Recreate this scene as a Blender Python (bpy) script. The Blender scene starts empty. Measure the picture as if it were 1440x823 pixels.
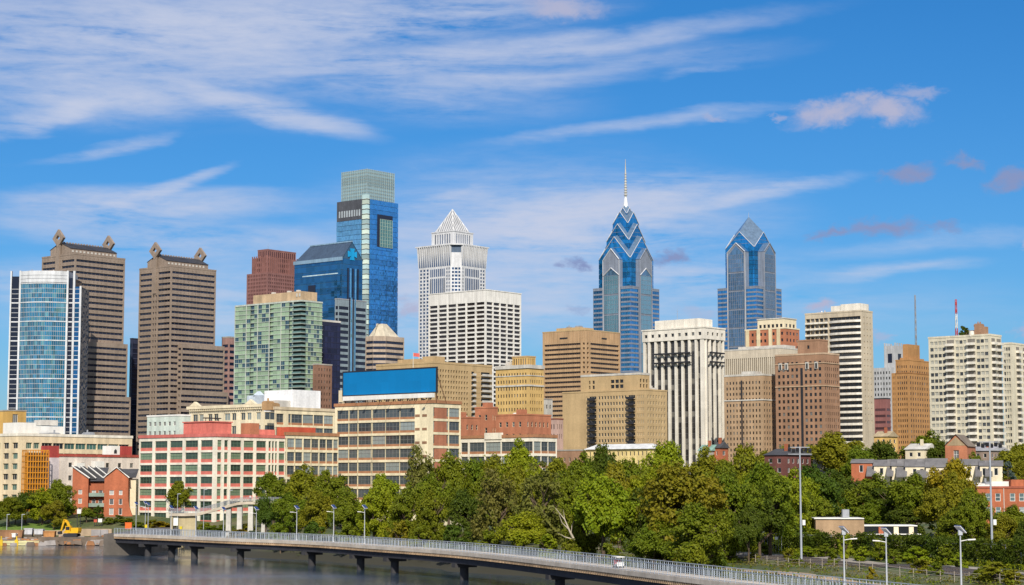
import bpy, math, random
import numpy as np
from mathutils import Vector

SC = bpy.context.scene
COL = SC.collection
R_ = math.radians
random.seed(11)

# ------------------------------------------------------------------ camera
FPX, HORIZON, CZ = 2700.0, 683.0, 16.5
PITCH = math.atan((HORIZON - 411.5) / FPX)
CP, SP = math.cos(PITCH), math.sin(PITCH)
cam_d = bpy.data.cameras.new('camera')
cam_d.sensor_width = 36.0
cam_d.lens = 36.0 * FPX / 1440.0
cam_d.clip_start, cam_d.clip_end = 1.0, 60000.0
cam = bpy.data.objects.new('camera', cam_d)
cam.location = (0, 0, CZ)
cam.rotation_euler = (math.pi / 2 + PITCH, 0, 0)
COL.objects.link(cam)
SC.camera = cam

# ------------------------------------------------------------------ light, sky, exposure
SUN_EL, SUN_AZ = 36.0, 3.0          # azimuth measured from straight behind the camera, negative = to its left
sun_d = bpy.data.lights.new('sun', 'SUN')
sun_d.energy, sun_d.angle, sun_d.color = 4.9, R_(0.5), (1.0, 0.93, 0.82)
sun = bpy.data.objects.new('sun', sun_d)
sun.rotation_euler = (R_(90 - SUN_EL), 0, R_(SUN_AZ))
COL.objects.link(sun)
SC.view_settings.view_transform = 'Standard'
SC.view_settings.look = 'None'
SC.view_settings.exposure = 0.07
SC.view_settings.gamma = 1.0
SC.cycles.max_bounces = 6
SC.cycles.transparent_max_bounces = 8
SC.cycles.use_denoising = True
SC.cycles.sample_clamp_indirect = 6.0

def make_world():
    w = bpy.data.worlds.new('World'); SC.world = w; w.use_nodes = True
    nt = w.node_tree; N = nt.nodes; L = nt.links
    N.clear()
    def n(t, **k):
        x = N.new(t)
        for a, b in k.items(): setattr(x, a, b)
        return x
    def math_(op, a, b=None, c=None, clamp=False):
        m = n('ShaderNodeMath', operation=op); m.use_clamp = clamp
        for i, v in enumerate((a, b, c)):
            if v is None: continue
            if isinstance(v, (int, float)): m.inputs[i].default_value = v
            else: L.new(v, m.inputs[i])
        return m.outputs[0]
    sky = n('ShaderNodeTexSky', sky_type='NISHITA'); sky.sun_disc = False
    sky.sun_elevation = R_(SUN_EL)
    sky.sun_rotation = R_(180 - SUN_AZ)
    sky.altitude = 50; sky.air_density = 1.0; sky.dust_density = 0.6; sky.ozone_density = 2.5
    hs = n('ShaderNodeHueSaturation'); hs.inputs['Saturation'].default_value = 1.14
    hs.inputs['Hue'].default_value = 0.497
    hs.inputs['Value'].default_value = 1.0
    tint = n('ShaderNodeMix', data_type='RGBA', blend_type='MULTIPLY'); tint.inputs[0].default_value = 1
    tint.inputs[7].default_value = (.45, .67, .97, 1); L.new(sky.outputs[0], tint.inputs[6]); L.new(tint.outputs[2], hs.inputs['Color'])
    tc = n('ShaderNodeTexCoord')
    sep = n('ShaderNodeSeparateXYZ'); L.new(tc.outputs['Generated'], sep.inputs[0])
    az = math_('MULTIPLY', math_('ARCTAN2', sep.outputs[0], sep.outputs[1]), 180 / math.pi)
    el = math_('MULTIPLY', math_('ARCSINE', sep.outputs[2]), 180 / math.pi)
    cv = n('ShaderNodeCombineXYZ'); L.new(az, cv.inputs[0]); L.new(el, cv.inputs[1])
    # warp used by every cloud so that outlines stay ragged
    def noise(rot, sx, sy, scale, detail, dist, off):
        mp = n('ShaderNodeMapping'); mp.inputs['Rotation'].default_value = (0, 0, R_(rot))
        mp.inputs['Scale'].default_value = (sx, sy, 1); mp.inputs['Location'].default_value = (off, off * .7, off * .3)
        L.new(cv.outputs[0], mp.inputs[0])
        t = n('ShaderNodeTexNoise'); t.inputs['Scale'].default_value = scale
        t.inputs['Detail'].default_value = detail; t.inputs['Distortion'].default_value = dist
        t.inputs['Roughness'].default_value = 0.6
        L.new(mp.outputs[0], t.inputs['Vector'])
        return t
    wn = noise(-6, 0.35, 1.2, 0.5, 5, 0.3, 3.1)
    wv = n('ShaderNodeVectorMath', operation='MULTIPLY_ADD')
    L.new(wn.outputs['Color'], wv.inputs[0]); wv.inputs[1].default_value = (3.4, 1.1, 0); wv.inputs[2].default_value = (-1.7, -.55, 0)
    wadd = n('ShaderNodeVectorMath', operation='ADD'); L.new(cv.outputs[0], wadd.inputs[0]); L.new(wv.outputs[0], wadd.inputs[1])
    def blob(vec, px, py, rx, ry, rot, soft=0.0):
        """elliptical cloud centred on the direction seen at photo pixel px,py; radii in photo pixels"""
        k = 47.12
        mp = n('ShaderNodeMapping', vector_type='TEXTURE')
        mp.inputs['Location'].default_value = ((px - 720) / k, (HORIZON - py) / k, 0)
        mp.inputs['Rotation'].default_value = (0, 0, R_(rot)); mp.inputs['Scale'].default_value = (rx / k, ry / k, 1)
        L.new(vec, mp.inputs[0])
        ln = n('ShaderNodeVectorMath', operation='LENGTH'); L.new(mp.outputs[0], ln.inputs[0])
        mr = n('ShaderNodeMapRange', interpolation_type='SMOOTHSTEP')
        mr.inputs['From Min'].default_value = 1.0; mr.inputs['From Max'].default_value = soft
        L.new(ln.outputs['Value'], mr.inputs['Value'])
        return mr.outputs[0]
    cirrus = None
    for (px, py, rx, ry, rot, k) in CIRRUS:
        b = math_('MULTIPLY', blob(wadd.outputs[0], px, py, rx, ry, rot), k)
        cirrus = b if cirrus is None else math_('ADD', cirrus, b)
    # the rest of the sky dome carries thin cirrus of the same kind
    azfar = math_('SUBTRACT', math_('ABSOLUTE', az), 20.0)
    rest = math_('MULTIPLY', math_('MULTIPLY', azfar, 0.08, clamp=True), 0.85)
    cirrus = math_('ADD', cirrus, rest)
    fib = noise(-7, 0.12, 1.0, 1.1, 9, 0.6, 0.0)
    fib2 = noise(-16, 0.2, 1.0, 3.2, 8, 0.4, 5.0)
    fib3 = noise(-10, 0.35, 1.0, 7.0, 6, 0.3, 2.0)
    f = math_('ADD', math_('MULTIPLY', fib.outputs[0], 1.7), math_('MULTIPLY', fib2.outputs[0], 0.8))
    f = math_('ADD', math_('SUBTRACT', f, 0.5), math_('MULTIPLY', math_('SUBTRACT', fib3.outputs[0], 0.5), 0.25))
    cov = math_('SUBTRACT', 1.0, math_('POWER', 0.24, math_('MAXIMUM', math_('MULTIPLY', cirrus, math_('MULTIPLY', math_('SUBTRACT', f, 0.32), 1.75)), 0.0)), clamp=True)
    # small cumulus
    cn = noise(0, 1.0, 1.6, 1.6, 7, 0.2, 9.0)
    wc = n('ShaderNodeVectorMath', operation='MULTIPLY_ADD')
    L.new(cn.outputs['Color'], wc.inputs[0]); wc.inputs[1].default_value = (1.7, .85, 0); wc.inputs[2].default_value = (-.85, -.425, 0)
    wadd2 = n('ShaderNodeVectorMath', operation='ADD'); L.new(cv.outputs[0], wadd2.inputs[0]); L.new(wc.outputs[0], wadd2.inputs[1])
    grey = None; pale = None
    for (px, py, rx, ry, rot, k, kind) in CUMULUS:
        b = math_('MULTIPLY', blob(wadd2.outputs[0], px, py, rx, ry, rot, 0.1), k)
        if kind: grey = b if grey is None else math_('MAXIMUM', grey, b)
        else: pale = b if pale is None else math_('MAXIMUM', pale, b)
    def mix(fac, a, b):
        m = n('ShaderNodeMix', data_type='RGBA'); L.new(fac, m.inputs[0])
        for v, i in ((a, 6), (b, 7)):
            if isinstance(v, tuple): m.inputs[i].default_value = (*v, 1)
            else: L.new(v, m.inputs[i])
        return m.outputs[2]
    c = mix(cov, hs.outputs[0], CLOUD_WHITE)
    c = mix(pale, c, CLOUD_PINK)
    c = mix(grey, c, CLOUD_GREY)
    bg = n('ShaderNodeBackground'); bg.inputs['Strength'].default_value = 0.1
    L.new(c, bg.inputs['Color'])
    out = n('ShaderNodeOutputWorld'); L.new(bg.outputs[0], out.inputs[0])

# cloud tints are in sky units (multiplied by the background strength of 0.1)
CLOUD_WHITE, CLOUD_PINK, CLOUD_GREY = (5.5, 5.95, 7.4), (4.2, 4.4, 6.1), (2.3, 2.95, 5.2)
CIRRUS = [  # px, py, rx, ry, rotation, density
    (130, 60, 520, 105, 4, .8), (420, 40, 520, 80, 6, .6), (150, 150, 330, 52, 2, .75), (390, 165, 170, 26, -13, .9),
    (60, 185, 200, 22, 14, .8), (700, 75, 560, 26, 6, .75), (760, 105, 420, 30, 5, .45), (620, 30, 330, 40, 5, .5),
    (190, 305, 300, 42, 3, 1.0), (250, 268, 110, 16, 22, .8), (150, 218, 130, 14, 12, .55), (240, 345, 330, 30, 0, .6),
    (860, 290, 320, 50, 5, .8), (1090, 275, 140, 20, 12, .75), (760, 330, 300, 60, 0, .75), (620, 400, 300, 50, 0, .6),
    (900, 180, 300, 14, 6, .5), (620, 280, 120, 16, 14, .5), (1250, 385, 160, 14, 4, .55), (980, 390, 240, 40, 0, .5),
    (760, 330, 440, 150, 0, .72), (330, 430, 420, 120, 0, .45), (300, 90, 640, 130, 2, .22), (620, 130, 300, 60, -4, .4), (700, 440, 900, 70, 0, .5), (60, 410, 160, 40, 0, .6), (1300, 350, 260, 20, 4, .3), (980, 105, 60, 12, 10, .4),
]
CUMULUS = [  # px, py, rx, ry, rotation, density, grey?
    (1170, 168, 82.8, 25.3, 8, 1, 0), (1250, 166, 64.4, 25.3, -8, 1, 0), (1285, 145, 48.3, 13.8, -3, 0.648, 0), (1215, 150, 34.5, 20.7, 10, 0.864, 0),
    (790, 15, 80.5, 23, -4, 0.918, 0), (1005, 172, 20.7, 9.2, 0, 0.54, 0), (1150, 436, 29.9, 13.8, 6, 0.972, 0), (575, 435, 20.7, 18.4, 0, 0.864, 0), (1095, 172, 13.8, 8, 0, 0.54, 0),
    (1240, 328, 85.8, 19.5, 2, 0.972, 1), (1170, 333, 44.2, 11.7, 12, 0.918, 1), (1320, 330, 28.6, 11.7, 6, 0.648, 1), (1280, 254, 49.4, 19.5, 6, 0.972, 1),
    (1355, 243, 33.8, 13, -14, 0.864, 1), (1420, 268, 59.8, 19.5, 14, 0.972, 1), (945, 364, 33.8, 14.3, 4, 1, 1), (815, 372, 32.5, 10.4, 2, 1, 1), (1437, 355, 13.8, 13.8, 0, 0.756, 0),
    (1436, 472, 29.9, 16.1, 10, 0.756, 0), (985, 442, 39.1, 13.8, 4, 0.378, 0), (810, 436, 23.4, 10.4, 0, 0.378, 1), (1235, 480, 23, 11.5, 0, 0.54, 0),
]
make_world()

# ------------------------------------------------------------------ pixel <-> place
def ray(px, py):
    u = (px - 720.0) / FPX; v = (411.5 - py) / FPX
    return u, CP - v * SP, SP + v * CP
def P(px, py, D):
    x, y, z = ray(px, py); t = D / y
    return Vector((x * t, D, CZ + z * t))
def Pz(px, py, z0):
    x, y, z = ray(px, py); t = (z0 - CZ) / z
    return Vector((x * t, y * t, z0))
def pix(v):
    y, z = v[1], v[2] - CZ
    f = y * CP + z * SP; u = -y * SP + z * CP
    return 720 + FPX * v[0] / f, 411.5 - FPX * u / f

# ------------------------------------------------------------------ object helpers
def tag(o, label=None, cat=None, group=None, kind=None):
    if label: o['label'] = label
    if cat: o['category'] = cat
    if group: o['group'] = group
    if kind: o['kind'] = kind
    return o
def thing(name, label, cat, loc=(0, 0, 0), rz=0.0, group=None):
    o = bpy.data.objects.new(name, None); COL.objects.link(o)
    o.location = loc; o.rotation_euler = (0, 0, rz); o.empty_display_size = 1
    return tag(o, label, cat, group)
def link(name, me, parent=None, loc=None, rz=0.0):
    o = bpy.data.objects.new(name, me); COL.objects.link(o)
    if parent is not None: o.parent = parent
    if loc is not None: o.location = loc
    if rz: o.rotation_euler = (0, 0, rz)
    return o
class MB:
    def __init__(self): self.v = []; self.f = []; self.m = []; self.sm = []
    def add(self, vs, fs, m=0, smooth=False):
        b = len(self.v); self.v += [tuple(p) for p in vs]
        for f in fs: self.f.append(tuple(i + b for i in f)); self.m.append(m); self.sm.append(smooth)
    def quad(self, a, b, c, d, m=0): self.add((a, b, c, d), ((0, 1, 2, 3),), m)
    def tri(self, a, b, c, m=0): self.add((a, b, c), ((0, 1, 2),), m)
    def box(self, x0, x1, y0, y1, z0, z1, m=0, skip=()):
        vs = [(x0, y0, z0), (x1, y0, z0), (x1, y1, z0), (x0, y1, z0), (x0, y0, z1), (x1, y0, z1), (x1, y1, z1), (x0, y1, z1)]
        fs = {'b': (3, 2, 1, 0), 't': (4, 5, 6, 7), 'R': (0, 1, 5, 4), 'e': (1, 2, 6, 5), 'n': (2, 3, 7, 6), 'L': (3, 0, 4, 7)}
        self.add(vs, [f for k, f in fs.items() if k not in skip], m)
    def obox(self, o, a, b, c, m=0):
        o, a, b, c = map(Vector, (o, a, b, c))
        vs = [o, o + a, o + a + b, o + b, o + c, o + a + c, o + a + b + c, o + b + c]
        self.add(vs, [(3, 2, 1, 0), (4, 5, 6, 7), (0, 1, 5, 4), (1, 2, 6, 5), (2, 3, 7, 6), (3, 0, 4, 7)], m)
    def prism(self, pts, z0, z1, m=0, top=True, bottom=True):
        k = len(pts); vs = [(p[0], p[1], z0) for p in pts] + [(p[0], p[1], z1) for p in pts]
        fs = [(i, (i + 1) % k, (i + 1) % k + k, i + k) for i in range(k)]
        if top: fs.append(tuple(range(k, 2 * k)))
        if bottom: fs.append(tuple(reversed(range(k))))
        self.add(vs, fs, m)
    def loft(self, rings, m=0, cap=True, smooth=False):
        k = len(rings[0]); vs = [p for r in rings for p in r]; fs = []
        for j in range(len(rings) - 1):
            for i in range(k): fs.append((j * k + i, j * k + (i + 1) % k, (j + 1) * k + (i + 1) % k, (j + 1) * k + i))
        self.add(vs, fs, m, smooth)
        if cap:
            self.add(rings[0], (tuple(reversed(range(k))),), m); self.add(rings[-1], (tuple(range(k)),), m)
    def tube(self, pts, rads, n=8, m=0, smooth=True):
        pts = [Vector(p) for p in pts]; rings = []
        if not isinstance(rads, (list, tuple)): rads = [rads] * len(pts)
        for i, p in enumerate(pts):
            d = (pts[min(i + 1, len(pts) - 1)] - pts[max(i - 1, 0)]).normalized()
            a = d.orthogonal().normalized(); 
            ref = Vector((1, 0, 0)) if abs(d.x) < .9 else Vector((0, 1, 0))
            a = d.cross(ref).normalized(); b = d.cross(a)
            rings.append([p + (a * math.cos(t) + b * math.sin(t)) * rads[i] for t in [2 * math.pi * j / n for j in range(n)]])
        self.loft(rings, m, True, smooth)
    def build(self, name, mats, parent=None, loc=None, rz=0.0):
        me = bpy.data.meshes.new(name)
        me.from_pydata(self.v, [], self.f)
        for mt in (mats if isinstance(mats, (list, tuple)) else [mats]): me.materials.append(mt)
        if any(self.m): me.polygons.foreach_set('material_index', self.m)
        if any(self.sm): me.polygons.foreach_set('use_smooth', self.sm)
        me.update()
        return link(name, me, parent, loc, rz)
def copy_tree(o, parent=None):
    c = o.copy(); COL.objects.link(c)
    if parent is not None: c.parent = parent
    for ch in o.children: copy_tree(ch, c)
    return c

# ------------------------------------------------------------------ materials
def _new(name):
    m = bpy.data.materials.new(name); m.use_nodes = True
    nt = m.node_tree; return m, nt, nt.nodes['Principled BSDF']
def _n(nt, t, **k):
    x = nt.nodes.new(t)
    for a, b in k.items(): setattr(x, a, b)
    return x
def _sc(c, k): return (min(c[0] * k, 1), min(c[1] * k, 1), min(c[2] * k, 1), 1)
def M_wall(name, rgb, var=.16, rough=.85, scale=.12, streak=.16, fine=.10, spec=.3):
    var, streak = var * 1.3, streak * 1.2
    """stone, concrete, render or painted wall: broad patches, rain streaks and fine grain, in object space"""
    m, nt, p = _new(name); L = nt.links
    tc = _n(nt, 'ShaderNodeTexCoord')
    acc = None
    for (sx, sy, sz, amt, sc) in ((1, 1, 1, var, scale), (1, 1, .07, streak, .55), (1, 1, 1, fine, 1.6)):
        mp = _n(nt, 'ShaderNodeMapping'); mp.inputs['Scale'].default_value = (sx, sy, sz)
        L.new(tc.outputs['Object'], mp.inputs[0])
        t = _n(nt, 'ShaderNodeTexNoise'); t.inputs['Scale'].default_value = sc; t.inputs['Detail'].default_value = 5
        L.new(mp.outputs[0], t.inputs[0])
        r = _n(nt, 'ShaderNodeMapRange'); r.inputs[1].default_value = .3; r.inputs[2].default_value = .7
        r.inputs[3].default_value = 1 - amt; r.inputs[4].default_value = 1 + amt * .7
        L.new(t.outputs[0], r.inputs[0])
        if acc is None: acc = r.outputs[0]
        else:
            mm = _n(nt, 'ShaderNodeMath', operation='MULTIPLY'); L.new(acc, mm.inputs[0]); L.new(r.outputs[0], mm.inputs[1]); acc = mm.outputs[0]
    dv = _n(nt, 'ShaderNodeVectorMath', operation='DIVIDE'); L.new(tc.outputs['Object'], dv.inputs[0]); dv.inputs[1].default_value = (3.1, 3.3, 3.4)
    of = _n(nt, 'ShaderNodeVectorMath', operation='ADD'); L.new(dv.outputs[0], of.inputs[0]); of.inputs[1].default_value = (.37, .41, .13)
    fl = _n(nt, 'ShaderNodeVectorMath', operation='FLOOR'); L.new(of.outputs[0], fl.inputs[0])
    wn = _n(nt, 'ShaderNodeTexWhiteNoise'); L.new(fl.outputs[0], wn.inputs['Vector'])
    vr = _n(nt, 'ShaderNodeMapRange'); vr.inputs[3].default_value = .94; vr.inputs[4].default_value = 1.05; L.new(wn.outputs['Value'], vr.inputs[0])
    mm = _n(nt, 'ShaderNodeMath', operation='MULTIPLY'); L.new(acc, mm.inputs[0]); L.new(vr.outputs[0], mm.inputs[1]); acc = mm.outputs[0]
    mx = _n(nt, 'ShaderNodeMix', data_type='RGBA', blend_type='MULTIPLY'); mx.inputs[0].default_value = 1
    mx.inputs[6].default_value = (*rgb, 1); L.new(acc, mx.inputs[7])
    L.new(mx.outputs[2], p.inputs['Base Color'])
    p.inputs['Roughness'].default_value = rough; p.inputs['Specular IOR Level'].default_value = spec
    return m
def M_glass(name, rgb, metal=0.0, rough=.08, alt=None, share=.25, dark=.55, bump=.04, bscale=.25, spec=.5, cell=None):
    """window glass: every pane gets its own tint (blinds in `alt` for a share of them)"""
    m, nt, p = _new(name); L = nt.links
    oi = _n(nt, 'ShaderNodeObjectInfo'); ge = _n(nt, 'ShaderNodeNewGeometry')
    a = _n(nt, 'ShaderNodeMath', operation='MULTIPLY_ADD'); a.inputs[1].default_value = 7.31
    L.new(oi.outputs['Random'], a.inputs[0]); L.new(ge.outputs['Random Per Island'], a.inputs[2])
    fr = _n(nt, 'ShaderNodeMath', operation='FRACT'); L.new(a.outputs[0], fr.inputs[0])
    cr = _n(nt, 'ShaderNodeValToRGB'); e = cr.color_ramp.elements
    e[0].position = 0; e[0].color = _sc(rgb, dark); e[1].position = .7 if alt is None else (1 - share) * .85; e[1].color = _sc(rgb, 1.15)
    if alt is not None:
        x = cr.color_ramp.elements.new(1 - share); x.color = _sc(rgb, 1.1)
        x = cr.color_ramp.elements.new(min(1, 1 - share + .02)); x.color = (*alt, 1)
        x = cr.color_ramp.elements.new(1.0); x.color = _sc(alt, .75)
    L.new(fr.outputs[0], cr.inputs[0]); L.new(cr.outputs[0], p.inputs['Base Color'])
    p.inputs['Metallic'].default_value = metal; p.inputs['Roughness'].default_value = rough
    p.inputs['Specular IOR Level'].default_value = spec
    if bump:
        tc = _n(nt, 'ShaderNodeTexCoord'); t = _n(nt, 'ShaderNodeTexNoise'); t.inputs['Scale'].default_value = bscale; t.inputs['Detail'].default_value = 2
        b = _n(nt, 'ShaderNodeBump'); b.inputs['Strength'].default_value = bump; b.inputs['Distance'].default_value = 1.0
        L.new(tc.outputs['Object'], t.inputs[0]); L.new(t.outputs[0], b.inputs['Height']); L.new(b.outputs[0], p.inputs['Normal'])
    if cell:                                   # separate panes, each set a hair out of true and cut from its own batch
        dv = _n(nt, 'ShaderNodeVectorMath', operation='DIVIDE'); L.new(tc.outputs['Object'], dv.inputs[0]); dv.inputs[1].default_value = cell
        of = _n(nt, 'ShaderNodeVectorMath', operation='ADD'); L.new(dv.outputs[0], of.inputs[0]); of.inputs[1].default_value = (.37, .41, .03)
        fl = _n(nt, 'ShaderNodeVectorMath', operation='FLOOR'); L.new(of.outputs[0], fl.inputs[0])
        wn = _n(nt, 'ShaderNodeTexWhiteNoise'); L.new(fl.outputs[0], wn.inputs['Vector'])
        s = _n(nt, 'ShaderNodeVectorMath', operation='MULTIPLY_ADD'); L.new(wn.outputs['Color'], s.inputs[0]); s.inputs[1].default_value = (.09, .09, .16); s.inputs[2].default_value = (-.045, -.045, -.07)
        ad = _n(nt, 'ShaderNodeVectorMath', operation='ADD'); L.new(b.outputs[0], ad.inputs[0]); L.new(s.outputs[0], ad.inputs[1])
        nz = _n(nt, 'ShaderNodeVectorMath', operation='NORMALIZE'); L.new(ad.outputs[0], nz.inputs[0]); L.new(nz.outputs[0], p.inputs['Normal'])
        vr = _n(nt, 'ShaderNodeMapRange'); vr.inputs[3].default_value = .84; vr.inputs[4].default_value = 1.13; L.new(wn.outputs['Value'], vr.inputs[0])
        mm = _n(nt, 'ShaderNodeMix', data_type='RGBA', blend_type='MULTIPLY'); mm.inputs[0].default_value = 1; L.new(cr.outputs[0], mm.inputs[6]); L.new(vr.outputs[0], mm.inputs[7]); L.new(mm.outputs[2], p.inputs['Base Color'])
    return m
def M_plain(name, rgb, rough=.6, metal=0.0, var=.1, scale=1.0):
    return M_wall(name, rgb, var, rough, scale, .05, .06) if not metal else _metal(name, rgb, rough, metal)
def _metal(name, rgb, rough, metal):
    m, nt, p = _new(name); p.inputs['Base Color'].default_value = (*rgb, 1)
    p.inputs['Roughness'].default_value = rough; p.inputs['Metallic'].default_value = metal
    t = _n(nt, 'ShaderNodeTexNoise'); t.inputs['Scale'].default_value = 1.5
    r = _n(nt, 'ShaderNodeMapRange'); r.inputs[3].default_value = max(rough - .1, .02); r.inputs[4].default_value = rough + .12
    nt.links.new(t.outputs[0], r.inputs[0]); nt.links.new(r.outputs[0], p.inputs['Roughness'])
    return m
def M_leaf(name, rgb, rgb2, trans=.35):
    """leaves: each leaf its own green between two hues, thin enough to let some light through"""
    m = bpy.data.materials.new(name); m.use_nodes = True; nt = m.node_tree; L = nt.links; nt.nodes.clear()
    ge = _n(nt, 'ShaderNodeNewGeometry'); tc = _n(nt, 'ShaderNodeTexCoord')
    t = _n(nt, 'ShaderNodeTexNoise'); t.inputs['Scale'].default_value = .35; t.inputs['Detail'].default_value = 3
    L.new(tc.outputs['Object'], t.inputs[0])
    a = _n(nt, 'ShaderNodeMath', operation='MULTIPLY_ADD'); a.inputs[1].default_value = .5; L.new(ge.outputs['Random Per Island'], a.inputs[0])
    r = _n(nt, 'ShaderNodeMapRange'); r.inputs[1].default_value = .3; r.inputs[2].default_value = .7; r.inputs[3].default_value = -.15; r.inputs[4].default_value = .65
    L.new(t.outputs[0], r.inputs[0]); L.new(r.outputs[0], a.inputs[2]); a.use_clamp = True
    mx = _n(nt, 'ShaderNodeMix', data_type='RGBA'); mx.inputs[6].default_value = (*rgb, 1); mx.inputs[7].default_value = (*rgb2, 1)
    L.new(a.outputs[0], mx.inputs[0])
    hs = _n(nt, 'ShaderNodeHueSaturation'); oi = _n(nt, 'ShaderNodeObjectInfo')
    r2 = _n(nt, 'ShaderNodeMapRange'); r2.inputs[3].default_value = .485; r2.inputs[4].default_value = .515; L.new(oi.outputs['Random'], r2.inputs[0]); L.new(r2.outputs[0], hs.inputs['Hue'])
    L.new(mx.outputs[2], hs.inputs['Color'])
    d = _n(nt, 'ShaderNodeBsdfPrincipled'); d.inputs['Roughness'].default_value = .5; d.inputs['Specular IOR Level'].default_value = .12
    L.new(hs.outputs[0], d.inputs['Base Color'])
    tr = _n(nt, 'ShaderNodeBsdfTranslucent'); L.new(hs.outputs[0], tr.inputs['Color'])
    ms = _n(nt, 'ShaderNodeMixShader'); ms.inputs[0].default_value = trans
    L.new(d.outputs[0], ms.inputs[1]); L.new(tr.outputs[0], ms.inputs[2])
    o = _n(nt, 'ShaderNodeOutputMaterial'); L.new(ms.outputs[0], o.inputs[0])
    return m

# ------------------------------------------------------------------ common materials
CONC = M_wall('concrete', (.36, .33, .29))
CONC_L = M_wall('pale_concrete', (.55, .52, .46))
WHITE = M_wall('white_paint', (.76, .74, .68), .06, .6, .1, .08, .04)
CREAM = M_wall('cream_paint', (.74, .64, .44), .07, .7, .1, .10, .05)
STEEL = M_plain('galvanised_steel', (.42, .46, .52), .45, .7)
DARK = M_plain('dark_metal', (.03, .03, .035), .5, .3)
GREYM = M_wall('grey_metal', (.30, .31, .33), .1, .6)
BLACKG = M_glass('dark_window_glass', (.016, .018, .021), 0, .12, (.16, .16, .15), .12, bump=.02)
ROOF_D = M_wall('dark_roofing', (.07, .07, .075), .2, .9)
ROOF_L = M_wall('pale_roofing', (.62, .62, .60), .1, .8)
BARK = M_wall('bark', (.12, .085, .055), .3, .95, 1.0)
BARK_P = M_wall('pale_dead_wood', (.5, .43, .33), .2, .9, 1.0)

# ------------------------------------------------------------------ terrain and water
BW = [(160, 751), (240, 754), (320, 757.5), (390, 760), (453, 763), (520, 767.5), (653, 777), (800, 793), (883, 803), (1010, 818), (1120, 829.5), (1205, 839)]
DECK_Z = 5.0
BWP = [Pz(a, b, DECK_Z) for a, b in BW]
BWP = [(p.x, p.y) for p in BWP]
BWP += [(44, 176), (52, 150), (62, 118)]
def resample(pts, step):
    pts = [np.array(p, float) for p in pts]
    # Catmull-Rom, then even steps
    dense = []
    ext = [2 * pts[0] - pts[1]] + pts + [2 * pts[-1] - pts[-2]]
    for i in range(1, len(ext) - 2):
        p0, p1, p2, p3 = ext[i - 1:i + 3]
        for t in np.linspace(0, 1, 12, endpoint=False):
            dense.append(.5 * (2 * p1 + (p2 - p0) * t + (2 * p0 - 5 * p1 + 4 * p2 - p3) * t * t + (3 * p1 - p0 - 3 * p2 + p3) * t ** 3))
    dense.append(pts[-1]); dense = np.array(dense)
    s = np.concatenate([[0], np.cumsum(np.linalg.norm(np.diff(dense, axis=0), axis=1))])
    k = max(2, int(round(s[-1] / step)))
    ss = np.linspace(0, s[-1], k + 1)
    return np.stack([np.interp(ss, s, dense[:, i]) for i in range(dense.shape[1])], 1)
SHORE = [(-3000, 560), (-500, 548), (-160, 541), (-118, 538), (-104, 530), (-90, 510), (-76, 482), (-66, 456)]
_path = resample(BWP, 12.0); SHO = 16.0
for i in range(3, len(_path)):
    a = _path[max(i - 1, 0)]; b = _path[min(i + 1, len(_path) - 1)]
    d = (b - a) / np.linalg.norm(b - a)
    nrm = np.array([-d[1], d[0]])                     # towards +x
    if nrm[0] < 0: nrm = -nrm
    SHORE.append(tuple(_path[i] + nrm * (SHO + 2.2 * math.sin(i * 1.7))))
SHORE += [(92, 70), (120, -20), (170, -400), (300, -6000)]
SHN = np.array(SHORE)
def shore_dist(x, y):
    """signed distance to the water's edge, positive on land"""
    p = np.stack([np.asarray(x, float), np.asarray(y, float)], -1)
    best = np.full(p.shape[:-1], 1e9); sgn = np.ones(p.shape[:-1])
    for i in range(len(SHN) - 1):
        a, b = SHN[i], SHN[i + 1]; d = b - a; L2 = (d * d).sum()
        t = np.clip(((p - a) @ d) / L2, 0, 1)
        q = a + t[..., None] * d; v = p - q; dist = np.sqrt((v * v).sum(-1))
        cr = d[0] * v[..., 1] - d[1] * v[..., 0]
        upd = dist < best - 1e-9
        best = np.where(upd, dist, best); sgn = np.where(upd, np.where(cr >= 0, 1, -1), sgn)
    return best * sgn
def terrain(x, y):
    d = shore_dist(x, y); x = np.asarray(x, float); y = np.asarray(y, float)
    hl = np.interp(d, [-40, -6, 0, 3.5, 9, 20, 45, 80, 150, 260, 500, 1500], [-4, -2.5, -.3, 1.6, 2.6, 4.3, 7.8, 9.2, 10.3, 11.5, 12, 13])
    hr = np.interp(d, [-40, -6, 0, 3.5, 9, 40, 75, 120, 200, 270, 500, 1500], [-4, -2.5, -.3, 1.6, 2.7, 3.5, 4.2, 5.2, 9, 11, 12, 13])
    w = np.clip((x + 70) / 60, 0, 1); w = w * w * (3 - 2 * w); h = hl * (1 - w) + hr * w
    h = h + np.where(d > 4, .25 * np.sin(x * .11 + y * .07) + .2 * np.sin(x * .05 - y * .13), 0) * np.clip(d / 30, 0, 1)
    return h
def tz(x, y): return float(terrain(np.array([x]), np.array([y]))[0])

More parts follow.
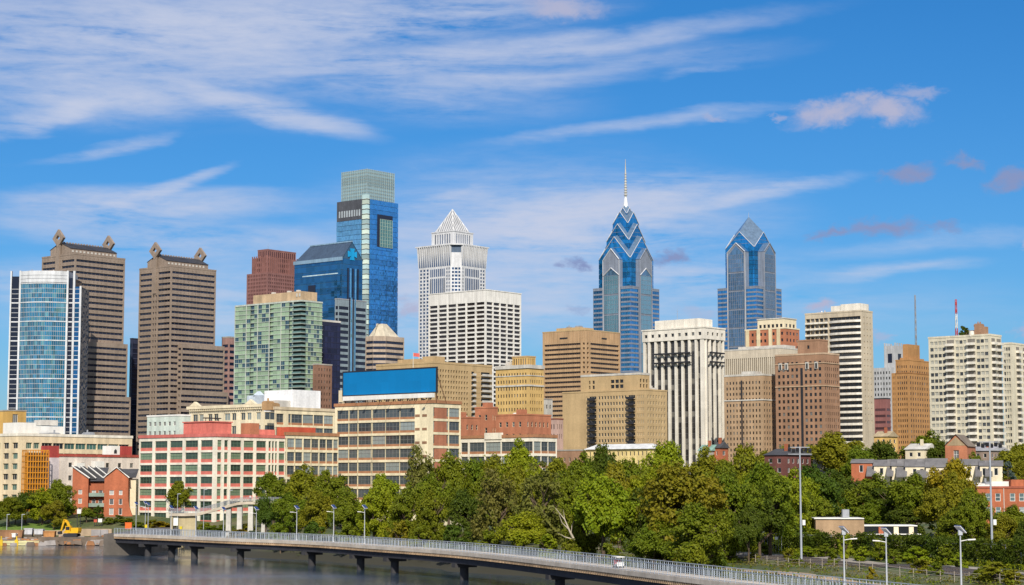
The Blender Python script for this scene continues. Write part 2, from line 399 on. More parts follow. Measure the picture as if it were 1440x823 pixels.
xs = np.concatenate([[-30000, -8000, -3000, -1500, -900, -600, -420], np.arange(-320, 330, 5.0), [360, 420, 520, 700, 900, 1300, 2000, 4000, 9000, 30000]])
ys = np.concatenate([[-30000, -6000, -1500, -500, -200, 0, 60, 110], np.arange(140, 640, 5.0), [660, 700, 760, 850, 1000, 1200, 1500, 2000, 3000, 6000, 14000, 40000]])
GX, GY = np.meshgrid(xs, ys); GZ = terrain(GX, GY)
nv = GX.shape
g = MB(); g.v = [tuple(p) for p in np.stack([GX, GY, GZ], -1).reshape(-1, 3)]
for j in range(nv[0] - 1):
    for i in range(nv[1] - 1):
        a = j * nv[1] + i; g.f.append((a, a + 1, a + 1 + nv[1], a + nv[1])); g.m.append(0); g.sm.append(True)
def M_ground():
    m, nt, p = _new('ground'); L = nt.links
    tc = _n(nt, 'ShaderNodeTexCoord')
    def ns(s, d=5):
        t = _n(nt, 'ShaderNodeTexNoise'); t.inputs['Scale'].default_value = s; t.inputs['Detail'].default_value = d
        L.new(tc.outputs['Object'], t.inputs[0]); return t.outputs[0]
    cr = _n(nt, 'ShaderNodeValToRGB'); e = cr.color_ramp.elements
    e[0].position = .35; e[0].color = (.05, .075, .018, 1); e[1].position = .72; e[1].color = (.17, .14, .075, 1)
    x = cr.color_ramp.elements.new(.52); x.color = (.085, .10, .025, 1)
    L.new(ns(.09), cr.inputs[0])
    cr2 = _n(nt, 'ShaderNodeMix', data_type='RGBA', blend_type='MULTIPLY'); cr2.inputs[0].default_value = .7
    r = _n(nt, 'ShaderNodeMapRange'); r.inputs[1].default_value = .3; r.inputs[2].default_value = .7; r.inputs[3].default_value = .55; r.inputs[4].default_value = 1.25
    L.new(ns(1.3), r.inputs[0]); L.new(cr.outputs[0], cr2.inputs[6]); L.new(r.outputs[0], cr2.inputs[7])
    sp = _n(nt, 'ShaderNodeSeparateXYZ'); L.new(tc.outputs['Object'], sp.inputs[0])
    rz = _n(nt, 'ShaderNodeMapRange'); rz.inputs[1].default_value = 1.2; rz.inputs[2].default_value = 2.6; L.new(sp.outputs[2], rz.inputs[0])
    mud = _n(nt, 'ShaderNodeMix', data_type='RGBA'); mud.inputs[6].default_value = (.035, .032, .018, 1); L.new(rz.outputs[0], mud.inputs[0]); L.new(cr2.outputs[2], mud.inputs[7])
    L.new(mud.outputs[2], p.inputs['Base Color']); p.inputs['Roughness'].default_value = .95
    return m
tag(g.build('ground', M_ground()), kind='structure')

def M_water():
    m, nt, p = _new('river_water'); L = nt.links
    p.inputs['Base Color'].default_value = (.030, .046, .066, 1); p.inputs['Roughness'].default_value = .1
    p.inputs['IOR'].default_value = 1.33
    tc = _n(nt, 'ShaderNodeTexCoord'); prev = None
    for (sx, sy, s, st) in ((.06, .25, 1.0, .22), (.5, 1.2, 1.0, .12), (.012, .05, 1.0, .22)):
        mp = _n(nt, 'ShaderNodeMapping'); mp.inputs['Scale'].default_value = (sx, sy, 1); mp.inputs['Rotation'].default_value = (0, 0, .25)
        t = _n(nt, 'ShaderNodeTexNoise'); t.inputs['Scale'].default_value = s; t.inputs['Detail'].default_value = 4
        b = _n(nt, 'ShaderNodeBump'); b.inputs['Strength'].default_value = st; b.inputs['Distance'].default_value = .6
        L.new(tc.outputs['Object'], mp.inputs[0]); L.new(mp.outputs[0], t.inputs[0]); L.new(t.outputs[0], b.inputs['Height'])
        if prev: L.new(prev, b.inputs['Normal'])
        prev = b.outputs[0]
    L.new(prev, p.inputs['Normal'])
    mp = _n(nt, 'ShaderNodeMapping'); mp.inputs['Scale'].default_value = (.004, .035, 1)
    t = _n(nt, 'ShaderNodeTexNoise'); t.inputs['Scale'].default_value = 1; t.inputs['Detail'].default_value = 4
    r = _n(nt, 'ShaderNodeMapRange'); r.inputs[1].default_value = .35; r.inputs[2].default_value = .65; r.inputs[3].default_value = .06; r.inputs[4].default_value = .22
    L.new(tc.outputs['Object'], mp.inputs[0]); L.new(mp.outputs[0], t.inputs[0]); L.new(t.outputs[0], r.inputs[0]); L.new(r.outputs[0], p.inputs['Roughness'])
    return m
w = MB(); w.quad((-30000, -30000, 0), (3000, -30000, 0), (3000, 620, 0), (-30000, 620, 0))
tag(w.build('river_water', M_water()), kind='structure')

# ------------------------------------------------------------------ building kit
# the street grid: every block shows the camera a long left side and a right side; local x runs along the right side, local y along the left side
GRID = R_(50.0)
UR = Vector((math.cos(GRID), math.sin(GRID))); UL = Vector((-math.sin(GRID), math.cos(GRID)))
class Bld:
    def __init__(s, name, label, cat, xl, xc, xr, ytop, D, base=None, rot=None, group=None):
        s.ur, s.ul = UR, UL; rz = GRID
        if rot is not None:
            rz = R_(rot); s.ur = Vector((math.cos(rz), math.sin(rz))); s.ul = Vector((-math.sin(rz), math.cos(rz)))
        c = P(xc, ytop, D); s.cx, s.cy, s.ztop = c.x, c.y, c.z; s.D = D
        s.z0 = (tz(c.x, c.y) - 1.5) if base is None else base
        s.root = thing(name, label, cat, (c.x, c.y, s.z0), rz, group)
        s.H = s.ztop - s.z0
        s.L = s._solve(s.ul, xl, -1) if xl is not None else 20.0
        s.R = s._solve(s.ur, xr, 1) if xr is not None else 20.0
        s.rects = []
    def _solve(s, d, px, sg, z=None):
        z = s.ztop if z is None else z
        lo, hi = -60.0, 400.0
        f = lambda t: pix((s.cx + d.x * t, s.cy + d.y * t, z))[0]
        for _ in range(60):
            mid = (lo + hi) / 2
            if (f(mid) - px) * sg > 0: hi = mid
            else: lo = mid
        return (lo + hi) / 2
    def l(s, px, py=None): return s._solve(s.ul, px, -1, None if py is None else s.z0 + s.zc(py))
    def r(s, px, py=None): return s._solve(s.ur, px, 1, None if py is None else s.z0 + s.zc(py))
    def zc(s, py, x=0.0, y=0.0):
        """local height seen at pixel row py at local plan position x, y"""
        Y = s.cy + s.ur.y * x + s.ul.y * y
        return P(720, py, Y).z - s.z0
    def part(s, name, mb, mats, parent=None): return mb.build(name, mats, parent or s.root)

def bays(n, a, b, frac=.6, gap=None):
    """n openings spread evenly over a..b, each `frac` of its bay wide"""
    w = (b - a) / n
    return [(a + w * (i + .5 - frac / 2), a + w * (i + .5 + frac / 2)) for i in range(n)]
def facade(mb, face, a0, a1, z0, z1, cols, rows, depth, off=0.0, m=0, skip=None):
    def Q(a, z, d=0.0): return (a, off + d, z) if face == 'R' else (off + d, a, z)
    def q(aa, ab, za, zb): mb.quad(Q(aa, za), Q(ab, za), Q(ab, zb), Q(aa, zb), m)
    cols = [c for c in sorted(cols) if c[0] > a0 - 1e-6 and c[1] < a1 + 1e-6]; rows = [r for r in sorted(rows) if r[0] >= z0 - 1e-6 and r[1] <= z1 + 1e-6]
    out = []
    e = a0
    if not rows or not cols: q(a0, a1, z0, z1); return out
    for i, (c0, c1) in enumerate(cols):
        if c0 > e + 1e-4: q(e, c0, z0, z1)
        ze = z0
        for j, (r0, r1) in enumerate(rows):
            if skip and skip(i, j): continue
            if r0 > ze + 1e-4: q(c0, c1, ze, r0)
            mb.quad(Q(c0, r0), Q(c1, r0), Q(c1, r0, depth), Q(c0, r0, depth), m)
            mb.quad(Q(c0, r1), Q(c1, r1), Q(c1, r1, depth), Q(c0, r1, depth), m)
            mb.quad(Q(c0, r0), Q(c0, r1), Q(c0, r1, depth), Q(c0, r0, depth), m)
            mb.quad(Q(c1, r0), Q(c1, r1), Q(c1, r1, depth), Q(c1, r0, depth), m)
            out.append((face, c0, c1, r0, r1, off + depth))
            ze = r1
        if ze < z1 - 1e-4: q(c0, c1, ze, z1)
        e = c1
    if e < a1 - 1e-4: q(e, a1, z0, z1)
    return out
_pane = {}
def pane_mb(w, h, nx, ny, t=.07, bar=.09):
    mb = MB(); mb.box(0, w, -t / 2, t / 2, 0, h, 0)
    if nx or ny:
        o = t / 2 + .05
        for i in range(nx + 1):
            c = w * i / nx if nx else 0; b = bar if 0 < i < nx else bar * 1.2
            c = min(max(c, b / 2), w - b / 2)
            mb.box(c - b / 2, c + b / 2, -o, o, 0, h, 1)
        for j in range(ny + 1):
            c = h * j / ny if ny else 0; c = min(max(c, bar / 2), h - bar / 2)
            mb.box(0, w, -o - .01, o + .01, c - bar / 2, c + bar / 2, 1)
    return mb
def windows(b, rects, glass, frame=None, nx=0, ny=0, name='window', most=100, parent=None, div=None):
    """every window a part of its own (the 100 best seen); what is left becomes one part of kind stuff. div(w,h)->(nx,ny)"""
    rects = sorted(rects, key=lambda q: (-round(q[4], 1), q[5], q[1]))
    if frame and getattr(b, 'D', 0) >= 780 and rects and max(q[2] - q[1] for q in rects) < 2.2: frame = None
    mats = [glass] + ([frame] if frame else [])
    keep, rest = rects[:most], rects[most:]
    parent = parent or b.root
    for (face, a0, a1, z0, z1, off) in keep:
        w, h = round(a1 - a0, 2), round(z1 - z0, 2)
        n_ = div(w, h) if div else (nx, ny)
        key = (name, w, h, n_, glass.name, frame.name if frame else '')
        me = _pane.get(key)
        if me is None:
            mb = pane_mb(w, h, *(n_ if frame else (0, 0)))
            me = bpy.data.meshes.new(name); me.from_pydata(mb.v, [], mb.f)
            for mt in mats: me.materials.append(mt)
            me.polygons.foreach_set('material_index', mb.m); me.update(); _pane[key] = me
        if face == 'R': link(name, me, parent, (a0, off, z0))
        else: link(name, me, parent, (off, a0, z0), math.pi / 2)
    if rest:
        mb = MB()
        for (face, a0, a1, z0, z1, off) in rest:
            w, h = a1 - a0, z1 - z0
            n_ = div(w, h) if div else (nx, ny)
            p = pane_mb(w, h, *(n_ if frame else (0, 0)))
            vs = [(a0 + x, off + y, z0 + z) for x, y, z in p.v] if face == 'R' else [(off - y, a0 + x, z0 + z) for x, y, z in p.v]
            i0 = len(mb.v); mb.v += vs
            for f, mi in zip(p.f, p.m): mb.f.append(tuple(i + i0 for i in f)); mb.m.append(mi); mb.sm.append(False)
        tag(mb.build(name, mats, parent), kind='stuff')
def block(b, mb, x0, x1, y0, y1, z0, z1, Lc=(), Rc=(), Lr=(), Rr=None, depth=.35, m=0, skipL=None, skipR=None, roof=True):
    """one volume of a building with openings on its two street sides; returns the openings"""
    Rr = Lr if Rr is None else Rr
    mb.box(x0, x1, y0, y1, z0, z1, m, skip=('L', 'R') + (() if roof else ('t',)))
    out = facade(mb, 'L', y0, y1, z0, z1, list(Lc), list(Lr), depth, x0, m, skipL)
    out += facade(mb, 'R', x0, x1, z0, z1, list(Rc), list(Rr), depth, y0, m, skipR)
    return out
def floors(z0, z1, n, frac=.5, sill=.3):
    h = (z1 - z0) / n
    return [(z0 + h * (i + sill), z0 + h * (i + sill + frac)) for i in range(n)]
def parapet(b, x0, x1, y0, y1, z, h=1.0, t=.4, mat=None, o=.15, name='parapet'):
    mb = MB()
    mb.box(x0 - o, x1 + o, y0 - o, y0 + t, z, z + h); mb.box(x0 - o, x1 + o, y1 - t, y1 + o, z, z + h)
    mb.box(x0 - o, x0 + t, y0 + t, y1 - t, z, z + h); mb.box(x1 - t, x1 + o, y0 + t, y1 - t, z, z + h)
    return b.part(name, mb, mat)
def rooftop(b, x0, x1, y0, y1, z, n, seed, mat=None, hmax=2.2):
    rr = random.Random(seed)
    for _ in range(n):
        w, d, h = rr.uniform(1.2, 4), rr.uniform(1.2, 4), rr.uniform(.8, hmax)
        x, y = rr.uniform(x0, max(x0 + .1, x1 - w)), rr.uniform(y0, max(y0 + .1, y1 - d))
        mb = MB(); mb.box(x, x + w, y, y + d, z, z + h); mb.box(x + .2, x + w - .2, y + .2, y + d - .2, z + h, z + h + .25)
        if rr.random() < .5: mb.tube([(x + w / 2, y + d / 2, z + h), (x + w / 2, y + d / 2, z + h + 1.2)], .3, 8)
        b.part('rooftop_unit', mb, mat or rr.choice([GREYM, CONC_L, WHITE]))
def antenna(b, x, y, z, h, mat=None, r=.12):
    mb = MB(); mb.tube([(x, y, z), (x, y, z + h * .6), (x, y, z + h)], [r, r * .7, r * .3], 6)
    for k in range(3): mb.obox((x - .8, y, z + h * (.35 + .2 * k)), (1.6, 0, 0), (0, .08, 0), (0, 0, .08))
    return b.part('antenna', mb, mat or STEEL)

# ================================================================== TOWERS, left to right
GL_TEAL = M_glass('teal_curtain_glass', (.03, .24, .37), .6, .08, (.13, .40, .46), .2, .55, .05, cell=(1.4, 4, 3))
GL_NAVY = M_glass('navy_band_glass', (.012, .016, .035), .1, .12, bump=.02)
GL_BLUE = M_glass('blue_mirror_glass', (.05, .31, .68), .85, .07, None, .2, .85, .05, cell=(1.5, 1.5, 2.1))
GL_LBLUE = M_glass('pale_blue_mirror_glass', (.20, .49, .70), .8, .07, None, .2, .85, .05, cell=(1.5, 1.5, 2.1))
GL_DBLUE = M_glass('deep_blue_mirror_glass', (.03, .15, .31), .75, .08, None, .2, .8, .05, cell=(3, 3, 4))
GL_GREEN = M_glass('green_tinted_glass', (.34, .46, .29), .25, .1, (.035, .09, .14), .28, .7, .03)
GL_CROWN = M_glass('grey_green_crown_glass', (.30, .42, .42), .55, .12, None, .2, .85, .03)
GRANITE = M_wall('tan_granite', (.29, .225, .175), .10, .7, .1, .12, .22)
GRAN_D = M_wall('dark_copper_roofing', (.05, .05, .055), .2, .6)

# ---- curved glass tower at the far left
TOWER_W = M_wall('white_tower_metal', (.58, .59, .60), .05, .5)
def curved_tower():
    D = 1240.0; k = D / FPX
    c = P(62, 382, D); b = Bld('curved_glass_tower', 'curved blue glass apartment tower with white frame, leftmost on the skyline', 'tower', None, 62, None, 382, D, rot=0)
    # local x to the camera's right, y away from it
    H = b.H; x0, x1 = -34 * k, 35 * k; depth = 26.0
    bul = 5.5; n = 14
    def arc(t, o=0.0):
        x = x0 + (x1 - x0) * t; return (x, -bul * (1 - (2 * t - 1) ** 2) - o)
    fr = b.zc(400); nf = 44; fh = fr / nf
    mb = MB()                                    # core and flanking wings
    pts = [arc(i / n, -.5) for i in range(n + 1)]
    mb.prism(pts + [(x1, depth), (x0, depth)], 0, fr + 1, 0)
    b.part('core', mb, GL_NAVY)
    for f in range(10, nf):
        mb = MB(); z = f * fh
        for i in range(n):
            p, q = arc(i / n), arc((i + 1) / n)
            mb.quad((*p, z + .3), (*q, z + .3), (*q, z + fh), (*p, z + fh))
        b.part('glass_band', mb, GL_TEAL)
    for f in range(10, nf + 1):
        mb = MB(); z = f * fh; th = .65 if f % 4 == 0 else .2; o = .35 if f % 4 == 0 else .12
        pts = [arc(i / n, o) for i in range(n + 1)] + [arc(i / n, -.3) for i in range(n, -1, -1)]
        for i in range(n):
            a, q = arc(i / n, o), arc((i + 1) / n, o); a2, q2 = arc(i / n, -.3), arc((i + 1) / n, -.3)
            vs = [(*a, z), (*q, z), (*q2, z), (*a2, z), (*a, z + th), (*q, z + th), (*q2, z + th), (*a2, z + th)]
            mb.add(vs, [(3, 2, 1, 0), (4, 5, 6, 7), (0, 1, 5, 4), (2, 3, 7, 6)])
        b.part('floor_band', mb, TOWER_W)
    mb = MB()
    for i in range(1, 2 * n):
        t = i / (2 * n); p = arc(t, .06); mb.box(p[0] - .09, p[0] + .09, p[1], p[1] + .2, 10 * fh, fr)
    b.part('mullion', mb, GREYM)
    mb = MB()                                    # white crown wall
    pts = [arc(i / n, .2) for i in range(n + 1)]
    mb.prism(pts + [(x1, depth), (x0, depth)], fr + 1.001, H, 0)
    for zz in (fr + 3.2, fr + 5.4): 
        for i in range(n):
            a, q = arc(i / n, .3), arc((i + 1) / n, .3); mb.quad((*a, zz), (*q, zz), (*q, zz + .25), (*a, zz + .25), 1)
    b.part('crown', mb, [TOWER_W, GREYM])
    mb = MB()                                    # white pilasters and the left return
    for xa, w, y in ((x0 - .2, 1.1, -.7), (x0 - 14 * k, .9, 1.0), (x1 - 1.0, 1.1, -.7), (x1 + 6 * k, 1.3, .6)):
        mb.box(xa, xa + w, y, y + 2, 0, H + .5)
    b.part('pilaster', mb, TOWER_W)
    for (xa, xb, ya, tag_, mat, top) in ((x0 - 13 * k, x0, 2.0, 'side_wing', GL_NAVY, H - 3), (x1, x1 + 6 * k, 1.6, 'recess', GL_NAVY, H - 4), (x1 + 8 * k, x1 + 17 * k, 1.4, 'glass_wing', GL_DBLUE, b.zc(403))):
        mb = MB(); mb.box(xa, xb, ya, depth, 0, top); p_ = b.part(tag_, mb, mat)
        for f in range(10, nf):
            if f * fh > top: break
            mb = MB(); mb.box(xa, xb, ya - .2, ya, f * fh, f * fh + (.8 if f % 4 == 0 else .25)); mb.build('floor_band', TOWER_W, p_)
        if tag_ == 'glass_wing': mb = MB(); mb.box(xb - .8, xb + .4, ya - .3, ya + .4, 0, top + .5); mb.build('edge_pilaster', TOWER_W, p_)
    rooftop(b, x0 + 3, x1 - 6, 4, depth - 4, H, 3, 5)
curved_tower()

# ---- twin granite towers with diamond finials
def diamond_tower(label, xl, xc, xr, ytop, D, steps, rim_px):
    b = Bld('granite_office_tower', label, 'tower', xl, xc, xr, ytop, D, group='twin granite towers with diamond finials')
    H, Lw, Rw = b.H, b.L, b.R
    mb = MB(); fh = 4.0; z = H - 3.0; rows = []
    while z > 30: rows.append((z - 1.65, z)); z -= fh
    cL = [(.0 + 1.0, Lw * .40), (Lw * .44, Lw * .485), (Lw * .515, Lw * .56), (Lw * .60, Lw - 1.0)]
    b.rects += block(b, mb, 0, Rw, 0, Lw, 0, H, cL, [(1.0, Rw - 1.0)], rows, None, .6)
    # stepped lower volumes
    for (sx0, sx1, sy0, sy1, sz, nrow) in steps:
        sx0, sx1 = b.r(sx0) - 3, b.r(sx1) - 2.5
        rr = []; z = sz - 3.0
        while z > 30: rr.append((z - 1.65, z)); z -= fh
        b.rects += block(b, mb, sx0, sx1, sy0, sy1, 0, sz, [(sy0 + .8, sy1 - .8)], [(sx0 + .8, sx1 - .8)], rr, None, .6)
    # twin pilasters carry the finial
    b.part('wall', mb, GRANITE)
    windows(b, b.rects, GL_NAVY, GRANITE, name='window_band', most=100, div=lambda w, h: (max(1, int(w / 3.2)), 0))
    # small square stone panels between the bands
    mb = MB()
    for (r0, r1) in rows[:30]:
        zz = r1 + 1.0; mb = MB()
        for i in range(int(Rw / 3.4)): mb.box(1.8 + i * 3.4, 2.5 + i * 3.4, -.06, 0, zz, zz + .7)
        for i in range(int(Lw / 3.4)): mb.box(-.06, 0, 1.8 + i * 3.4, 2.5 + i * 3.4, zz, zz + .7)
        b.part('tile_pattern', mb, M_TANDARK)
    parapet(b, 0, Rw, 0, Lw, H, 1.1, .5, GRANITE)
    # gabled penthouse along the roof, with a clerestory of pale lights
    mb = MB(); y0, y1 = Lw * .20, Lw * .80; hx0, hx1 = 1.5, Rw - 1.5; hz = H + 5.2; ridge = H + 9.6; ym = Lw / 2
    mb.box(hx0, hx1, y0, y1, H, hz)
    mb.add([(hx0, y0, hz), (hx1, y0, hz), (hx1, y1, hz), (hx0, y1, hz), (hx0, ym, ridge), (hx1, ym, ridge)], [(0, 4, 3), (1, 2, 5)])
    b.part('penthouse', mb, GRANITE)
    mb = MB(); o = .5
    mb.quad((hx0 - o, y0 - o, hz - .1), (hx1 + o, y0 - o, hz - .1), (hx1 + o, ym, ridge + .3), (hx0 - o, ym, ridge + .3))
    mb.quad((hx0 - o, y1 + o, hz - .1), (hx1 + o, y1 + o, hz - .1), (hx1 + o, ym, ridge + .3), (hx0 - o, ym, ridge + .3))
    b.part('roof', mb, GRAN_D)
    for i in range(int((hx1 - hx0) / 3.2)):
        mb = MB(); mb.box(0, 1.5, -.15, 0, 0, 1.3); mb.build('roof_light', CONC_L, b.root, (hx0 + 1.2 + i * 3.2, y0, H + 2.6))
    # crenellated ridge
    mb = MB()
    for i in range(int((hx1 - hx0) / 2.4)): mb.box(hx0 + i * 2.4, hx0 + 1.3 + i * 2.4, ym - .3, ym + .3, ridge + .2, ridge + 1.0)
    b.part('ridge_cresting', mb, GRANITE)
    for xx in (-.9, Rw - .9):                    # square plates set on their corners
        mb = MB(); zc = H + 12.5; s = 6.2; q = 2.1; t0, t1 = xx, xx + 1.8
        out = [(ym, zc - s), (ym + s, zc), (ym, zc + s), (ym - s, zc)]; inn = [(ym - q, zc - q), (ym + q, zc - q), (ym + q, zc + q), (ym - q, zc + q)]
        o4 = [(ym, zc - s), (ym + s, zc), (ym, zc + s), (ym - s, zc)]
        i4 = [(ym, zc - q * 1.1), (ym + q * 1.1, zc), (ym, zc + q * 1.1), (ym - q * 1.1, zc)]
        for k in range(4):
            k2 = (k + 1) % 4
            for t in (t0, t1): mb.quad((t, *o4[k]), (t, *o4[k2]), (t, *i4[k2]), (t, *i4[k]))
            mb.quad((t0, *o4[k]), (t0, *o4[k2]), (t1, *o4[k2]), (t1, *o4[k])); mb.quad((t0, *i4[k]), (t0, *i4[k2]), (t1, *i4[k2]), (t1, *i4[k]))
        mb.box(t0 + .2, t1 - .2, ym - 1.6, ym + 1.6, H - (18 if xx < 0 else 0), zc - s + 1.9)
        b.part('diamond_finial', mb, GRANITE)
    return b
M_TANDARK = M_wall('tan_granite_panel', (.25, .18, .13), .1, .7)
def _mk_diamond():
    k = 1290 / FPX
    diamond_tower('taller granite tower with diamond finials, behind the curved glass tower', 59, 106, 176, 358, 1290,
                  [(124, 182, -3.2, 22, 98.5 + 4, 0), (122, 184, -6.0, -3.3, 62 + 4, 0)], None)
    diamond_tower('granite tower with diamond finials standing right of its taller twin', 196, 241, 304, 375, 1340,
                  [(257, 316, -4.0, 20, 101 + 4, 0), (252, 318, -7.0, -4.05, 68 + 4, 0)], None)
_mk_diamond()

# ---- striped brown block and a dark slab for the shadow between the twin towers
def striped_gap():
    b = Bld('striped_office_block', 'brown and grey striped block in the gap beside the green glass apartments', 'building', 312, 322, 336, 475, 1420)
    mb = MB(); rows = floors(30, b.H - 4, 18, .5)
    b.rects = block(b, mb, 0, b.R, 0, b.L, 0, b.H, [(1, b.L - 1)], [(1, b.R - 1)], rows)
    b.part('wall', mb, M_wall('dusty_red_stone', (.34, .2, .17)))
    windows(b, b.rects, GL_NAVY, name='window_band'); parapet(b, 0, b.R, 0, b.L, b.H, 1, .4, CONC)
    b = Bld('shadow_slab', 'slim dark navy slab added for the cast shadow between the two diamond towers', 'building', 183, 186, 200, 477, 1420)  # added dark slab, standing in for a twin tower's cast shadow
    mb = MB(); rows = floors(20, b.H - 3, 24, .8, .1)
    b.rects = block(b, mb, 0, b.R, 0, b.L, 0, b.H, [(.4, b.L - .4)], [(.5, b.R - .5)], rows)
    b.part('wall', mb, M_wall('navy_shadow_colour', (.03, .035, .07))); windows(b, b.rects, GL_NAVY, name='window_band')
    parapet(b, 0, b.R, 0, b.L, b.H, .8, .4, DARK)
striped_gap()

# ---- red granite tower
def red_tower():
    b = Bld('red_granite_tower', 'dark red granite tower with a finned crown, behind the green glass apartments', 'tower', 347, 376, 424, 383, 1700)
    mb = MB(); H = b.H
    rows = floors(60, H - 1, 40, .55)
    sk = None
    b.rects += block(b, mb, 0, b.R, 0, b.L, 0, H, bays(12, 1, b.L - 1, .5), bays(18, 1, b.R - 1, .5), rows[10:], None, .5)
    z1, z2 = b.zc(361), b.zc(350.5)
    i1, i2 = b.L * .70, b.L * .52
    rows2 = floors(H, z2 - 7, 4, .6)
    x0, y0, y1 = 2.0, 2.5, i1
    b.rects += block(b, mb, x0, b.R - 2, y0 - 0, b.L * .78, H, z1, bays(8, y0 + .5, b.L * .78 - .5, .5), bays(17, x0 + .5, b.R - 2.5, .5), floors(H, z1, 3, .6), None, .4)
    b.rects += block(b, mb, x0 + 1.5, b.R - 3.5, y0 + 1.5, b.L * .62, z1, z2, bays(6, y0 + 2, b.L * .62 - .5, .5), bays(14, x0 + 2, b.R - 4, .5), [(z1 + .6, z2 - 1)], None, .4)
    m = M_wall('red_granite', (.25, .12, .105), .1, .6)
    b.part('wall', mb, m); windows(b, b.rects, M_glass('wine_dark_glass', (.045, .022, .03), .2, .1))
    mb = MB()
    n = 16
    for i in range(n):
        x = x0 + (b.R - 4 - x0) * i / (n - 1); mb.box(x, x + .7, y0 - .8, y0, H - 14, z1 + 1.5)
    for i in range(8):
        y = y0 + (b.L * .78 - y0) * i / 7; mb.box(x0 - .8, x0, y, y + .7, H - 8, z1 + 1.5)
    b.part('fin', mb, m)
    parapet(b, x0 + 1.5, b.R - 3.5, y0 + 1.5, b.L * .62, z2, .8, .5, m); rooftop(b, 4, b.R - 8, 5, b.L * .5, z2, 3, 3, GREYM, 1.5)
    antenna(b, 8, 8, z2, 7)
red_tower()

# ---- blue gabled office tower with a cross emblem
def gable_tower():
    b = Bld('gabled_glass_tower', 'dark blue glass tower with a gabled roof and a pale blue cross emblem', 'tower', 414, 481, 510, 363, 1400)
    H, L, R = b.H, b.L, b.R
    G = b.zc(340, R * .45); mb = MB()
    xm = b.r(494.5); yb = L * .86; ya = 1.5
    # facade bands
    n = 40; fh = H / n
    for f in range(10, n):
        z = f * fh; m2 = MB()
        m2.box(-.02, .2, .3, L - .3, z + .2, z + fh - .12); m2.box(.3, R - .3, -.02, .2, z + .2, z + fh - .12)
        b.part('glass_band', m2, GL_DBLUE)
    mb.box(.1, R, .1, L, 0, H)
    mb.add([(0, 0, H), (R, 0, H), (xm, ya * 0, G)], [(0, 1, 2)]); mb.add([(0, L, H), (R, L, H), (xm, yb, G)], [(0, 1, 2)])
    b.part('wall', mb, M_wall('slate_blue_cladding', (.035, .10, .18), .1, .35, spec=.5))
    mb = MB(); o = .4
    mb.quad((-o, -o, H - .4), (-o, L + o, H - .4), (xm, yb + o, G), (xm, -o, G)); mb.quad((R + o, -o, H - .4), (R + o, L + o, H - .4), (xm, yb + o, G), (xm, -o, G))
    b.part('roof', mb, M_wall('slate_glass_roof', (.045, .075, .12), .08, .25, spec=.5))
    mb = MB()
    mb.obox((-.7, -.5, H - 1.6), (.8, 0, 0), (0, L + 1, 0), (0, 0, 2.6)); mb.obox((xm - .5, -.6, G - .2), (1.0, 0, 0), (0, yb + 1, 0), (0, 0, .9))
    b.part('eaves_band', mb, M_wall('pale_blue_metal', (.22, .34, .45), .05, .4))
    # stripes on the gable side
    for i in range(5):
        x = R * (.26 + .12 * i); mb = MB(); mb.box(x, x + R * .06, -.35, -.05, 20, b.zc(376)); b.part('vertical_rib', mb, GL_LBLUE if i % 2 else GL_NAVY)
    mb = MB(); zl = b.zc(388, 0, L / 2); mb.box(-.3, -.05, 4, L * .82, zl, zl + .8); b.part('light_strip', mb, M_wall('pale_strip', (.45, .6, .65)))
    ya_, yb_ = b.l(444), b.l(434); mb = MB(); mb.box(-.3, -.04, ya_, yb_, b.zc(414, 0, ya_), b.zc(401, 0, ya_)); b.part('dark_glass_panel', mb, GL_NAVY)
    # emblem: a cross with flared arms
    mb = MB(); zc = b.zc(358, R * .5); xc = b.r(495); s = 3.6; w = 1.25
    pts = [(-w, -w), (-w * 1.5, -s), (w * 1.5, -s), (w, -w), (s, -w * 1.5), (s, w * 1.5), (w, w), (w * 1.5, s), (-w * 1.5, s), (-w, w), (-s, w * 1.5), (-s, -w * 1.5)]
    fv = [(xc + p[0] * 1.25, -.6, zc + p[1] * 1.2) for p in pts]; bv = [(xc + p[0] * 1.25, -.1, zc + p[1] * 1.2) for p in pts]
    mb.add(fv + bv, [tuple(range(12))] + [(i, (i + 1) % 12, (i + 1) % 12 + 12, i + 12) for i in range(12)])
    b.part('cross_emblem', mb, M_wall('bright_blue_enamel', (.01, .33, .66), .02, .4))
    # banded office tower standing in front of it
    b = Bld('banded_office_tower', 'grey-blue banded tower with dark centre ribs, in front of the gabled glass tower', 'tower', 471, 476, 515.5, 421, 1330)
    mb = MB(); rows = floors(30, b.H - 4, 24, .55)
    xa, xb = b.R * .36, b.R * .62
    b.rects = block(b, mb, 0, b.R, 0, b.L, 0, b.H, [(.5, b.L - .5)], [(.6, xa), (xb, b.R - .6)], rows)
    b.part('wall', mb, M_wall('blue_grey_panel', (.24, .30, .33))); windows(b, b.rects, GL_NAVY, name='window_band')
    for i in range(4):
        x = xa + .3 + i * (xb - xa) / 4; mb = MB(); mb.box(x, x + .9, -.5, 0, 20, b.H + 2); b.part('vertical_rib', mb, GL_LBLUE if i % 2 else GL_NAVY)
    parapet(b, 0, b.R, 0, b.L, b.H, .8, .4, GREYM)
gable_tower()

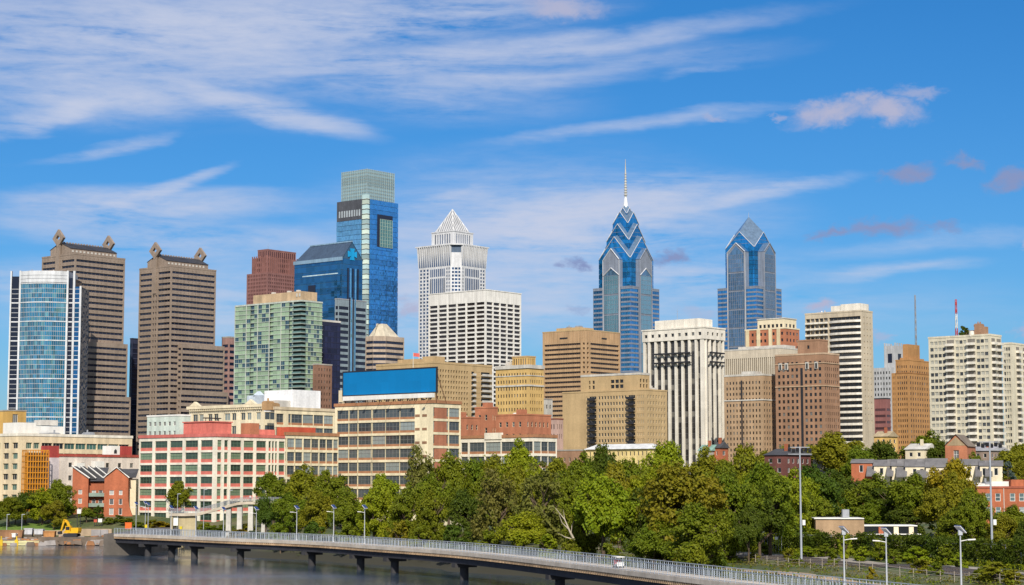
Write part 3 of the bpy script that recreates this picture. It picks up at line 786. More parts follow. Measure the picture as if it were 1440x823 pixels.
# ---- the tallest tower: glass tinted per side for its light, with a lantern crown
def tall_tower():
    b = Bld('tallest_glass_tower', 'tallest blue glass tower with a pale lantern crown and a square sky window', 'tower', 473.5, 516, 560, 279, 1690)
    H, L, R = b.H, b.L, b.R
    n = 58; fh = H / n; nx, ny = 4.2, 6.8        # notched corner
    MUL = M_wall('blue_steel', (.10, .20, .34), .05, .4)
    core = MB(); core.box(nx, R - .3, .6, L - .3, 0, H - .3); core.box(.6, nx - .01, ny, L - .3, 0, H - .3); b.part('core', core, M_wall('dark_blue_core', (.03, .08, .16), .05, .4))
    for f in range(14, n):
        z = f * fh
        mb = MB(); mb.box(nx, R, 0, .3, z, z + fh * .93)
        b.part('glass_band', mb, GL_BLUE)
        if f < n - 4:
            mb = MB(); mb.box(0, .3, ny, L, z, z + fh * .93); b.part('glass_band', mb, GL_LBLUE)  # paler glass copy: the left side's extra light is put into its colour
    mb = MB()
    for i in range(int((R - nx) / 1.5)): mb.box(nx + 1.5 * i, nx + 1.5 * i + .12, -.12, .02, 50, H)
    for i in range(int((L - ny) / 1.5)): mb.box(-.12, .02, ny + 1.5 * i, ny + 1.5 * i + .12, 50, H - 4 * fh)
    b.part('mullion', mb, MUL)
    # corner winter gardens, paler and stacked
    for f in range(14, n + 1):
        z = f * fh; mb = MB(); mb.box(.9, nx, .9, ny, z, z + fh * .86); b.part('corner_glass', mb, M_CORNER if f % 3 else M_CORNER2)
    mb = MB()
    for f in range(14, n + 1, 1): mb = MB(); mb.box(.3, nx, .3, ny, f * fh - .22, f * fh); b.part('corner_slab', mb, CONC_L)
    # dark mechanical band at the top of the left side
    ztop = b.zc(238.5, 3, 3)
    y0c, y1c = b.l(513.5, 262), b.l(480, 262); x0c, x1c = 1.4, R - 3.0
    mb = MB(); mb.box(.1, .5, ny, L - .2, H - 4 * fh, H); b.part('mechanical_band', mb, M_wall('dark_louvres', (.08, .085, .10), .15))
    mb = MB()
    for i in range(9): mb.box(-.15, .12, ny + 1.5 + i * (L - ny - 3) / 9, ny + 3.1 + i * (L - ny - 3) / 9, H - 3.3 * fh, H - 2.0 * fh)
    b.part('louvre', mb, M_wall('pale_grey_panel', (.4, .45, .48)))
    # lantern crown
    cm = MB(); cz0 = H; nl = 9
    x0, x1, y0, y1 = 2.0, R - 3.2, 2.0, L - 4.0
    cm.box(x0 + .6, x1 - .6, y0 + .6, y1 - .6, cz0 - 2, ztop - .4); b.part('crown_core', cm, M_wall('grey_green_core', (.14, .19, .2), .08, .5))
    for j in range(nl):
        za = cz0 + (ztop - cz0) * j / nl; zb = cz0 + (ztop - cz0) * (j + 1) / nl
        mb = MB(); mb.box(x0, x1, y0, y0 + .3, za + .5, zb); mb.box(x0, x0 + .3, y0 + .3, y1, za + .5, zb); b.part('crown_glass', mb, GL_CROWN)
    mb = MB()
    for i in range(15): x = x0 + (x1 - x0) * i / 14; mb.box(x - .15, x + .15, y0 - .25, y0, cz0, ztop + .8)
    for i in range(15): y = y0 + (y1 - y0) * i / 14; mb.box(x0 - .25, x0, y - .15, y + .15, cz0, ztop + .8)
    for j in range(nl + 1): z = cz0 + (ztop - cz0) * j / nl; mb.box(x0 - .2, x1, y0 - .22, y0, z - .2, z + .2); mb.box(x0 - .22, x0, y0, y1, z - .2, z + .2)
    b.part('crown_frame', mb, M_wall('pale_green_steel', (.36, .43, .41), .05, .4))
    # sky window on the right side
    xa, xb = b.r(530.5), b.r(552); za, zb = b.zc(348, R * .5), b.zc(302.5, R * .5)
    mb = MB(); mb.box(xa, xb, -.35, -.13, za, zb); b.part('sky_window_reveal', mb, GL_NAVY)
    mb = MB(); mb.box(xa + 3.2, xb - .5, -.6, -.38, za, zb - 4.2); sw = b.part('sky_window', mb, M_glass('garden_glass', (.13, .30, .30), .4, .1))
    mb = MB()
    for i in range(6): x = xa + 3.2 + (xb - xa - 3.9) * i / 5; mb.box(x, x + .25, -.8, -.61, za, zb - 4.2)
    for j in range(9): z = za + (zb - 4.2 - za) * j / 8; mb.box(xa + 3.2, xb - .5, -.8, -.62, z, z + .25)
    mb.build('frame', M_wall('pale_green_frame', (.4, .5, .42)), sw)
M_CORNER = M_glass('pale_green_corner_glass', (.50, .66, .62), .2, .12)
M_CORNER2 = M_glass('bright_corner_glass', (.66, .76, .62), .15, .15)
tall_tower()

# ---- white tower with a pyramid
def pyramid_tower():
    b = Bld('pyramid_top_tower', 'white striped tower topped by an open pyramid', 'tower', 589, 642, 683, 354, 1580)
    H, L, R = b.H, b.L, b.R; ch = 6.5
    W = M_wall('white_granite', (.60, .60, .60), .05, .6)
    mb = MB()
    rows = floors(50, H - 12, 46, .6, .2)
    # chamfered corner: facades start ch from the corner
    b.rects += facade(mb, 'L', ch, L, 0, H, bays(3, ch + .5, L * .28, .6) + bays(3, L * .72, L - .7, .6), rows, .35, 0)
    b.rects += facade(mb, 'R', ch, R, 0, H, bays(2, ch + .5, R * .26, .6) + bays(2, R * .80, R - .7, .6), rows, .35, 0)
    mb.quad((0, ch, 0), (ch, 0, 0), (ch, 0, H), (0, ch, H)); mb.quad((R, 0, 0), (R, L, 0), (R, L, H), (R, 0, H)); mb.quad((0, L, 0), (R, L, 0), (R, L, H), (0, L, H))
    mb.add([(0, ch, H), (ch, 0, H), (R, 0, H), (R, L, H), (0, L, H)], [(0, 1, 2, 3, 4)])
    b.part('wall', mb, W)
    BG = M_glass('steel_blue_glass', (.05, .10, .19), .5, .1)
    windows(b, b.rects, BG)
    for face, a0, a1, n in (('L', L * .30, L * .70, 8), ('R', R * .29, R * .77, 8)):
        w = (a1 - a0) / n
        for i in range(n):
            mb = MB(); p, q = a0 + w * i + w * .2, a0 + w * i + w * .78
            for za, zb in ((30, H - 21), (H - 19.5, H - 13)):
                if face == 'L': mb.box(-.05, .1, p, q, za, zb)
                else: mb.box(p, q, -.05, .1, za, zb)
            b.part('vertical_window_strip', mb, BG)
    mb = MB(); s = ch / math.sqrt(2)
    for f, (za, zb) in enumerate(rows[8:]):
        for t0, t1 in ((.12, .30), (.38, .62), (.70, .88)):
            o = .05
            p = (ch * t0 - o, ch * (1 - t0) - o); q = (ch * t1 - o, ch * (1 - t1) - o)
            mb.quad((*p, za), (*q, za), (*q, zb), (*p, zb))
    b.part('corner_glazing', mb, BG)
    # flaring cornice of ribs
    mb = MB(); n = 15; zt = b.zc(342); fl = 2.2
    for i in range(n + 1):
        y = ch + (L - ch) * i / n; mb.add([(0, y - .45, H - 11.5), (0, y + .45, H - 11.5), (-fl, y + .45, zt - 1), (-fl, y - .45, zt - 1), (.4, y - .45, zt - 1), (.4, y + .45, zt - 1)], [(0, 1, 2, 3), (0, 3, 4), (1, 5, 2)])
        x = ch + (R - ch) * i / n; mb.add([(x - .45, 0, H - 11.5), (x + .45, 0, H - 11.5), (x + .45, -fl, zt - 1), (x - .45, -fl, zt - 1), (x - .45, .4, zt - 1), (x + .45, .4, zt - 1)], [(0, 1, 2, 3), (0, 3, 4), (1, 5, 2)])
    b.part('cornice_rib', mb, W)
    mb = MB(); mb.box(-.06, -.01, ch + .3, L - .3, H - 11, H - .1); mb.box(ch + .3, R - .3, -.06, -.01, H - 11, H - .1); b.part('cornice_gap_glass', mb, BG)  # dark glass band on the wall between the ribs
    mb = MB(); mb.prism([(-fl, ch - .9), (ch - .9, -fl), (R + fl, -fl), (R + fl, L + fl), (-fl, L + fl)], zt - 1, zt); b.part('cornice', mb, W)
    mb = MB(); mb.prism([(.3, ch), (ch, .3), (R - .3, .3), (R - .3, L - .3), (.3, L - .3)], H, zt - 1.01); b.part('attic_wall', mb, M_wall('dark_blue_glass_wall', (.10, .14, .2)))  # wall in one even dark blue below the cornice
    # lantern block and pyramid
    def px_square(xa, xb, y): # plan square centred on the tower
        return None
    cx_, cy_ = R / 2, L / 2; hs = R * .335; ps = R * .285
    zl = b.zc(326.5, cx_ * .6, cy_ * .6)
    mb = MB(); x0, x1, y0, y1 = cx_ - hs, cx_ + hs, cy_ - hs, cy_ + hs
    rr = block(b, mb, x0, x1, y0, y1, zt, zl, bays(7, y0 + 3, y1 - 3, .5), bays(7, x0 + 3, x1 - 3, .5), [(zt + 1.6, zl - 1.8)], None, .5)
    b.part('lantern_wall', mb, W); windows(b, rr, BG, name='lantern_window'); parapet(b, x0, x1, y0, y1, zl, .8, .5, W, .4)
    za = b.zc(294.5, cx_, cy_); x0, x1, y0, y1 = cx_ - ps, cx_ + ps, cy_ - ps, cy_ + ps
    mb = MB(); zl += .3
    mb.add([(x0 + .5, y0 + .5, zl), (x1 - .5, y0 + .5, zl), (x1 - .5, y1 - .5, zl), (x0 + .5, y1 - .5, zl), (cx_, cy_, za - .8)], [(0, 1, 4), (1, 2, 4), (2, 3, 4), (3, 0, 4)])
    pyr = b.part('pyramid', mb, M_wall('pyramid_grey', (.30, .31, .33), .05, .5))
    mb = MB(); apex = Vector((cx_, cy_, za))
    for i in range(10):
        t = i / 9
        for p in ((x0, y0 + (y1 - y0) * t), (x0 + (x1 - x0) * t, y0)):
            base = Vector((p[0], p[1], zl)); 
            # ribs run up parallel to the slope until they meet a hip
            t2 = 1 - abs(2 * t - 1); mid = Vector((cx_, cy_, 0))
            if p[0] == x0 and t not in (0, 1): end = Vector((x0 + (cx_ - x0) * t2, p[1], zl + (za - zl) * t2))
            else: end = Vector((p[0], y0 + (cy_ - y0) * t2, zl + (za - zl) * t2))
            if (end - base).length > .5: mb.tube([base, end], .33, 4, 0, False)
    for p in ((x0, y0), (x1, y0), (x0, y1)): mb.tube([(p[0], p[1], zl), apex], .45, 4, 0, False)
    mb.build('pyramid_rib', W, pyr)
pyramid_tower()

# ---- white grid office
def white_grid():
    b = Bld('white_grid_office', 'white gridded office tower with dark windows, right of the pyramid tower', 'tower', 602.5, 683, 733, 408, 1450)
    H, L, R = b.H, b.L, b.R; W = M_wall('bright_white_concrete', (.74, .71, .65), .05, .7)
    zt = b.zc(424); n = int(zt / 3.35); fh = 3.35
    rows = [(zt - fh * (i + 1) + 1.05, zt - fh * (i + 1) + 3.15) for i in range(n - 6)]
    mb = MB()
    b.rects = block(b, mb, 0, R, 0, L, 0, H, bays(6, .6, L - .6, .84), bays(5, .6, R - .6, .84), rows, None, .8)
    b.part('wall', mb, W)
    windows(b, b.rects, M_glass('brown_black_glass', (.028, .021, .02), 0, .12), M_wall('bronze_frame', (.05, .04, .035)), div=lambda w, h: (3, 0))
    parapet(b, 0, R, 0, L, H, .7, .6, W, .3); rooftop(b, 10, R - 6, 8, L - 10, H, 2, 9, GREYM, 2)
white_grid()

# ---- grey banded tower with hipped top
def hipped_tower():
    b = Bld('hipped_top_tower', 'tan and grey banded tower with a truncated hipped roof, beside the tallest tower', 'tower', 514, 534, 568.5, 472, 1280)
    mb = MB(); H = b.H; rows = floors(40, H - 2.5, 17, .5); c = 6.0; R, L = b.R, b.L
    b.rects += facade(mb, 'L', c, L, 0, H, [(c + .2, L - .5)], rows, .5); b.rects += facade(mb, 'R', c, R, 0, H, [(c + .2, R - .5)], rows, .5)
    mb.quad((0, c, 0), (c, 0, 0), (c, 0, H), (0, c, H)); mb.quad((R, 0, 0), (R, L, 0), (R, L, H), (R, 0, H)); mb.add([(0, c, H), (c, 0, H), (R, 0, H), (R, L, H), (0, L, H)], [(0, 1, 2, 3, 4)])
    b.part('wall', mb, M_wall('sand_concrete', (.42, .33, .25)))
    windows(b, b.rects, GL_NAVY, name='window_band')
    mb = MB()
    for za, zb in rows: mb.quad((-.05, c - .05, za), (c - .05, -.05, za), (c - .05, -.05, zb), (-.05, c - .05, zb))
    b.part('corner_glazing', mb, GL_NAVY)
    mb = MB(); zt = b.zc(455.5, 8, 8); k = 6
    lo = [(1, c, H), (c, 1, H), (R - 4, 1, H), (R - 4, L - 2, H), (1, L - 2, H)]; hi = [(k, c + 3, zt), (c + 3, k, zt), (R - 11, k, zt), (R - 11, L - 6, zt), (k, L - 6, zt)]
    mb.loft([lo, hi]); b.part('hipped_roof', mb, M_wall('pale_sand_roof', (.50, .44, .33)))
hipped_tower()

# ---- dark navy tower and brown shaft in front of it
def navy_tower():
    b = Bld('navy_glass_tower', 'dark navy glass tower with a pale roof edge, right of the green glass apartments', 'tower', 445, 452, 479, 452, 1180)
    mb = MB(); rows = floors(20, b.H - 2, 24, .84, .08)
    b.rects = block(b, mb, 0, b.R, 0, b.L, 0, b.H, bays(2, .3, b.L - .3, .92), bays(6, .3, b.R - .3, .94), rows, None, .15)
    b.part('wall', mb, M_wall('navy_spandrel', (.02, .022, .05), .05, .4)); windows(b, b.rects, M_glass('ink_glass', (.016, .018, .055), .2, .1))
    parapet(b, 0, b.R, 0, b.L, b.H, 1.2, .5, CONC_L)
    b = Bld('brown_brick_shaft', 'narrow brown brick building in front of the navy glass tower', 'building', 440, 446, 467, 513, 1080)
    mb = MB(); b.rects = block(b, mb, 0, b.R, 0, b.L, 0, b.H, bays(2, .5, b.L - .5, .3), bays(5, .6, b.R - .6, .4), floors(25, b.H - 1, 14, .45))
    b.part('wall', mb, M_wall('dull_brown_brick', (.24, .13, .085))); windows(b, b.rects, BLACKG); parapet(b, 0, b.R, 0, b.L, b.H, .7, .4, CONC)
navy_tower()

# ---- green glass apartment block
def green_block():
    b = Bld('green_glass_apartments', 'pale green glass apartment block with corner balconies and a tan roof house', 'building', 331, 424, 453.5, 424, 1150)
    H, L, R = b.H, b.L, b.R; nf = 27; fh = 2.72; z0 = H - nf * fh
    mb = MB(); S = M_wall('pale_slab', (.46, .50, .44), .06)
    cl = 7.2
    rows = [(z0 + fh * i + .3, z0 + fh * i + fh) for i in range(nf)]
    mb.box(.8, R, .8, L, 0, H); b.part('core', mb, M_wall('dark_interior', (.05, .07, .065)))
    mb = MB()
    for i in range(nf + 1): mb.box(-.25, R + .2, -.25, L + .2, z0 + fh * i - .0, z0 + fh * i + .28)
    b.part('floor_slab', mb, S)
    cols = bays(15, cl, L, .97); rc = []
    rr = random.Random(4)
    for i, (a0, a1) in enumerate(cols):
        for (za, zb) in rows: rc.append(('L', a0, a1, za, zb, 0.15 if i % 5 else .7))
    for (a0, a1) in bays(6, 3.4, R, .95):
        for (za, zb) in rows: rc.append(('R', a0, a1, za, zb, 0.15))
    windows(b, rc, GL_GREEN, M_wall('pale_green_mullion', (.34, .42, .33)), div=lambda w, h: (2, 0))
    mb = MB()
    for i in range(6): y = cl + (L - cl) * i / 5; mb.box(-.3, .1, y - .25, y + .25, z0, H + 1)
    b.part('pier', mb, S)
    for i in range(nf):                          # corner balconies
        mb = MB(); z = z0 + fh * i; mb.box(-1.1, 3.0, -1.1, cl - .6, z + .001, z + .24)
        mb.box(-1.1, 3.0, -1.1, -1.04, z + .24, z + 1.25, 1); mb.box(-1.1, -1.04, -1.04, cl - .6, z + .24, z + 1.25, 1)
        b.part('balcony', mb, [S, M_BALG])
    parapet(b, 0, R, 0, L, H, 1.0, .3, S)
    ya, yb = b.l(430, 418), b.l(350, 418); mb = MB(); y1 = L * .72; mb.box(3, R * .9, 3, L * .78, H, b.zc(412, 3, 20)); ph = b.part('roof_house', mb, M_wall('tan_render', (.50, .36, .22)))
    mb = MB(); zt = b.zc(412, 3, 20)
    for y in (8, 16, 30): mb.box(5, 7, y, y + 2, zt, zt + 1.2)
    for y in (4, 6.5): mb.box(2.7, 3.01, y, y + 1.2, zt - 3.2, zt - 1.2)
    mb.build('vent', CONC_L, ph)
M_BALG = M_glass('balcony_glass', (.16, .27, .24), .3, .15)
green_block()

# ================================================================== the two blue gabled spires
GL_LIB = M_glass('azure_mirror_glass', (.03, .28, .60), .8, .08, None, .2, .65, .05, cell=(1.6, 1.6, 4))
GL_LIBD = M_glass('grey_bay_glass', (.12, .23, .35), .65, .12, None, .2, .8, .03, cell=(2, 2, 4))
LIB_STONE = M_wall('blue_grey_granite', (.21, .235, .285), .06, .5)
LIB_TRIM = M_wall('pale_trim', (.50, .51, .53), .04, .5)
LIB_ROOF = M_glass('grey_glass_roof', (.17, .25, .34), .5, .2, None, .2, .8, .03, cell=(2, 2, 2))
def cross_gable(b, cx, cy, s, z0, ze, zp, zc, fh, last=None):
    """square volume with a gable on each side; ridges meet (or rise) at the centre"""
    h = s / 2; x0, x1, y0, y1 = cx - h, cx + h, cy - h, cy + h
    z = z0
    mb = MB(); mb.box(x0 + .4, x1 - .4, y0 + .4, y1 - .4, z0, ze - .1, 0, skip=('b',)); core = b.part('tier_core', mb, LIB_STONE)
    n = max(1, int(round((ze - z0) / fh))); fh = (ze - z0) / n
    for i in range(n):
        m2 = MB(); zz = z0 + fh * i
        m2.box(x0, x0 + .3, y0, y1, zz + .35, zz + fh); m2.box(x0 + .31, x1, y0, y0 + .3, zz + .35, zz + fh); b.part('glass_band', m2, GL_LIB)
    C = (cx, cy, zc); cs = [(x0, y0), (x1, y0), (x1, y1), (x0, y1)]
    roof = MB(); gab = MB(); trim = MB()
    for k in range(4):
        a, c = cs[k], cs[(k + 1) % 4]; mid = ((a[0] + c[0]) / 2, (a[1] + c[1]) / 2)
        A, Cc, Mp = (*a, ze), (*c, ze), (*mid, zp)
        gab.tri(A, Cc, Mp); roof.tri(A, Mp, C); roof.tri(Mp, Cc, C)
        out = Vector((mid[0] - cx, mid[1] - cy, 0)).normalized() * .3
        for p, q in ((A, Mp), (Mp, Cc)): trim.tube([Vector(p) + out, Vector(q) + out], .3, 4, 0, False)
    b.part('gable', gab, GL_LIB); b.part('tier_roof', roof, LIB_ROOF); b.part('chevron_trim', trim, LIB_TRIM)
    # thin glazing lines across the gables
    mb = MB(); nl = max(2, int((zp - ze) / fh / .9))
    for j in range(1, nl):
        t = j / nl; zz = ze + (zp - ze) * t; w = h * (1 - t)
        mb.box(x0 - .12, x0 + .05, cy - w, cy + w, zz - .12, zz + .12); mb.box(cx - w, cx + w, y0 - .12, y0 + .05, zz - .12, zz + .12)
    b.part('glazing_bar', mb, LIB_STONE)
def liberty(label, xl, xc, xr, ywing, D, cxp, tiers, bay, spire, apex_y):
    b = Bld('gabled_spire_tower', label, 'skyscraper', xl, xc, xr, ywing, D)
    H = b.H; L = b.L; R = b.R; k = D / FPX; cx, cy = R / 2, L / 2
    zc = lambda py, f=.5: b.zc(py, cx * f, cy * f)
    fh = 3.95
    # shoulder wings: grey stone with blue bands
    mb = MB(); rows = []; z = H - 1.6
    while z > 40: rows.append((z - 2.5, z)); z -= fh
    br = block(b, mb, 0, R, 0, L, 0, H, [(.15, L * .27), (L * .73, L - .15)], [(.15, R * .27), (R * .73, R - .15)], rows, None, .3)
    b.part('shoulder_wall', mb, LIB_STONE)
    windows(b, br, GL_LIB, LIB_STONE, name='window_band', div=lambda w, h: (max(1, int(w / 1.6)), 0))
    parapet(b, 0, R, 0, L, H, .8, .5, LIB_STONE, .1)
    z0 = H
    for i, (s, ye, yp, yc) in enumerate(tiers):
        ze, zp, zz = b.zc(ye, cx - s * k / 2, cy - s * k / 2), b.zc(yp, cx - s * k / 2, cy), b.zc(yc, cx, cy)
        cross_gable(b, cx, cy, s * k, z0, ze, zp, zz, fh)
        z0 = ze - 2
    # projecting grey bays in the middle of each street side
    s0 = tiers[0][0] * k
    hw, yg, ysh, inner = bay
    hw *= k
    for face in ('L', 'R'):
        prj = (L - s0) / 2 + .9 if face == 'L' else (R - s0) / 2 + .9
        off = -.9; c = cy if face == 'L' else cx
        zg, zs = b.zc(yg, 0, cy) if face == 'L' else b.zc(yg, cx, 0), b.zc(ysh, 0, cy) if face == 'L' else b.zc(ysh, cx, 0)
        def T(a, d, z): return (d, a, z) if face == 'L' else (a, d, z)
        mb = MB(); a0, a1 = c - hw, c + hw; d0, d1 = off, prj + 6
        for d in (d0, d1): mb.add([T(a0, d, 20), T(a1, d, 20), T(a1, d, zs), T(c, d, zg), T(a0, d, zs)], [(0, 1, 2, 3, 4)])
        mb.quad(T(a0, d0, 20), T(a0, d1, 20), T(a0, d1, zs), T(a0, d0, zs)); mb.quad(T(a1, d0, 20), T(a1, d1, 20), T(a1, d1, zs), T(a1, d0, zs))
        wl = b.part('bay_wall', mb, LIB_STONE)
        mb = MB(); mb.quad(T(a0 - .3, d0 - .3, zs), T(c, d0 - .3, zg + .4), T(c, d1, zg + .4), T(a0 - .3, d1, zs)); mb.quad(T(a1 + .3, d0 - .3, zs), T(c, d0 - .3, zg + .4), T(c, d1, zg + .4), T(a1 + .3, d1, zs))
        b.part('bay_roof', mb, LIB_ROOF)
        mb = MB()
        for p, q in ((T(a0, d0 - .3, zs), T(c, d0 - .3, zg)), (T(c, d0 - .3, zg), T(a1, d0 - .3, zs))): mb.tube([p, q], .5, 4, 0, False)
        mb.tube([T(a0, d0 - .2, zs), T(a0, d0 - .2, 30)], .3, 4, 0, False); mb.tube([T(a1, d0 - .2, zs), T(a1, d0 - .2, 30)], .3, 4, 0, False)
        b.part('bay_trim', mb, LIB_TRIM if face == 'L' else LIB_STONE)
        # stacked glazed panels of the bay
        w = hw - 1.3
        if inner:
            zi, zis = b.zc(inner[0], 0, cy), b.zc(inner[1], 0, cy)
        else: zi, zis = zg - 2.5, zs - 2.5 + .0
        tops = [zis]; z = zis
        zb = zis
        mb = MB(); mb.add([T(c - w, d0 - .12, zb), T(c + w, d0 - .12, zb), T(c, d0 - .12, zi)], [(0, 1, 2)]); b.part('bay_gable_glass', mb, GL_LIBD)
        first = True
        while zb > 40:
            ph = 17.0; za = zb - ph + 1.4; mb = MB()
            if face == 'L': mb.box(d0 - .12, d0 + .1, c - w, c + w, za, zb - (.0 if first else 0))
            else: mb.box(c - w, c + w, d0 - .12, d0 + .1, za, zb)
            gp = b.part('bay_glass', mb, GL_LIBD if not inner else GL_BAYT)
            mb = MB(); nmu = 8
            for i in range(nmu + 1):
                a = c - w + 2 * w * i / nmu
                mb.box(*((d0 - .3, d0 - .13, a - .12, a + .12) if face == 'L' else (a - .12, a + .12, d0 - .3, d0 - .13)), za, zb)
            for j in range(5):
                z = za + (zb - za) * j / 4
                mb.box(*((d0 - .26, d0 - .13, c - w, c + w) if face == 'L' else (c - w, c + w, d0 - .26, d0 - .13)), z - .12, z + .12)
            mb.build('mullion', LIB_STONE, gp); zb -= ph; first = False
        if inner:                                # pale inner chevron
            mb = MB()
            for p, q in ((T(c - hw, d0 - .35, zis), T(c, d0 - .35, zi)), (T(c, d0 - .35, zi), T(c + hw, d0 - .35, zis))): mb.tube([p, q], .5, 4, 0, False)
            b.part('inner_chevron', mb, LIB_TRIM)
    za = b.zc(apex_y, cx, cy)
    if spire:
        zs = b.zc(spire, cx, cy); h = zs - za
        mb = MB(); mb.loft([[(cx + r * math.cos(t), cy + r * math.sin(t), z) for t in [math.pi / 4 * q for q in range(8)]] for r, z in ((3.4, za - 5), (2.2, za), (1.3, za + h * .16), (1.05, za + h * .2))]); b.part('spire_base', mb, M_wall('white_metal', (.75, .76, .76), .03, .3))
        mb = MB(); mb.tube([(cx, cy, za + h * .2), (cx, cy, za + h * .75), (cx, cy, zs)], [.95, .6, .15], 8)
        for j in range(9): z = za + h * (.24 + .055 * j); r = 1.6 - .08 * j; mb.tube([(cx, cy, z), (cx, cy, z + .8)], r, 8)
        b.part('spire', mb, M_wall('spire_metal', (.5, .48, .42), .1, .35))
    else:
        mb = MB(); mb.loft([[(cx + r * math.cos(t), cy + r * math.sin(t), z) for t in [math.pi / 4 * q for q in range(8)]] for r, z in ((2.6, za - 4.5), (1.6, za - 1.5), (.3, za + 2.2))]); b.part('apex_cap', mb, M_wall('white_apex', (.78, .78, .76), .03, .3))
        mb = MB(); mb.tube([(cx, cy, za + 2), (cx, cy, za + 7)], [.3, .1], 6); b.part('finial', mb, STEEL)
    return b
GL_BAYT = M_glass('teal_bay_glass', (.17, .38, .47), .7, .1, None, .2, .8, .03)
liberty('tall blue gabled skyscraper with stacked chevrons and a long needle spire', 834, 887, 927, 403, 1618, 880,
        [(56, 362, 333, 326), (40, 337, 315, 309), (27, 313.5, 298, 293), (13, 300, 292, 286)], (14.5, 350, 366, (377, 388)), 224, 291)
liberty('blue gabled skyscraper with one pointed glass roof and no spire, right of the needle spire', 1009, 1064, 1099, 403, 1735, 1052,
        [(49, 347, 326, 305)], (15, 342, 355, None), None, 309)

# ================================================================== right half of the skyline
TAN_BR = M_wall('tan_brick', (.48, .34, .175), .08, .85, .12, .08)
YEL_BR = M_wall('yellow_brick', (.60, .40, .15), .10, .85, .12, .1)
BRN_BR = M_wall('brown_brick', (.33, .19, .115), .12, .9, .12, .1)
LBR_BR = M_wall('light_brown_brick', (.42, .285, .17), .12, .9, .12, .1)
RED_BR = M_wall('red_brick', (.40, .125, .06), .14, .9, .2, .12)
PINK_BR = M_wall('orange_red_brick', (.44, .17, .09), .12, .9, .15, .1)
ORG_BR = M_wall('orange_brick', (.42, .22, .085), .1, .9, .12, .1)
WHT = M_wall('white_concrete', (.73, .68, .58), .05, .7)
CRM = M_wall('cream_render', (.70, .58, .36), .06, .75)

# ---- beige slab of apartments behind the billboard
def beige_slab():
    b = Bld('beige_apartment_slab', 'long tan apartment slab rising behind the billboard', 'building', 529, 612, 692, 511, 900)
    H, L, R = b.H, b.L, b.R; mb = MB(); rows = floors(18, H - 2.2, 17, .5)
    ra = R * .58
    cR = bays(12, 1.0, ra, .5); bal = [(ra + 2.0, ra + 4.2)]; c2 = bays(3, ra + 5.5, R * .78, .5); bal2 = [(R * .80, R * .965)]
    rr = block(b, mb, 0, R, 0, L, 0, H, bays(12, 1.2, L - 1, .4), cR + c2 + bal + bal2, rows, None, .5)
    b.part('wall', mb, TAN_BR)
    windows(b, rr, BLACKG)
    for (a0, a1) in bal + bal2:
        for i, (za, zb) in enumerate(rows):
            mb = MB(); mb.box(a0 - .2, a1 + .2, -1.1, -.01, za - .7, za - .45); mb.box(a0 - .2, a1 + .2, -1.1, -1.02, za - .45, za + .35); b.part('balcony', mb, CONC_L)
    parapet(b, 0, R, 0, L, H, 1, .5, TAN_BR)
    for x0, x1, y0, y1, h in ((2, 9, 2, 10, 3.6), (4, 12, 16, 28, 3)): mb = MB(); mb.box(x0, x1, y0, y1, H, H + h); b.part('roof_house', mb, TAN_BR)
    # flag on the roof edge
    f = thing('flag_pole', 'small flag on a white pole above the tan apartment slab', 'flag', P(581, 512, 905))
    mb = MB(); zt = P(581, 496, 905).z - f.location.z; mb.tube([(0, 0, -2), (0, 0, zt)], [.12, .07], 6); mb.build('pole', WHITE, f)
    mb = MB(); n = 6
    for i in range(n): mb.quad((i * .5, .15 * math.sin(i), zt - 1.8 - .05 * i), (i * .5 + .5, .15 * math.sin(i + 1), zt - 1.8 - .05 * i - .05), (i * .5 + .5, .15 * math.sin(i + 1), zt - .1 - .05 * i - .05), (i * .5, .15 * math.sin(i), zt - .1 - .05 * i))
    mb.build('flag', M_plain('red_flag_cloth', (.6, .12, .1), .8), f)
beige_slab()

# ---- yellow brick hotel tower
def yellow_tower():
    b = Bld('yellow_brick_tower', 'yellow brick tower with pale stone belt, right of the tan apartment slab', 'building', 697, 743, 764.5, 514, 850)
    H, L, R = b.H, b.L, b.R; mb = MB(); rows = floors(14, H - 2.5, 14, .48)
    rr = block(b, mb, 0, R, 0, L, 0, H, bays(11, .8, L - .8, .46), bays(6, .8, R - .8, .46), rows, None, .3)
    b.part('wall', mb, YEL_BR); windows(b, rr, BLACKG, CREAM, div=lambda w, h: (1, 2))
    for zz, h, o in ((H - 1.2, 1.6, .5), (H - 4.6, .4, .25), (b.zc(543), .7, .35), (b.zc(586), .6, .3)):
        mb = MB(); mb.box(-o, R + .1, -o, 0, zz, zz + h); mb.box(-o, 0, .001, L + .1, zz, zz + h); b.part('stone_belt', mb, CONC_L)
    rr = []; mb = MB(); z2 = b.zc(503, 4, 8)
    rr = block(b, mb, 3, R - 2, 3, L * .62, H, z2, bays(6, 3.5, L * .6, .5), bays(4, 3.5, R - 2.5, .5), [(H + .6, z2 - .6)], None, .3)
    b.part('roof_house_wall', mb, YEL_BR); windows(b, rr, BLACKG, name='roof_house_window'); parapet(b, 3, R - 2, 3, L * .62, z2, .6, .4, TAN_BR)
    rooftop(b, 2, R - 4, L * .68, L - 5, H + .4, 2, 8, CONC_L)
    # pale annex on its right
    b = Bld('pale_annex', 'narrow pale grey annex against the yellow brick tower', 'building', 760, 766, 777, 562, 880)
    mb = MB(); rr = block(b, mb, 0, b.R, 0, b.L, 0, b.H, [], bays(2, .4, b.R - .4, .4), floors(18, b.H - 1, 6, .4))
    b.part('wall', mb, CONC_L); windows(b, rr, BLACKG); parapet(b, 0, b.R, 0, b.L, b.H, .5, .3, CONC)
yellow_tower()

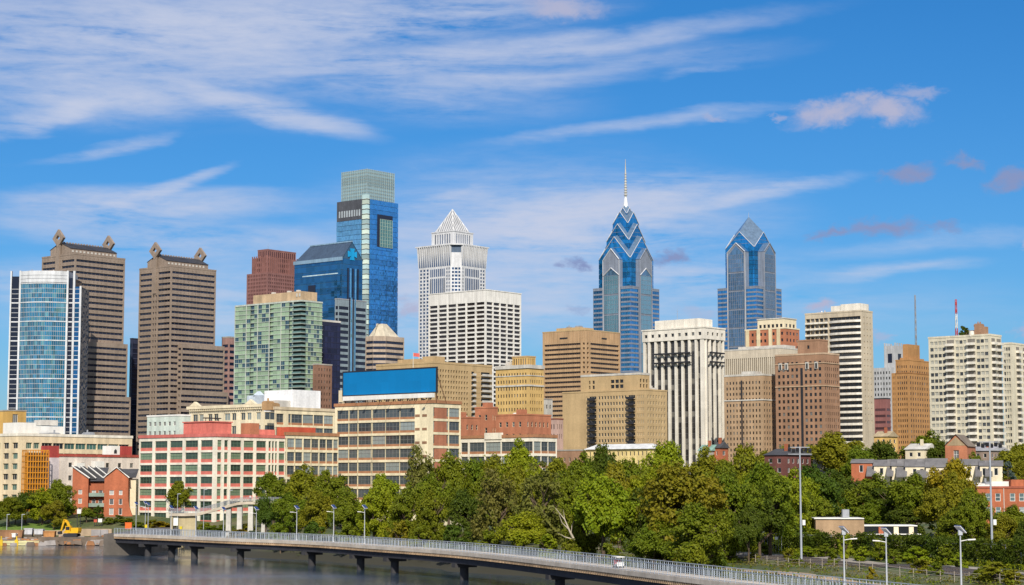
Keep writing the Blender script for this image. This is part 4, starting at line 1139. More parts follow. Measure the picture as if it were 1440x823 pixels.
# ---- red brick terraces of flats
def red_flats():
    for (label, xl, xc, xr, yt, D, cat) in (
            ('red brick apartment block with rows of small windows, below the yellow brick tower', 697, 738, 775, 584, 745, 'building'),
            ('taller narrow red brick block under the right end of the tan apartment slab', 668, 690, 700, 574, 770, 'building'),
            ('low red brick block left of the taller narrow red one', 640, 652, 676, 588, 730, 'building')):
        b = Bld('red_brick_flats', label, cat, xl, xc, xr, yt, D); H, L, R = b.H, b.L, b.R
        mb = MB(); rows = floors(6, H - 1.2, 6, .42)
        rr = block(b, mb, 0, R, 0, L, 0, H, bays(max(2, int(L / 3)), .8, L - .8, .36), bays(max(2, int(R / 2.6)), .8, R - .8, .36), rows, None, .25)
        b.part('wall', mb, PINK_BR); windows(b, rr, BLACKG, CREAM, div=lambda w, h: (1, 2)); parapet(b, 0, R, 0, L, H, .6, .3, PINK_BR)
        mb = MB(); mb.box(2, 5, 3, 6, H, H + 2.4); b.part('roof_house', mb, PINK_BR)
        rooftop(b, 3, R - 3, 4, L - 4, H, 2, 3, None, 1.2)
red_flats()

# ---- tan tower with banded windows
def tan_bands():
    b = Bld('tan_banded_tower', 'tan office tower with fine horizontal window bands and blank upper storeys', 'tower', 763, 824, 872, 464.5, 1150)
    H, L, R = b.H, b.L, b.R; mb = MB(); zt = b.zc(481); rows = []; z = zt - .3; fh = 2.85
    while z > 20: rows.append((z - 1.3, z)); z -= fh
    rr = block(b, mb, 0, R, 0, L, 0, H, [(1.0, L * .0 + 2.6), (4.2, L - 1.4)], [(1.0, 2.8), (4.4, R - 1.2)], rows, None, .7)
    b.part('wall', mb, M_wall('tan_precast', (.46, .30, .165), .06, .8))
    windows(b, rr, M_glass('bronze_glass', (.05, .03, .02), .2, .12), M_wall('tan_mullion', (.42, .28, .16)), name='window_band', div=lambda w, h: (max(1, int(w / 1.7)), 0))
    mb = MB()
    for i in range(int(L / 1.7)): mb.box(-.14, -.0, 1 + i * 1.7, 1.25 + i * 1.7, zt + .6, H)
    for i in range(int(R / 1.7)): mb.box(1 + i * 1.7, 1.25 + i * 1.7, -.14, 0, zt + .6, H)
    b.part('facade_rib', mb, M_wall('tan_rib', (.42, .27, .15)))
    for f, a in (('L', L * .42), ('R', R * .45)):
        mb = MB(); z = b.zc(475); mb.box(*((-.2, -.02, a, a + 6) if f == 'L' else (a, a + 5, -.2, -.02)), z, z + .9); b.part('louvre', mb, DARK)
    parapet(b, 0, R, 0, L, H, .6, .4, TAN_BR)
    mb = MB(); mb.box(4, 18, 8, 26, H, H + 2.6); b.part('roof_house', mb, TAN_BR); rooftop(b, 5, 14, 10, 24, H + 2.6, 4, 6, GREYM, 1)
tan_bands()

# ---- beige apartment house with two fire escapes
def fire_escape_house():
    b = Bld('beige_apartment_house', 'beige brick apartment house with two dark fire escapes, left of the white finned tower', 'building', 791, 908, 938, 549, 800)
    H, L, R = b.H, b.L, b.R; mb = MB(); rows = floors(14, H - 1.4, 12, .55)
    lx = lambda px: b.l(px)
    blank = lx(823); w1a, w1b = lx(838.5), lx(828.5); w2a, w2b = lx(893), lx(883.5)
    cols = bays(3, lx(882.5), lx(839.5), .0) if False else []
    cols += bays(10, w2b + .8, w1a - .8, .6) + bays(1, w1b + .6, blank - .2, .4) + bays(4, .8, w2a - .8, .5)
    rr = block(b, mb, 0, R, 0, L, 0, H, cols + [(w1a, w1b), (w2a, w2b)], bays(7, .8, R - .8, .42), rows, None, .3)
    b.part('wall', mb, TAN_BR)
    windows(b, rr, BLACKG, CREAM, div=lambda w, h: (1, 1) if w < 3 else (3, 0))
    for a0, a1 in ((w1a, w1b), (w2a, w2b)):
        mb = MB()
        for i, (za, zb) in enumerate(rows):
            mb.box(-1.3, -.05, a0 - .2, a1 + .2, za - .35, za - .25); mb.box(-1.3, -1.24, a0 - .2, a1 + .2, za - .25, za + .75)
            if i + 1 < len(rows):
                s = 1 if i % 2 else -1; p, q = (a0 + .3, a1 - .3)[::s]
                mb.obox((-1.0, p, za - .3), (.5, 0, 0), (0, .12 * s, 0), (0, (q - p), rows[i + 1][0] - za)) if False else mb.tube([(-.8, p, za - .3), (-.8, q, rows[i + 1][0] - .3)], .2, 4, 0, False)
        b.part('fire_escape', mb, DARK)
    zt = b.zc(529, 2, 20); xa, xb = lx(897), lx(816); mb = MB()
    r2 = block(b, mb, .6, R * .55, xa, xb, H, zt, bays(3, lx(876), lx(857), .8) + [(lx(835), lx(832)), (lx(829), lx(827))], bays(3, 1, R * .5, .5), [(H + 1.4, H + 2.9), (H + 3.6, H + 5.0)], None, .4)
    b.part('upper_wall', mb, TAN_BR); windows(b, r2, BLACKG, WHITE, name='upper_window', div=lambda w, h: (2, 1)); parapet(b, .6, R * .55, xa, xb, zt, .9, .4, CONC_L)
    parapet(b, 0, R, 0, L, H, .6, .3, TAN_BR)
    rooftop(b, R * .6, R - 2, 3, L * .3, H, 3, 12, None, 1.4)
fire_escape_house()

# ---- white tower with vertical fins
def fin_tower():
    b = Bld('white_finned_tower', 'white apartment tower with tall vertical fins and a scaffold near its top', 'tower', 905, 990, 1017.5, 461, 950)
    H, L, R = b.H, b.L, b.R; zt = b.zc(478)
    mb = MB(); mb.box(.9, R, .9, L, 0, zt); b.part('core', mb, M_wall('grey_core', (.2, .2, .2)))
    n = 9; wL = L / n; nR = 4; wR = R / nR; fw = 1.25; rows = floors(10, zt, 25, .9, .06)
    mb = MB()
    for i in range(n + 1): y = min(L * i / n, L - fw); mb.box(-.5, .9, y, y + fw * (1.7 if i == 0 else 1), 0, zt + .5)
    for i in range(nR + 1): x = min(R * i / nR, R - fw); mb.box(x if i else .91, x + fw * (1.5 if i == 0 else .8), -.5, .9, 0, zt + .5)
    b.part('fin', mb, WHT)
    rr = []
    for i in range(n):
        for za, zb in rows: rr.append(('L', L * i / n + fw * (1.7 if i == 0 else 1), L * (i + 1) / n if i < n - 1 else L - fw, za, zb, .75))
    for i in range(nR):
        for za, zb in rows: rr.append(('R', R * i / nR + fw * (1.5 if i == 0 else .8), R * (i + 1) / nR if i < nR - 1 else R - fw, za, zb, .75))
    windows(b, rr, M_glass('grey_fin_glass', (.035, .034, .036), .05, .12, (.18, .17, .15), .25))
    mb = MB(); r2 = block(b, mb, -.8, R + .3, -.8, L + .3, zt + .501, H, bays(n, 0, L, .42), bays(4, .3, R - .3, .4), [(zt + 2.4, H - 2.0)], None, .5)
    b.part('attic_wall', mb, WHT); windows(b, r2, BLACKG, name='attic_window'); parapet(b, -.8, R + .3, -.8, L + .3, H, .7, .5, WHT, .3)
    zp = b.zc(449, 4, 12); ya, yb = b.l(979), b.l(917); mb = MB(); mb.box(2.5, R - 3, ya, yb, H, zp); b.part('roof_house', mb, WHT); antenna(b, 6, (ya + yb) / 2 + 2, zp, 6)
    # scaffold hung below the attic
    for k in range(2):
        z = zt - 6.5 - 4.6 * k; mb = MB()
        mb.box(-2.2, -.55, 7, L - 8, z, z + .25); mb.box(-2.2, -2.1, 7, L - 8, z + .25, z + .75)
        if k < 3: mb.box(2, R - 2, -2.0, -.55, z, z + .25); mb.box(2, R - 2, -2.0, -1.9, z + .25, z + .7)
        b.part('scaffold', mb, DARK)
fin_tower()

# ---- striped office, brown brick hotels, red-topped tower
def mid_right():
    b = Bld('striped_concrete_office', 'wide office block with narrow black and white vertical stripes, behind the brown brick blocks', 'building', 1010, 1098, 1130, 490, 1080)
    H, L, R = b.H, b.L, b.R; zt = b.zc(501.5); mb = MB()
    rr = block(b, mb, 0, R, 0, L, 0, H, bays(30, .8, L - .8, .5), bays(14, .8, R - .8, .5), [(20, zt)], None, .6)
    b.part('wall', mb, M_wall('warm_white_concrete', (.58, .50, .38), .05)); windows(b, rr, BLACKG, name='window_strip'); parapet(b, 0, R, 0, L, H, .8, .5, CONC_L)
    mb = MB(); mb.box(8, R - 4, 3, L * .8, H, H + 2.6); b.part('roof_house', mb, CONC_L)
    b = Bld('light_brown_hotel', 'light brown brick block with pale parapet, left of the darker brown hotel', 'building', 1018, 1072, 1092, 528, 900)
    H, L, R = b.H, b.L, b.R; mb = MB(); rows = floors(16, H - 2, 15, .5)
    rr = block(b, mb, 0, R, 0, L, 0, H, bays(11, .8, L - .8, .42), bays(5, .6, R - .6, .44), rows, None, .25)
    b.part('wall', mb, LBR_BR); windows(b, rr, BLACKG, CREAM, div=lambda w, h: (1, 2)); parapet(b, 0, R, 0, L, H, .9, .4, CONC_L)
    mb = MB(); zz = b.zc(563); mb.box(-.3, R + .05, -.3, 0, zz, zz + .6); mb.box(-.3, 0, .001, L, zz, zz + .6); b.part('stone_belt', mb, CONC_L)
    mb = MB(); mb.box(-.25, .02, L * .52, L * .55, 10, H - 2); b.part('downpipe', mb, DARK)
    ya, yb = b.l(1060), b.l(1041); mb = MB(); mb.box(1, 7, ya, yb, H, b.zc(522, 1, ya)); b.part('roof_house', mb, CONC_L)
    b = Bld('dark_brown_hotel', 'tall dark brown brick hotel with a raised roof tower', 'building', 1090, 1158, 1180, 498, 880)
    H, L, R = b.H, b.L, b.R; mb = MB(); rows = floors(14, H - 2.5, 17, .52)
    yc = b.l(1127.5)
    rr = block(b, mb, 0, R, 0, L, 0, H, bays(4, .8, yc - .8, .52) + bays(5, yc + 1.6, L - .8, .52), bays(7, .6, R - .6, .46), rows, None, .25)
    b.part('wall', mb, BRN_BR); windows(b, rr, BLACKG, CREAM, div=lambda w, h: (1, 2))
    mb = MB(); mb.box(-.05, 1.0, yc - .4, yc + .9, 12, H - 6); b.part('dark_strip', mb, DARK)  # dark strip, almost flush with the wall
    for zz in (H - 4.2, b.zc(543)): mb = MB(); mb.box(-.3, R + .05, -.3, 0, zz, zz + .5); mb.box(-.3, 0, .001, L, zz, zz + .5); b.part('stone_belt', mb, M_wall('tan_stone', (.48, .34, .22)))
    for yy in (b.l(1106), b.l(1097.5), b.l(1135), b.l(1148)): mb = MB(); mb.box(-.35, -.02, yy - .9, yy + .9, H - 6.6, H - 3.4); mb.box(-.42, -.36, yy - .45, yy + .45, H - 6.4, H - 4.0, 1); b.part('arched_window', mb, [CONC_L, BLACKG])
    parapet(b, 0, R, 0, L, H, .8, .4, M_wall('tan_coping', (.5, .36, .24)))
    ya, yb = b.l(1147), b.l(1117); mb = MB(); zt = b.zc(479, 3, ya); r2 = block(b, mb, 3, R - 3, ya, yb, H, zt, [((ya + yb) / 2 - .6, (ya + yb) / 2 + .6)], [], [(H + 3, H + 4.6)]); b.part('roof_tower_wall', mb, BRN_BR); windows(b, r2, BLACKG, name='roof_tower_window'); parapet(b, 3, R - 3, ya, yb, zt, .7, .4, BRN_BR)
    b = Bld('red_and_cream_tower', 'red brick tower with cream top storeys, behind the striped office block', 'building', 1048, 1104, 1124, 462, 1250)
    H, L, R = b.H, b.L, b.R; mb = MB(); rows = floors(20, H - 1, 20, .45)
    rr = block(b, mb, 0, R, 0, L, 0, H, bays(9, .8, L - .8, .5), bays(4, .6, R - .6, .5), rows, None, .35)
    b.part('wall', mb, PINK_BR); windows(b, rr, BLACKG, CREAM, div=lambda w, h: (1, 1))
    mb = MB()
    for y in (L * .12, L * .32, L * .62, L * .9): mb.box(-.45, 0, y, y + 2.6, 10, H)
    b.part('cream_bay', mb, CRM)
    zt = b.zc(449, 3, 8); mb = MB(); r2 = block(b, mb, 1.6, R - 1, 1.6, L * .72, H, zt, bays(6, 2.4, L * .7, .6), bays(3, 2.4, R - 1.8, .6), [(H + 1.2, H + 3.4)], None, .4); b.part('upper_wall', mb, CREAM); windows(b, r2, BLACKG, name='upper_window'); parapet(b, 1.6, R - 1, 1.6, L * .72, zt, .7, .4, CONC_L, .4); parapet(b, 0, R, 0, L, H, .8, .4, CREAM, .3)
mid_right()

# ---- tan balcony tower
def balcony_tower():
    b = Bld('tan_balcony_tower', 'tan concrete tower with long wrap-round balconies and one narrow blank side', 'tower', 1132, 1211, 1227, 438, 960)
    H, L, R = b.H, b.L, b.R; TC = M_wall('warm_concrete', (.52, .44, .32), .06, .8)
    mb = MB(); nf = 26; z0 = H - 2.0 - nf * 3.05; rows = [(z0 + 3.05 * i + 1.0, z0 + 3.05 * i + 2.85) for i in range(nf)]
    ystep = L * .58
    rr = block(b, mb, 0, R, 0, L, 0, H, [(.5, ystep - .3)] + bays(5, ystep + .3, L - .4, .9), bays(3, 1.2, R - 1.0, .28), rows, [(a + .2, c - .3) for a, c in rows[8:]], 1.0)
    b.part('wall', mb, TC)
    windows(b, rr, M_glass('dark_balcony_glass', (.06, .06, .058), .1, .15, (.28, .26, .23), .3), M_wall('tan_post', (.4, .33, .24)), name='window_band', div=lambda w, h: (max(1, int(w / 2.2)), 0))  # dark glass behind the balconies, a share of panes paler
    for i, (za, zb) in enumerate(rows):
        # bowed balcony front on the near part, shorter ones beyond
        mb = MB(); n = 8; pts = []
        for j in range(n + 1):
            t = j / n; pts.append((-2.0 * math.sin(math.pi * t) ** .7 - .05 if 0 < t < 1 else -.05, .2 + (ystep - .6) * t))
        for j in range(n):
            p, q = pts[j], pts[j + 1]
            mb.quad((p[0], p[1], za - 1.1), (q[0], q[1], za - 1.1), (q[0], q[1], za + .05), (p[0], p[1], za + .05))
            mb.quad((p[0], p[1], za - 1.1), (q[0], q[1], za - 1.1), (0, q[1], za - 1.1), (0, p[1], za - 1.1)); mb.quad((p[0], p[1], za - .9), (q[0], q[1], za - .9), (0, q[1], za - .9), (0, p[1], za - .9))
        for a0, a1 in bays(5, ystep + .3, L - .4, .9):
            mb.box(-1.1, -.02, a0, a1, za - 1.05, za - .2)
        b.part('balcony', mb, WHT if 1 else TC)
    parapet(b, 0, R, 0, L, H, .8, .4, TC)
    ya, yb = b.l(1207, 430), b.l(1180, 430); mb = MB(); mb.box(1.5, R - 1, ya, yb, H, b.zc(426.5, 2, ya)); mb.box(1.8, R - 2, yb + .02, b.l(1166, 430), H, b.zc(430, 2, yb)); b.part('roof_house', mb, WHT)
    rooftop(b, 2, R - 3, L * .65, L - 4, H, 4, 2, None, 1.2)
balcony_tower()

# ---- far grey towers, maroon block, orange hotel
def right_gap():
    b = Bld('grey_stone_tower', 'pale grey stepped stone tower far behind the orange brick hotel', 'tower', 1243, 1259, 1271, 486, 1450)
    GS = M_wall('pale_grey_stone', (.42, .42, .42), .08)
    H, L, R = b.H, b.L, b.R; mb = MB()
    r2 = block(b, mb, 0, R, 0, L, 0, H, bays(1, 1, L - 1, .5), bays(1, 1, R - 1, .5), [(H - 13, H - 6)], None, .5)
    rows = floors(30, H - 18, 16, .5); zs = b.zc(517)
    rr = block(b, mb, -4, -.02, 1, L + 8, 0, zs, bays(6, 2, L + 7, .45), [], floors(30, zs - 2, 15, .5), None, .3)
    rr += block(b, mb, -2, R + 2, -1.5, -.02, 0, zs - 6, [], bays(6, -1.5, R + 1.5, .45), floors(30, zs - 8, 15, .5), None, .3)
    b.part('wall', mb, GS); windows(b, r2, GL_NAVY, name='tall_window'); windows(b, rr, BLACKG)
    mb = MB()
    for i in range(4):
        for y in (0, L - .8): mb.box(R * i / 4, R * i / 4 + .9, y, y + .8, H, H + 2.2)
    b.part('crenellation', mb, GS)
    b = Bld('maroon_office_block', 'plain maroon block in the gap left of the orange brick hotel', 'building', 1229, 1246, 1252, 561, 1250)
    H, L, R = b.H, b.L, b.R; mb = MB(); rr = block(b, mb, 0, R, 0, L, 0, H, [(.6, L - .6)], [(.5, R - .5)], floors(16, H - 5, 10, .4), None, .2)
    b.part('wall', mb, M_wall('maroon_panel', (.26, .11, .10), .05)); windows(b, rr, M_glass('maroon_glass', (.09, .045, .05), .1, .2), name='window_band'); parapet(b, 0, R, 0, L, H, .6, .3, DARK)
    b = Bld('orange_brick_hotel', 'orange brick hotel with stepped top, left of the big cream apartment slab', 'building', 1253, 1277.5, 1309, 507, 1050)
    H, L, R = b.H, b.L, b.R; mb = MB(); rows = floors(16, H - 2, 19, .5)
    zs = b.zc(525, 0, L); y1 = L * .74
    rr = block(b, mb, 0, R, 0, y1, 0, H, bays(5, .8, y1 - .6, .46), bays(9, .8, R - .8, .46), rows, None, .25)
    rr += block(b, mb, .3, R, y1 + .01, L, 0, zs, bays(2, y1 + .5, L - .5, .34), [], [r for r in rows if r[1] < zs - 1], None, .25)
    b.part('wall', mb, ORG_BR); windows(b, rr, BLACKG, CREAM, div=lambda w, h: (1, 2))
    mb = MB(); zz = b.zc(525); mb.box(-.2, R, -.2, 0, zz, zz + .5); mb.box(-.2, 0, .001, y1, zz, zz + .5); b.part('brick_belt', mb, M_wall('dark_orange_brick', (.34, .16, .06)))
    zt = b.zc(484, 3, 4); mb = MB(); mb.box(2, R - 5, 1.5, y1 * .8, H, b.zc(503, 2, 2)); mb.box(4, R - 8, 2.5, y1 * .7, b.zc(503, 2, 2), zt); b.part('roof_tower', mb, ORG_BR)
    parapet(b, 0, R, 0, y1, H, .6, .3, ORG_BR)
    # masts
    for nm, label, px, y0, y1_, D, mat in (('radio_mast', 'slim grey radio mast standing behind the orange brick hotel', 1288.5, 500, 415, 1500, 0), ('radio_mast', 'red and white striped radio mast behind the cream apartment slab', 1345.5, 480, 421, 1500, 1)):
        base = P(px, y0, D); zt = P(px, y1_, D).z; g0 = 13.0; t = thing(nm, label, 'mast', (base.x, base.y, g0)); h = zt - g0
        w0 = 1.9 if mat else 1.2; n = 26
        for s in range(2):
            mb = MB()
            for j in range(n):
                if mat and (j // 2) % 2 != s: continue
                if not mat and s: continue
                za, zb = h * j / n, h * (j + 1) / n; wa, wb = w0 * (1 - .75 * j / n), w0 * (1 - .75 * (j + 1) / n)
                ca = [(-wa, -wa), (wa, -wa), (wa, wa), (-wa, wa)]; cb = [(-wb, -wb), (wb, -wb), (wb, wb), (-wb, wb)]
                for q in range(4):
                    mb.tube([(*ca[q], za), (*cb[q], zb)], .22, 4, 0, False); mb.tube([(*ca[q], za), (*cb[(q + 1) % 4], zb)], .13, 4, 0, False)
            if mb.v: mb.build('mast_section', (M_MRED if s == 0 else WHITE) if mat else GREYM, t)
M_MRED = M_plain('mast_red', (.55, .07, .06), .6)
right_gap()

# ---- big cream apartment slab and its neighbour
def cream_slab():
    for (label, xl, xc, xr, yt, D, first) in (('big cream apartment slab with columns of balconies, tallest at the right', 1305.5, 1392, 1408, 472, 820, True), ('cream apartment slab with dark balcony columns at the right edge of the picture', 1409, 1422, 1475, 484, 860, False)):
        b = Bld('cream_apartment_slab', label, 'building', xl, xc, xr, yt, D); H, L, R = b.H, b.L, b.R; nf = 23; fh = 2.75; z0 = H - 1.0 - nf * fh
        rows = [(z0 + fh * i + .85, z0 + fh * i + 2.35) for i in range(nf)]
        mb = MB(); W = M_wall('cream_white_concrete', (.62, .565, .43), .05, .75)
        if first:
            bc = [(L * .24, L * .24 + 3.4), (L * .58, L * .58 + 3.4)]
            cols = bays(3, .8, L * .24 - .5, .86) + bays(3, L * .24 + 3.9, L * .58 - .5, .84) + bays(4, L * .58 + 3.9, L - .6, .84)
            cR = [(R * .12, R * .42), (R * .58, R * .92)]
        else:
            bc = []; cols = bays(3, .6, L - .6, .8); cR = [(R * .12, R * .2), (R * .3, R * .38), (R * .48, R * .56), (R * .66, R * .74)]
        rr = block(b, mb, 0, R, 0, L, 0, H, cols, [], rows, None, .3)
        r2 = facade(mb, 'L', 0, 0, 0, 0, [], [], 0) if False else []
        b.part('wall', mb, W)
        windows(b, rr, M_glass('mixed_pane_glass', (.06, .065, .07), .1, .15, (.48, .46, .38), .5), W, div=lambda w, h: (2, 0))
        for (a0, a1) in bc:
            mb = MB(); mb.box(-.06, -.01, a0, a1, z0, H - 1); b.part('recess_shade_sheet', mb, M_wall('recess_shade_colour', (.22, .2, .17)))  # dark sheet on the wall; the recess shade is put into its colour
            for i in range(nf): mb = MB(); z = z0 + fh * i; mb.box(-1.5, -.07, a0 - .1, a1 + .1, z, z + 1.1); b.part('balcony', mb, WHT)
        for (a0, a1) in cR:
            mb = MB(); mb.box(a0, a1, -.06, -.01, z0, H - 1); b.part('recess_shade_sheet', mb, M_wall('recess_shade_colour', (.2, .18, .15)))  # right side likewise: shade of a recess coloured onto a flat sheet
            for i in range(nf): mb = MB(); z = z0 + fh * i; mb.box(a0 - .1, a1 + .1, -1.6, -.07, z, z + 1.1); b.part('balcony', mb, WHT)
        parapet(b, 0, R, 0, L, H, .8, .4, W)
        if first:
            ya, yb = b.l(1400, 460), b.l(1347, 465); mb = MB(); zt = b.zc(459, 2, 8); mb.box(2, R - 2, 5, yb * .55, H, zt); mb.box(3, R - 4, yb * .56, yb * .9, H, zt - 1.6); b.part('roof_house', mb, BRN_BR)
            mb = MB(); mb.tube([(1.0, 9, H), (1.0, 9, H + 2.4)], [1.3, 1.1], 10); b.part('water_tank', mb, WHT)
            rooftop(b, 2, R - 3, yb * .3, yb * .6, zt, 3, 3, BRN_BR, 1)
            ROOFGARDEN.append(b)
ROOFGARDEN = []
cream_slab()

# ================================================================== riverside blocks
GRN_W = M_glass('green_factory_glass', (.045, .075, .055), .05, .12, (.20, .27, .17), .35, .6)
GRY_W = M_glass('grey_factory_glass', (.07, .085, .09), .1, .1, (.30, .34, .32), .3, .6)
FRAME_G = M_wall('green_steel_frame', (.10, .16, .11), .05, .6)
FRAME_D = M_wall('grey_steel_frame', (.19, .19, .18), .05, .6)
CORAL = M_wall('coral_paint', (.62, .17, .13), .07, .75)
PINKR = M_wall('pink_red_paint', (.58, .16, .13), .08, .75)
BRICK_SP = M_wall('rust_brick', (.38, .18, .09), .1, .9)
FRM = M_wall('cream_frame_paint', (.76, .66, .44), .06, .7)
FRW = M_wall('off_white_frame_paint', (.80, .74, .60), .06, .7)
def spandrels(b, cols, rows, z0, face, mat, o=.0, d=.28, hfrac=None, name='spandrel'):
    """painted panel under each window of a framed facade"""
    mb = MB()
    for (a0, a1) in cols:
        for (za, zb) in rows:
            h = hfrac
            if face == 'L': mb.box(d - .06 - o, d + .02, a0, a1, za - h, za - .02)
            else: mb.box(a0, a1, d - .06 - o, d + .02, za - h, za - .02)
    return b.part(name, mb, mat)
def factory(name, label, xl, xc, xr, yt, D, colsL, colsR, fh, nf, ztop_off, frame, sp, glass, fmat, blankL=None, blankR=None, sink=1.5, wfrac=.56, spf=.17, coping=None, narrow=()):
    c_ = P(xc, yt, D); b = Bld(name, label, 'building', xl, xc, xr, yt, D, base=tz(c_.x, c_.y) - sink); H, L, R = b.H, b.L, b.R
    mb = MB()
    def wide(cs, k=.13): return [(max(.004, a - (c - a) * k), min(.996, c + (c - a) * k)) for a, c in cs]
    if spf < .2: colsL, colsR = wide(colsL), wide(colsR)
    openings = [(H - ztop_off - fh * (i + 1) + fh * .1, H - ztop_off - fh * i - fh * .08) for i in range(nf)]
    openings = [o for o in openings if o[0] > .5]
    cl = [(L * a, L * c) for a, c in colsL]; cr = [(R * a, R * c) for a, c in colsR]
    dp = .45
    rr = block(b, mb, 0, R, 0, L, 0, H, cl, cr, openings, None, dp)
    b.part('wall', mb, frame)
    # below each window a spandrel closes the lower part of the bay
    spz = fh * spf; wins = []; sps = []
    for (f, a0, a1, za, zb, off) in rr:
        sps.append((f, a0, a1, za, za + spz, .22))
        wins.append((f, a0, a1, za + spz, zb, off - .1))
    windows(b, sps, sp, name='spandrel')
    windows(b, wins, glass, fmat, div=lambda w, h: (max(1, int(round(w / 1.5))), 2))
    if coping: parapet(b, 0, R, 0, L, H, .9, .4, coping, .25)
    return b

def left_office():
    b = Bld('cream_office', 'long cream office building with ribbon windows at the far left edge', 'building', -60, 31, 186, 613, 640); H, L, R = b.H, b.L, b.R
    mb = MB(); fh = 3.45; rows = [(H - 2.2 - fh * i - 2.0, H - 2.2 - fh * i) for i in range(7)]; rows = [r for r in rows if r[0] > .5]
    cR = [(1.6, R * .20), (R * .21, R * .98)]
    rr = block(b, mb, 0, R, 0, L, 0, H, bays(7, 1.2, L - 1, .62), bays(2, 1.4, R * .16, .8) + bays(8, R * .17, R - 1.2, .94), rows, None, .5)
    b.part('wall', mb, M_wall('cream_concrete', (.70, .56, .36), .05, .8))
    windows(b, rr, M_glass('sea_green_glass', (.07, .16, .13), .3, .1, (.02, .025, .03), .4, .7), M_wall('pale_window_frame', (.55, .5, .4), .04), div=lambda w, h: (3, 0))
    parapet(b, 0, R, 0, L, H, .9, .4, M_wall('white_coping', (.76, .70, .58)), .2)
    for xa, xb, yt, yb, h0 in ((12, 63, 594, 613, 0), (63, 102, 599, 613, 0)):
        mb = MB(); ra, rb = b.r(max(xa, 32)), b.r(xb); mb.box(ra + 2 if xa < 40 else ra + .05, rb, 5, 14, H, b.zc(yt, ra, 5)); b.part('roof_house', mb, WHITE)
    mb = MB(); ra, rb = b.r(78), b.r(99); mb.box(ra, rb, 7, 12, b.zc(598, ra, 5), b.zc(590.5, ra, 6)); b.part('roof_unit', mb, CONC_L)
    rooftop(b, b.r(60), b.r(98), 2, 3, H, 4, 6, GREYM, 1.2); rooftop(b, b.r(122), b.r(140), 2, 5, H, 3, 2, GREYM, 2)
    # mustard block behind
    b = Bld('mustard_block', 'plain mustard-coloured block behind the white roof houses at the left edge', 'building', -30, 16, 37, 578, 730); mb = MB()
    rr = block(b, mb, 0, b.R, 0, b.L, 0, b.H, [], [(.6, b.R * .45)], [(b.H - 4.5, b.H - 1.2)], None, .3); b.part('wall', mb, M_wall('mustard_render', (.56, .34, .10), .07)); windows(b, rr, BLACKG, WHITE, 3, 1); parapet(b, 0, b.R, 0, b.L, b.H, .5, .3, CONC)
    # white workshop wing with a red roof edge
    b = Bld('white_workshop', 'long white wing with red roof edge and small square windows, beside the coral factory', 'building', 80, 85, 197, 642, 610); H, L, R = b.H, b.L, b.R
    mb = MB(); rr = block(b, mb, 0, R, 0, 8, 0, H, [(2, 4)], bays(6, 1.5, R - 1, .28), [(H - 3.4, H - 1.9), (H - 7.6, H - 6.0), (H - 11.6, H - 10)], None, .3); b.part('wall', mb, M_wall('dirty_white_render', (.66, .58, .50), .12)); windows(b, rr, BLACKG, CONC, 1, 1)
    parapet(b, 0, R, 0, 8, H, .8, .4, M_wall('oxide_red', (.36, .07, .05)), .25)
    for px0, px1, yt, mat, nm in ((71, 84.5, 627, M_wall('oxide_red', (.38, .06, .05)), 'red_roof_box'), (157.5, 170, 627, WHITE, 'white_sign_panel'), (170.5, 187, 627.5, M_wall('oxide_red', (.40, .06, .05)), 'red_roof_box')):
        mb = MB(); ra, rb = b._solve(b.ur, px0, 1, b.ztop), b.r(px1); mb.box(ra, rb, .6, 5, H if px0 > 80 else H - .5, b.zc(yt, ra, .6)); o = b.part(nm, mb, mat)
        if nm == 'white_sign_panel': m2 = MB(); c = (ra + rb) / 2; m2.box(c - .55, c + .55, .52, .59, H + 1.2, H + 2.2); m2.tri((c - .5, .52, H + 2.2), (c + .5, .52, H + 2.2), (c, .52, H + 2.7)); m2.build('emblem', DARK, o)
    mb = MB(); mb.box(b.r(104), b.r(115), -1.6, -.05, H - 4.6, H - 2.0); mb.box(b.r(128), b.r(141), -2.2, -.05, H - 5.0, H - 1.4); b.part('wall_unit', mb, WHITE)
    mb = MB(); mb.box(-7, -.1, .4, 5, 0, H - .4); b.part('white_stair_tower', mb, M_wall('pale_lilac_render', (.62, .55, .55)))
    # orange lattice car-park stair
    t = thing('orange_lattice_stair', 'orange lattice stair tower against the cream office', 'stair tower', (*P(54, 640, 600).xy, tz(*P(54, 640, 600).xy) - .5), GRID - R_(12)); k = 600 / FPX
    zt = P(54, 634, 600).z - t.location.z; w = 6.9; d = 4.0; mb = MB()
    for i in range(9): x = -w / 2 + w * i / 8; mb.box(x - .12, x + .12, -.15, .1, 0, zt)
    for i in range(5): y = d * i / 4; mb.box(-w / 2 - .14, -w / 2 + .08, y, y + .22, 0, zt); mb.box(w / 2 - .08, w / 2 + .14, y, y + .22, 0, zt)
    n = int(zt / 1.7)
    for j in range(n + 1): z = zt * j / n; mb.box(-w / 2, w / 2, -.2, -.16, z, z + .28); mb.box(-w / 2 - .18, -w / 2 - .15, 0, d, z, z + .28)
    mb.build('lattice', M_plain('orange_paint', (.60, .24, .02), .6), t)
    mb = MB(); mb.box(-w / 2 + .5, w / 2 - .5, .6, d - .3, 0, zt - .6)
    for j in range(n): z = zt * j / n; mb.box(-w / 2 + .2, w / 2 - .2, .3, .59, z, z + .15)
    mb.build('stair_core', M_wall('brown_core', (.16, .09, .045)), t)
left_office()

